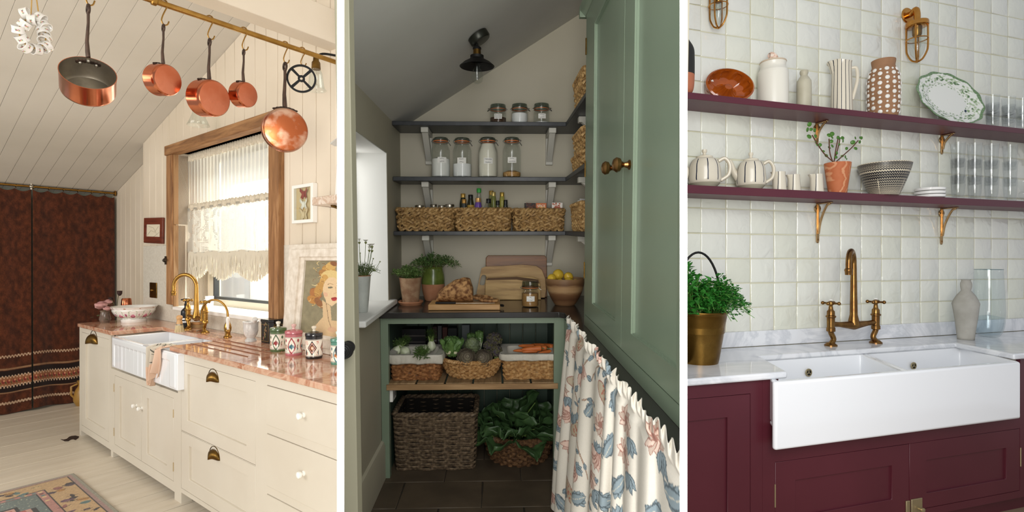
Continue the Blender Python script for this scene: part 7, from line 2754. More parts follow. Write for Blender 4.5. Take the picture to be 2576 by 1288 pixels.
def shelf_bracket(px_, w_, H, D, label):
    u0 = R.u(px_, RVW)
    t = thing('brass_bracket', label, 'bracket', R, (u0, RVW - .009, w_), group='brass shelf brackets')
    part(t, 'back_plate', MB().box((-.011, -.006, -H), (.011, 0, 0)).lathe([(0, 0), (.026, 0), (.026, .006), (0, .007)], 20, axis='-y', c=(0, 0, -.035)).ball((0, -.003, -H), (.011, .004, .011)), m_bracket, bev=.002)
    part(t, 'arm', MB().box((-.009, -D, -.008), (.009, 0, -.001)), m_bracket, bev=.002)
    cv_ = curve_pts([(0, -D + .012, -.008), (0, -D * .62, -.035 * D / .15), (0, -D * .25, -H * .45), (0, -.010, -H * .8)], 6)
    part(t, 'brace', MB().tube(cv_, .008, 8, flat=.7), m_bracket)
    part(t, 'rib', MB().box((-.003, -.014, -H * .8), (.003, -.004, -.01)), m_bracket)
    for sx_, zz in ((-.015, -.035), (.015, -.035), (0, -H + .012)):
        part(t, 'screw', MB().ball((sx_, -.007, zz), (.0055, .003, .0055), 10, 6), m_abr)


Hs = lambda px_, y0: None
shelf_bracket(2051, shw[0] - sth[0], .125, .085, 'small brass bracket under the upper shelf above the jade plant')
shelf_bracket(2365, shw[0] - sth[0], .125, .085, 'small brass bracket under the upper shelf above the glass stacks')
shelf_bracket(2053, shw[1] - sth[1], .245, .11, 'tall brass bracket under the lower shelf above the tap')
shelf_bracket(2364, shw[1] - sth[1], .245, .11, 'tall brass bracket under the lower shelf right of the tap')


# ------------------------------------------------------------------ bulkhead lights
def bulkhead(x, ytop, ybot, label):
    v = RVW - .075
    u0 = R.u(x, v)
    z = lambda y_: R.w(x, y_, v)
    w1 = z(ytop)
    sc = R.rad(u0, v, w1, 1)
    t = thing('bulkhead_light', label, 'wall light', R, (u0, v, w1), group='caged brass wall lights')
    H = w1 - z(ybot)
    k = H / 150.0
    part(t, 'rose', MB().lathe([(0, 0), (20 * k, 0), (20 * k, .004), (18 * k, .009), (0, .011)], 32, axis='-y', c=(0, .066, -20 * k)), m_gbr)
    part(t, 'arm', MB().tube(curve_pts([(0, .06, -20 * k), (0, .035, -20 * k), (0, .010, -14 * k), (0, 0, -26 * k), (0, 0, -46 * k)], 5), 7.5 * k, 14), m_gbr)
    part(t, 'collar', MB().lathe([(0, -44 * k), (9 * k, -44 * k), (24 * k, -47 * k), (25 * k, -50 * k), (25 * k, -58 * k), (22 * k, -60 * k), (0, -60 * k)], 36), m_gbr)
    part(t, 'lampholder', MB().lathe([(11 * k, -58 * k), (10 * k, -80 * k), (8 * k, -84 * k), (0, -84 * k)], 20), m_brassd)
    part(t, 'bulb', MB().lathe([(6 * k, -84 * k), (9 * k, -94 * k), (9 * k, -110 * k), (5 * k, -118 * k), (0, -119 * k)], 20), m_jar)
    part(t, 'glass', MB().lathe([(17 * k, -60 * k), (18 * k, -110 * k), (14 * k, -128 * k), (7 * k, -138 * k), (0, -141 * k)], 32), m_jar)
    for q in range(4):
        a = q * pi / 2 + .5
        pts_ = [(22 * k * cos(a), 22 * k * sin(a), -58 * k), (22 * k * cos(a), 22 * k * sin(a), -112 * k), (19 * k * cos(a), 19 * k * sin(a), -128 * k), (11 * k * cos(a), 11 * k * sin(a), -143 * k), (0, 0, -149 * k)]
        part(t, 'cage_bar', MB().tube(curve_pts(pts_, 5), 2.2 * k, 8), m_gbr)
    part(t, 'cage_ring', MB().tube([(23 * k * cos(a * pi / 16), 23 * k * sin(a * pi / 16), -92 * k) for a in range(32)], 1.5 * k, 6, True), m_gbr)


bulkhead(2307, 9, 157, 'caged brass wall light above the green platter')
bulkhead(1807, -78, 72, 'caged brass wall light cut by the top edge at left')


# ------------------------------------------------------------------ pottery on the upper shelf
def pot(name, label, cat, x, v, pts, base, mt, n=40, sm=4, inner=True, group=None):
    (u_, w_), pr = R.prof(x, v, pts, base)
    pr2 = smooth_prof(pr, sm) if sm else pr
    t = thing(name, label, cat, R, (u_, v, base + .0005), group=group)
    top = pr2[-1]
    pf = [(0, 0)] + pr2
    if inner:
        pf += [(top[0] * .9, top[1] - .001), (top[0] * .85, top[1] * .8), (top[0] * .5, top[1] * .4), (0, top[1] * .35)]
    else:
        pf += [(0, top[1])]
    part(t, 'body', MB().lathe(pf, n), mt)
    return t, pr2, u_


s1w = shw[0]
OV = RSF + .075
# treacle glazed ring mould leaning on the tiles
m_treac = mat('treacle brown glaze', '#8a3f0e', .1, c2='#a8520f', scale=12, coat=.6)
p = R.at(1833, 196, v=RVW - .085)
rm = R.rad(p[0], p[1], p[2], 50) * 1.04
cu_, cw_ = p[0], s1w + rm * .97
t = thing('ring_mould', 'glossy brown fluted ring mould leaning against the tiles', 'mould', R, (cu_, RVW - .095, cw_), RZ(-.22) @ RX(-.30) @ Matrix.Diagonal((1.3, 1, 1, 1)))
part(t, 'outer', MB().lathe([(rm * .80, -rm * .78), (rm * .86, -rm * .6), (rm * .94, -.02), (rm, -.008), (rm * 1.0, .006), (rm * .93, .012)], 56, axis='-y'), m_treac)
part(t, 'flutes', MB().lathe([(rm * .93, .012), (rm * .88, -.004), (rm * .82, -rm * .2), (rm * .7, -rm * .5), (rm * .5, -rm * .62), (rm * .3, -rm * .5), (rm * .2, -rm * .3), (rm * .14, -rm * .12), (0, -rm * .06)], 96, axis='-y', mod=lambda a, z: 1 + (.17 * abs(sin(5 * a)) if -rm * .62 < z < -.01 else 0)), m_treac)
part(t, 'back', MB().lathe([(0, -rm * .78), (rm * .80, -rm * .78)], 40, axis='-y'), m_treac)
# storage crock with a shell knob
t, pr2, _ = pot('crock', 'tall cream ceramic crock with a lid', 'crock', 1944.5, OV + .03, [(39, 253), (39.5, 250), (39.5, 185), (38, 177), (33, 170), (33, 164), (34, 160)], s1w, mat('cream crock glaze', '#e1ddd0', .3, coat=.2), sm=3, inner=False)
top = pr2[-1]
ld = part(t, 'lid', MB().lathe([(top[0] * .98, top[1]), (top[0] * 1.03, top[1] + .003), (top[0] * 1.0, top[1] + .01), (top[0] * .6, top[1] + .016), (0, top[1] + .018)], 36), mat('lid wood edge', '#c9b7a0', .6))
part(ld, 'shell_knob', MB().grid(lambda s_, t_: (.034 * (s_ - .45) * 1.9, (.022 - .012 * s_) * cos(2 * pi * t_) * (1 + .12 * cos(7 * pi * s_ * 2)) * (sin(pi * min(1, s_ * .9 + .08))) ** .5, top[1] + .045 + (.026 - .012 * s_) * sin(2 * pi * t_) * (1 + .12 * cos(7 * pi * s_ * 2)) * (sin(pi * min(1, s_ * .9 + .08))) ** .5), 28, 16), mat('shell', '#e9ddd0', .5, c2='#cfa78f', scale=60))
part(ld, 'knob_stem', MB().lathe([(.012, top[1] + .014), (.010, top[1] + .03)], 14), m_white)
# stoneware bottle
pot('stoneware_bottle', 'small grey stoneware bottle between the crock and the striped jug', 'bottle', 2022.5, OV, [(18.5, 262), (19.3, 259), (19.3, 208), (17, 199), (9.5, 190), (9.5, 187), (11, 184), (11, 180), (10, 178)], s1w, mat('stoneware', '#b9b39e', .45, c2='#aca58f', scale=9), sm=2)


def striped_mat(name, base_, line_, n, wd=.10, ph=0.0, zlo=None, dirt=False):
    t = NT(name)
    co = t.n('TexCoord')
    sp = t.n('SeparateXYZ')
    t.l(co.outputs['Object'], sp.inputs[0])
    an = t.n('Math', operation='ARCTAN2')
    t.l(sp.outputs['Y'], an.inputs[0])
    t.l(sp.outputs['X'], an.inputs[1])
    m1 = t.n('Math', operation='MULTIPLY_ADD')
    t.l(an.outputs[0], m1.inputs[0])
    m1.inputs[1].default_value = n / (2 * pi)
    nz = t.n('TexNoise', Scale=14.0)
    t.l(co.outputs['Object'], nz.inputs['Vector'])
    m0 = t.n('Math', operation='MULTIPLY_ADD')
    t.l(nz.outputs['Fac'], m0.inputs[0])
    m0.inputs[1].default_value = .12
    m0.inputs[2].default_value = 10 + ph
    t.l(m0.outputs[0], m1.inputs[2])
    fr = t.n('Math', operation='FRACT')
    t.l(m1.outputs[0], fr.inputs[0])
    lt_ = t.n('Math', operation='LESS_THAN')
    t.l(fr.outputs[0], lt_.inputs[0])
    lt_.inputs[1].default_value = wd
    fac = lt_.outputs[0]
    if zlo:
        g = t.n('Math', operation='GREATER_THAN')
        t.l(sp.outputs['Z'], g.inputs[0])
        g.inputs[1].default_value = zlo[0]
        g2 = t.n('Math', operation='LESS_THAN')
        t.l(sp.outputs['Z'], g2.inputs[0])
        g2.inputs[1].default_value = zlo[1]
        for q in (g, g2):
            mm = t.n('Math', operation='MULTIPLY')
            t.l(fac, mm.inputs[0])
            t.l(q.outputs[0], mm.inputs[1])
            fac = mm.outputs[0]
    mx = t.n('MixRGB')
    t.l(fac, mx.inputs[0])
    mx.inputs[1].default_value = hx(base_)
    mx.inputs[2].default_value = hx(line_)
    t.l(mx.outputs[0], t.b.inputs['Base Color'])
    t.b.inputs['Roughness'].default_value = .22
    return t.m


m_jst = striped_mat('striped jug glaze', '#d6cdba', '#1f2433', 16, .16, .3)
m_plainc = mat('oatmeal glaze', '#d3cab6', .25)
(u_, w_), pr = R.prof(2117, OV, [(29.5, 272), (29, 268), (26.5, 200), (26, 165), (27.5, 156)], s1w)
t = thing('striped_jug', 'tall cream jug with dark vertical stripes', 'jug', R, (u_, OV, s1w + .0005), RZ(-.75))
pr2 = smooth_prof(pr, 4)
H = pr2[-1][1]
body = MB()
body.lathe([(0, 0)] + pr2 + [(pr2[-1][0] * .9, H), (pr2[-1][0] * .86, H * .7)], 48)
body.v = [(x - (.022 * max(0, (z / H - .86) / .14) if x < -pr2[-1][0] * .55 and abs(y) < pr2[-1][0] * .6 else 0), y, z + .008 * max(0, (z / H - .9) / .1) * sin(math.atan2(y, x) * 2)) for x, y, z in body.v]
part(t, 'body', body, m_jst)
part(t, 'handle', MB().tube(curve_pts([(pr2[-1][0] * .9, .0, H * .86), (pr2[-1][0] * 1.36, .0, H * .84), (pr2[-1][0] * 1.45, 0, H * .62), (pr2[-1][0] * 1.2, 0, H * .40), (pr2[0][0] * .92, 0, H * .24)], 6), .009, 10, flat=.7), m_plainc)
# dotted vase
(u_, w_), pr = R.prof(2222.5, OV, [(36, 288), (41, 270), (42.5, 230), (41, 195), (34, 176), (30, 168), (31.5, 158), (32, 153)], s1w)
t = thing('dotted_vase', 'brown stoneware vase covered in raised white dots', 'vase', R, (u_, OV, s1w + .0005))
pr2 = smooth_prof(pr, 5)
part(t, 'body', MB().lathe([(0, 0)] + pr2 + [(pr2[-1][0] * .92, pr2[-1][1]), (pr2[-1][0] * .8, pr2[-1][1] * .8), (0, pr2[-1][1] * .5)], 48), mat('raw brown clay', '#9c7455', .8, c2='#8e6849', scale=12))
H = pr2[-1][1]


def rat(z):
    for (r0, z0), (r1, z1) in zip(pr2, pr2[1:]):
        if z0 <= z <= z1:
            return r0 + (r1 - r0) * (z - z0) / max(1e-6, z1 - z0)
    return pr2[-1][0]


m_dot = mat('white slip dots', '#e6e2da', .35)
dm_b = mesh(MB().lathe([(.0135, 0), (.012, .004), (.007, .0065), (0, .0075)], 14), 'dot', m_dot)
dm_s = mesh(MB().lathe([(.007, 0), (.006, .0025), (0, .004)], 10), 'dot', m_dot)
ncol = 14
for c_ in range(ncol):
    a = c_ * 2 * pi / ncol
    big = c_ % 2 == 0
    for j in range(11):
        z = H * (.06 + .0825 * j)
        if z > H * .86:
            continue
        r = rat(z)
        sl = (rat(z + .004) - rat(z - .004)) / .008
        n = Vector((cos(a), sin(a), -sl)).normalized()
        ob('dot', dm_b if (j % 2) == (c_ % 2) else dm_s, t, T(r * cos(a), r * sin(a), z) @ n.to_track_quat('Z', 'Y').to_matrix().to_4x4())
# green transferware platter leaning on the wall
p = R.at(2373, 244, v=RVW - .05)
ra_, rb_ = (R.u(2455, RVW - .05) - R.u(2291, RVW - .05)) / 2, (R.w(2373, 179, RVW - .05) - R.w(2373, 309, RVW - .05)) / 2 * 1.0
cvs = Canvas(360, 120, '#e6e7df')
G1, G2, G3 = '#4f7043', '#7f9a6c', '#a9ba98'
rg = random.Random(6)
cvs.rect(0, 0, 360, 3, '#5a7a4c')
for x in range(0, 360, 3):
    h_ = 3 + 7 * abs(sin(x * .06)) + rg.uniform(0, 3)
    cvs.rect(x, 0, x + 3, h_, '#5d7d50' if x % 2 else '#6b8a5c')
for i in range(12):
    x = i * 30 + 15
    cvs.ell(x, 20, 11, 11, 0, '#dfe4d6')
    for k in range(8):
        a = k * .785
        cvs.ell(x + 7 * cos(a), 20 + 7 * sin(a), 3.5, 3, a, '#c3cfb4' if k % 2 else '#eef0e8')
    cvs.ell(x, 20, 3, 3, 0, G2)
    for k in range(8):
        cvs.leaf(x + rg.uniform(-14, 14), 26 + rg.uniform(-6, 14), 9, 3, rg.uniform(0, 6), rg.choice((G1, G2, G3)))
    cvs.line([(x - 15, 40), (x - 5, 48), (x + 5, 44), (x + 15, 40)], 1.2, G2)
    for k in range(3):
        cvs.ell(x - 10 + 9 * k, 50 + rg.uniform(-3, 5), 2.6, 2.6, 0, G2)
        cvs.ell(x - 10 + 9 * k, 50, 1, 1, 0, '#e6e7df')
t = thing('oval_platter', 'oval green and white floral platter leaning on the tiles', 'platter', R, (p[0], RVW - .075, s1w + rb_ * 1.06), RX(-.16) @ RY(.13))


def plat(s_, t_):
    a = 2 * pi * s_
    f = 1 - .999 * t_
    sc_ = 1 + .022 * cos(12 * a) * max(0, 1 - t_ * 3)
    y = -.028 * (1 - t_ * 2.2) if t_ < .35 else (-.0064 + .006 if t_ > .42 else -.0064 + .006 * (t_ - .35) / .07)
    return (ra_ * f * sc_ * cos(a), y, rb_ * f * sc_ * sin(a))


ob('plate', printed(plat, 300, 60, cvs, 'plate', m_chinap, cu=True), t, solid=.004)
part(t, 'chip', MB().ball((ra_ * .52, -.004, -rb_ * .28), (.010, .003, .013), 10, 6), mat('dark blue mark', '#22364a', .4))
# black and terracotta jar at the left edge
pot('black_jar', 'black and terracotta rounded jar at the left edge of the upper shelf', 'jar', 1714, OV - .01, [(22, 224), (30, 214), (33, 192), (33, 150), (31, 125), (18, 102)], s1w, mat('terracotta base', '#b06a4c', .6), inner=False)
o = COL.objects
jb = [q for q in bpy.data.objects if q.name.startswith('black_jar')][0]
(u_, w_), pr = R.prof(1714, OV - .01, [(33.5, 192), (33.5, 150), (31.4, 125), (18.4, 102)], None)
part(jb, 'black_upper', MB().lathe([(r, z + w_ - s1w) for r, z in smooth_prof(pr, 4)], 36), mat('matt black clay', '#22211f', .6))


# ------------------------------------------------------------------ tumblers
m_tum = glass('tumbler glass', '#fcfdfd', .02, .78)


def tumbler_mesh(r, H):
    a = MB().lathe([(0, 0), (r * .74, 0), (r * .78, H * .02), (r * .90, H * .60), (r * .93, H * .64), (r * 1.0, H)], 40, mod=lambda an, z: 1 + (.035 * abs(cos(5 * an)) if .02 * H < z < .62 * H else 0))
    b = MB().lathe([(r * .97, H), (r * .90, H * .62), (r * .82, H * .30), (r * .66, H * .13), (0, H * .11)], 40)
    return mesh(a, 'glass', m_tum), mesh(b, 'glass_inner', m_tum)


def stack(x, v, base, n, hw, yb, dy, hpx, where):
    u_ = R.u(x, v)
    r = R.rad(u_, v, base, hw)
    H = R.w(x, yb - hpx, v) - R.w(x, yb, v)
    D = (R.w(x, yb - dy, v) - R.w(x, yb, v))
    ms = tumbler_mesh(r, H)
    for k in range(n):
        t = thing('tumbler', '%s clear tumbler of the %s' % (('bottom', 'middle', 'top')[k], where), 'glass', R, (u_, v, base + .001 + D * k), RZ(.3 * k), group='stacked clear tumblers')
        ob('glass', ms[0], t)
        ob('glass_inner', ms[1], t)


s2w = shw[1]
TV = RSF + .09
for x, nm in ((2410, 'first stack from the plates on the lower shelf'), (2452, 'second stack from the plates on the lower shelf'), (2494, 'third stack from the plates on the lower shelf'), (2541, 'fourth stack from the plates on the lower shelf')):
    stack(x, TV, s2w, 3, 20.5, 505, 41, 62, nm)
for x, nm in ((2497, 'left stack on the upper shelf'), (2537, 'middle stack on the upper shelf'), (2572, 'right stack on the upper shelf')):
    stack(x, TV, s1w, 3, 19.5, 322, 21, 44, nm)
# glass with a stem at the right edge
u_ = R.u(2574, TV)
t = thing('stem_glass', 'clear glass with a knobbed stem at the right end of the lower shelf', 'glass', R, (u_, TV, s2w + .001))
k = R.rad(u_, TV, s2w, 1)
part(t, 'glass', MB().lathe([(0, 0), (16 * k, 0), (14 * k, 4 * k), (4 * k, 8 * k), (5 * k, 14 * k), (12 * k, 22 * k), (13 * k, 34 * k), (6 * k, 42 * k), (14 * k, 60 * k), (16 * k, 76 * k)], 32), m_tum)


# ------------------------------------------------------------------ pottery on the lower shelf
def teapot(x, hw, yb, yt, label, flip=False):
    v = RSF + .095
    (u_, w_), pr = R.prof(x, v, [(hw * .70, yb), (hw * .72, yb - 2), (hw, yb - 14), (hw * .99, yb - 36), (hw * .93, yb - 50), (hw * .74, yb - 62), (hw * .5, yb - 66)], s2w)
    t = thing('teapot', label, 'teapot', R, (u_, v, s2w + .0005), RZ(-.55), group='striped teapots')
    pr2 = smooth_prof(pr, 4)
    r, H = max(q[0] for q in pr2), pr2[-1][1]
    ms = striped_mat('striped teapot glaze', '#d3cbb9', '#20263a', 9, .10, .06, (H * .22, H * .93))
    part(t, 'body', MB().lathe([(0, 0)] + pr2, 48), ms)
    part(t, 'raw_base', MB().lathe([(pr2[0][0] * 1.005, .001)] + [(q[0] * 1.004, q[1]) for q in pr2 if q[1] < H * .2], 48), mat('raw clay base', '#a9a48f', .7))
    ld = part(t, 'lid', MB().lathe([(r * .52, H - .001), (r * .50, H + .008), (r * .3, H + .014), (r * .12, H + .017), (0, H + .017)], 32), m_plainc)
    part(ld, 'lid_knob', MB().lathe([(r * .12, H + .015), (r * .10, H + .028), (r * .16, H + .036), (r * .15, H + .048), (0, H + .05)], 18), m_plainc)
    part(t, 'spout', MB().tube(curve_pts([(-r * .8, 0, H * .42), (-r * 1.1, 0, H * .62), (-r * 1.28, 0, H * .92), (-r * 1.42, 0, H * 1.06)], 5), [r * .30, r * .29, r * .27, r * .25, r * .24, r * .22, r * .20, r * .18, r * .17, r * .16, r * .145, r * .135, r * .13, r * .125, r * .12, r * .12], 14), m_plainc)
    part(t, 'spout_mouth', MB().lathe([(0, 0), (r * .085, 0)], 14, c=(0, 0, 0)).tf(T(-r * 1.427, 0, H * 1.067) @ RY(-.75)), m_black)
    part(t, 'handle', MB().tube(curve_pts([(r * .82, 0, H * .88), (r * 1.2, 0, H * .96), (r * 1.48, 0, H * .74), (r * 1.4, 0, H * .42), (r * .95, 0, H * .24)], 6), r * .12, 10, flat=1.2), m_plainc)


teapot(1772, 42, 464, 369, 'striped cream teapot at the left end of the lower shelf')
teapot(1889, 38, 471, 385, 'striped cream teapot next to the three creamers')
for x, hw, yb, yt, lab in ((1961, 18, 473, 433, 'first small creamer beside the teapot'), (1998, 17, 477, 440, 'second small creamer from the teapot'), (2055, 18, 480, 439, 'small creamer beside the jade plant pot')):
    v = RSF + .05
    (u_, w_), pr = R.prof(x, v, [(hw * 1.05, yb), (hw, yb - 4), (hw * .85, yt + 6), (hw * .84, yt)], s2w)
    t = thing('creamer', lab, 'jug', R, (u_, v, s2w + .0005), RZ(-.6), group='small striped creamers')
    r, H = pr[-1][0], pr[-1][1]
    mb = MB().lathe([(0, 0)] + pr + [(r * .9, H), (r * .85, H * .4)], 36)
    mb.v = [(px_ - (.018 * max(0, (z / H - .75) / .25) if px_ < -r * .6 and abs(y) < r * .7 else 0), y, z) for px_, y, z in mb.v]
    part(t, 'body', mb, striped_mat('striped creamer glaze', '#d0c8b6', '#20263a', 4, .07, .22))
# jade plant
pv = RSF + .07
(u_, w_), pr = R.prof(2107, pv, [(24, 484), (35, 416), (35.5, 411)], s2w)
t = thing('jade_plant', 'jade plant with small round leaves in a streaked terracotta pot', 'potted plant', R, (u_, pv, s2w + .0005))
tt = NT('streaked terracotta')
wv = tt.n('TexWave', Scale=7.0, Distortion=6.0, Detail=3.0)
tt.l(tt.co((1, 1, 2.2)), wv.inputs['Vector'])
tt.l(tt.ramp(wv.outputs['Fac'], [(.0, hx('#b5683f')), (.75, hx('#b06038')), (.95, hx('#c98e66'))]), tt.b.inputs['Base Color'])
tt.b.inputs['Roughness'].default_value = .75
H, r = pr[-1][1], pr[-1][0]
part(t, 'pot', MB().lathe([(0, 0)] + pr + [(r * .9, H), (r * .86, H - .015)], 40), tt.m)
part(t, 'soil', MB().lathe([(0, H - .01), (r * .88, H - .01)], 24), m_soil)
m_jade = mat('jade leaf', '#4f7d2a', .35, c2='#3c6a22', scale=30)
m_jst2 = mat('jade stem', '#5a3a2a', .7)
P3 = lambda x, y, dy=0.0: Vector((R.u(x, pv) - u_, dy, R.w(x, y, pv) - s2w))
k = R.rad(u_, pv, s2w, 1)
lm = mesh(MB().ball((0, 0, 0), (1, .28, 1), 12, 8), 'leaf', m_jade)
rg = random.Random(15)
stems = [([(2090, 410), (2066, 388), (2048, 362), (2036, 342)], [(2032, 314, 6), (2022, 329, 6), (2032, 328, 5), (2041, 330, 6), (2031, 345, 7), (2042, 345, 5), (2046, 358, 4), (2058, 366, 5), (2050, 366, 4)]),
         ([(2092, 410), (2084, 385), (2082, 350)], [(2080, 342, 6), (2090, 338, 6), (2089, 347, 5), (2090, 356, 5), (2070, 381, 4), (2077, 392, 5)]),
         ([(2098, 410), (2102, 380), (2108, 350)], [(2096, 367, 5), (2089, 371, 5), (2105, 385, 5), (2101, 396, 5)]),
         ([(2100, 410), (2110, 378), (2116, 352)], [(2111, 346, 6), (2118, 348, 5), (2124, 346, 6), (2123, 354, 5), (2114, 363, 4)]),
         ([(2106, 410), (2128, 390), (2150, 370), (2166, 352)], [(2168, 345, 4), (2161, 345, 5), (2172, 346, 5), (2155, 356, 6), (2168, 356, 5), (2160, 372, 5), (2137, 372, 5), (2135, 393, 5), (2127, 391, 4), (2140, 398, 3)])]
for si, (pl_, lv) in enumerate(stems):
    pts_ = [P3(x, y, .01 * (si - 2)) for x, y in pl_]
    part(t, 'stem', MB().tube(curve_pts(pts_, 5), 1.7 * k, 6), m_jst2)
    for x, y, hw in lv:
        ob('leaf', lm, t, T(*P3(x, y, .01 * (si - 2) + rg.uniform(-.008, .008))) @ RY(rg.uniform(-.6, .6)) @ RX(rg.uniform(-.5, .3)) @ RZ(rg.uniform(-.6, .6)) @ Matrix.Diagonal((hw * k * 1.15, hw * k * 1.2, hw * k * rg.uniform(.85, 1.1), 1)))
# zigzag bowl
bv_ = RSF + .045
(u_, w_), pr = R.prof(2225, bv_, [(38, 491), (46, 476), (58, 450), (67, 428), (71, 414)], s2w)
pr2 = smooth_prof(pr, 5)
cvs = Canvas(720, 160, '#cfc4ac')
for row in range(8):
    y = 8 + row * 10 + (0 if row < 5 else 4)
    for x in range(0, 720, 6):
        yy = y + (4 if (x // 6) % 2 else -3)
        cvs.line([(x - 1, y + (-3 if (x // 6) % 2 else 4)), (x + 5, yy)], 5.5 - .35 * row if row < 5 else 5.5, '#16161d')
for row in range(9):
    y = 92 + row * 8
    for x in range(0, 720, 6):
        cvs.line([(x - 1, y + (-2.5 if (x // 6) % 2 else 2.5)), (x + 5, y + (2.5 if (x // 6) % 2 else -2.5))], 4.6 - .2 * row, '#16161d')
for x, y0, y1 in ((250, 60, 92), (560, 92, 160), (100, 20, 60), (400, 92, 160)):
    cvs.line([(x, y0), (x + 2, y1)], 4, '#cfc4ac')
t = thing('zigzag_bowl', 'deep cream bowl with black zigzag bands', 'bowl', R, (u_, bv_, s2w + .0005))


def zb(s_, t_):
    i = (1 - t_) * (len(pr2) - 1)
    q = min(int(i), len(pr2) - 2)
    f = i - q
    rr = pr2[q][0] * (1 - f) + pr2[q + 1][0] * f
    return (rr * cos(2 * pi * s_), rr * sin(2 * pi * s_), pr2[q][1] * (1 - f) + pr2[q + 1][1] * f)


ob('body', printed(zb, 420, 110, cvs, 'body', painted('slip print', .35), cu=True), t)
tr, th2 = pr2[-1]
part(t, 'inside', MB().lathe([(tr, th2), (tr * .97, th2 + .002), (tr * .93, th2 - .004), (tr * .8, th2 * .5), (tr * .5, th2 * .15), (0, th2 * .1)], 48), m_plainc)
part(t, 'foot', MB().lathe([(0, 0), (pr2[0][0], .0)], 36), m_plainc)
# stack of saucers
pv2 = RSF + .085
u_ = R.u(2339, pv2)
r = R.rad(u_, pv2, s2w, 41)
hh = (R.w(2339, 474, pv2) - s2w) / 3
pm = mesh(MB().lathe([(0, 0), (r * .8, 0), (r * .97, hh * .25), (r, hh * .9), (r * .97, hh * .95), (r * .9, hh * .4), (0, hh * .35)], 48), 'plate', m_porc)
for q in range(3):
    t = thing('small_plate', '%s white plate of the stack beside the glasses' % ('bottom', 'middle', 'top')[q], 'plate', R, (u_, pv2, s2w + .001 + hh * q), group='stacked white plates')
    ob('plate', pm, t)

# ------------------------------------------------------------------ on the worktop
ta, tb = R.at(2090, 873, w=RT), R.at(2203, 871, w=RT)
vt = 2.56
ta = Vector((R.u(2090, vt), vt, RT))
tb = Vector((R.u(2203, vt), vt, RT))
off = (ta + tb) / 2
tp = thing('bridge_tap', 'antique bronze bridge mixer tap with swan neck and cross handles over the double sink', 'tap', R, off)
span = (tb - ta).length
bridge_tap(tp, ta - off, tb - off, R.w(2150, 812, vt) - RT, m_abr, 1.75, R.w(2150, 632, vt) - RT, .16, (-.92, -.55, 0), 1.25)

# faceted plaster vase and tall glass vase
vv_ = 2.50
(u_, w_), pr = R.prof(2430, vv_, [(23, 860), (25, 840), (35, 775), (36, 764), (26, 746), (13, 732), (15.5, 720), (15, 712), (12, 706), (14.5, 703)], RT)
t = thing('plaster_vase', 'rough pale grey plaster vase with a narrow neck', 'vase', R, (u_, vv_, RT + .0005))
pr2 = [pr[0]] + smooth_prof(pr[:5], 2)[1:] + smooth_prof(pr[5:], 3)
part(t, 'body', MB().lathe([(0, 0)] + pr2 + [(pr2[-1][0] * .8, pr2[-1][1]), (0, pr2[-1][1] - .03)], 14, mod=lambda a, z: 1 + .015 * sin(3 * a + z * 30)), mat('chalky plaster', '#a9a69e', .85, c2='#9b988f', scale=12, bump=.3, bscale=50), ang=0)
gv2 = 2.545
(u_, w_), pr = R.prof(2487, gv2, [(20, 857), (30, 853), (40, 832), (43, 800), (42, 750), (39, 700), (38, 678)], RT)
t = thing('glass_vase', 'tall clear glass vase behind the plaster vase', 'vase', R, (u_, gv2, RT + .0005))
part(t, 'wall', MB().lathe([(0, 0)] + smooth_prof(pr, 4), 44), glass('vase glass', '#f7fbfc', .02, .8, .5))
part(t, 'rim', MB().tube([(pr[-1][0] * cos(a * pi / 20), pr[-1][0] * sin(a * pi / 20), pr[-1][1]) for a in range(40)], .0025, 6, True), glass('vase rim glass', '#dfe8ea', .05, .8, .6))
part(t, 'water', MB().lathe([(0, .012)] + [(r_ * .94, z + .012) for r_, z in smooth_prof(pr, 4) if z < pr[-1][1] * .3] + [(0, pr[-1][1] * .3 + .012)], 36), glass('water', '#f4f9fb', .02, .84))

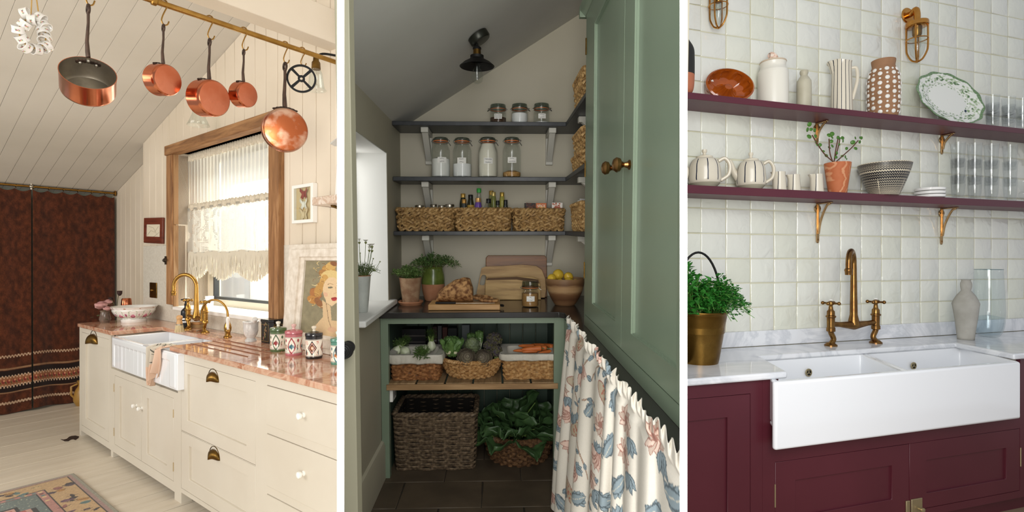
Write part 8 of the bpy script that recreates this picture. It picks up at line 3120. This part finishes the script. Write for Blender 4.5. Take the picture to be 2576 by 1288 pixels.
# brass preserving pan of herbs
hv = 2.36
(u_, w_), pr = R.prof(1757, hv, [(48, 908), (52, 900), (70, 800), (73, 788), (73, 784)], RT)
t = thing('brass_pan', 'big aged brass preserving pan with an iron handle on the marble', 'pan', R, (u_, hv, RT + .0005))
m_oldb = mat('stained old brass', '#8a6a34', .3, 1.0, c2='#6b4f22', scale=9, rvar=.1, bump=.05)
H, r = pr[-1][1], pr[-1][0]
part(t, 'pan', MB().lathe([(0, 0)] + smooth_prof(pr, 3) + [(r * .94, H - .002), (r * .9, H * .6), (0, H * .5)], 56), m_oldb)
part(t, 'rim', MB().tube([(r * cos(a * pi / 24), r * sin(a * pi / 24), H) for a in range(48)], .006, 8, True), m_oldb)
hy = [(r * 1.0 * cos(a), 0, H + .01 + (R.w(1740, 640, hv) - RT - H) * sin(a)) for a in [pi * q / 24 for q in range(25)]]
part(t, 'handle', MB().tube(hy, .006, 10), m_black)
part(t, 'soil', MB().lathe([(0, H * .86), (r * .9, H * .86)], 24), m_soil)


def herb_clump(name, label, loc, n, R_, H_, lsz, mt, seed, **kw):
    t = thing(name, label, 'herb', R, loc)
    herb(t, n, R_, H_, 0, lsz, mt, mat('bright stem', '#5a8a3a', .6), seed, **kw)
    return t


m_pars = mat('parsley green', '#2f7a26', .5, c2='#1f5f1a', scale=25)
m_basil = mat('basil green', '#3f8a34', .4, c2='#2c6f26', scale=14)
zt2 = RT + H * .87
herb_clump('parsley', 'curly parsley bushing over the right side of the brass pan', (u_ + r * .35, hv - .02, zt2), 120, .11, .25, .02, m_pars, 3, spread=1.1, per=26, droop=.35, bias=(.11, -.01, -.03), lw=.85, wild=1.1)
herb_clump('mint', 'mint with pointed leaves at the left of the brass pan', (u_ - r * .25, hv, zt2), 30, .09, .33, .05, m_basil, 5, spread=.9, per=9, droop=.2, lw=.55, wild=.3)
t = thing('basil', 'basil with broad shiny leaves at the front of the brass pan', 'herb', R, (u_ - r * .35, hv - r * .5, zt2))
rg = random.Random(2)
for q in range(14):
    a = rg.uniform(0, 6.28)
    ln = rg.uniform(.05, .075)
    part(t, 'leaf', crumple_leaf(ln, ln * .62, q, .3, 6, 8, .02), m_basil, Mx=T(rg.uniform(-.07, .07), rg.uniform(-.03, .03), rg.uniform(.02, .08)) @ RZ(a) @ RX(rg.uniform(.0, .7)))
    part(t, 'stem', MB().tube([(rg.uniform(-.03, .03), 0, 0), (0, 0, .03), (rg.uniform(-.04, .04), rg.uniform(-.02, .02), .06)], .002, 5), m_stem)
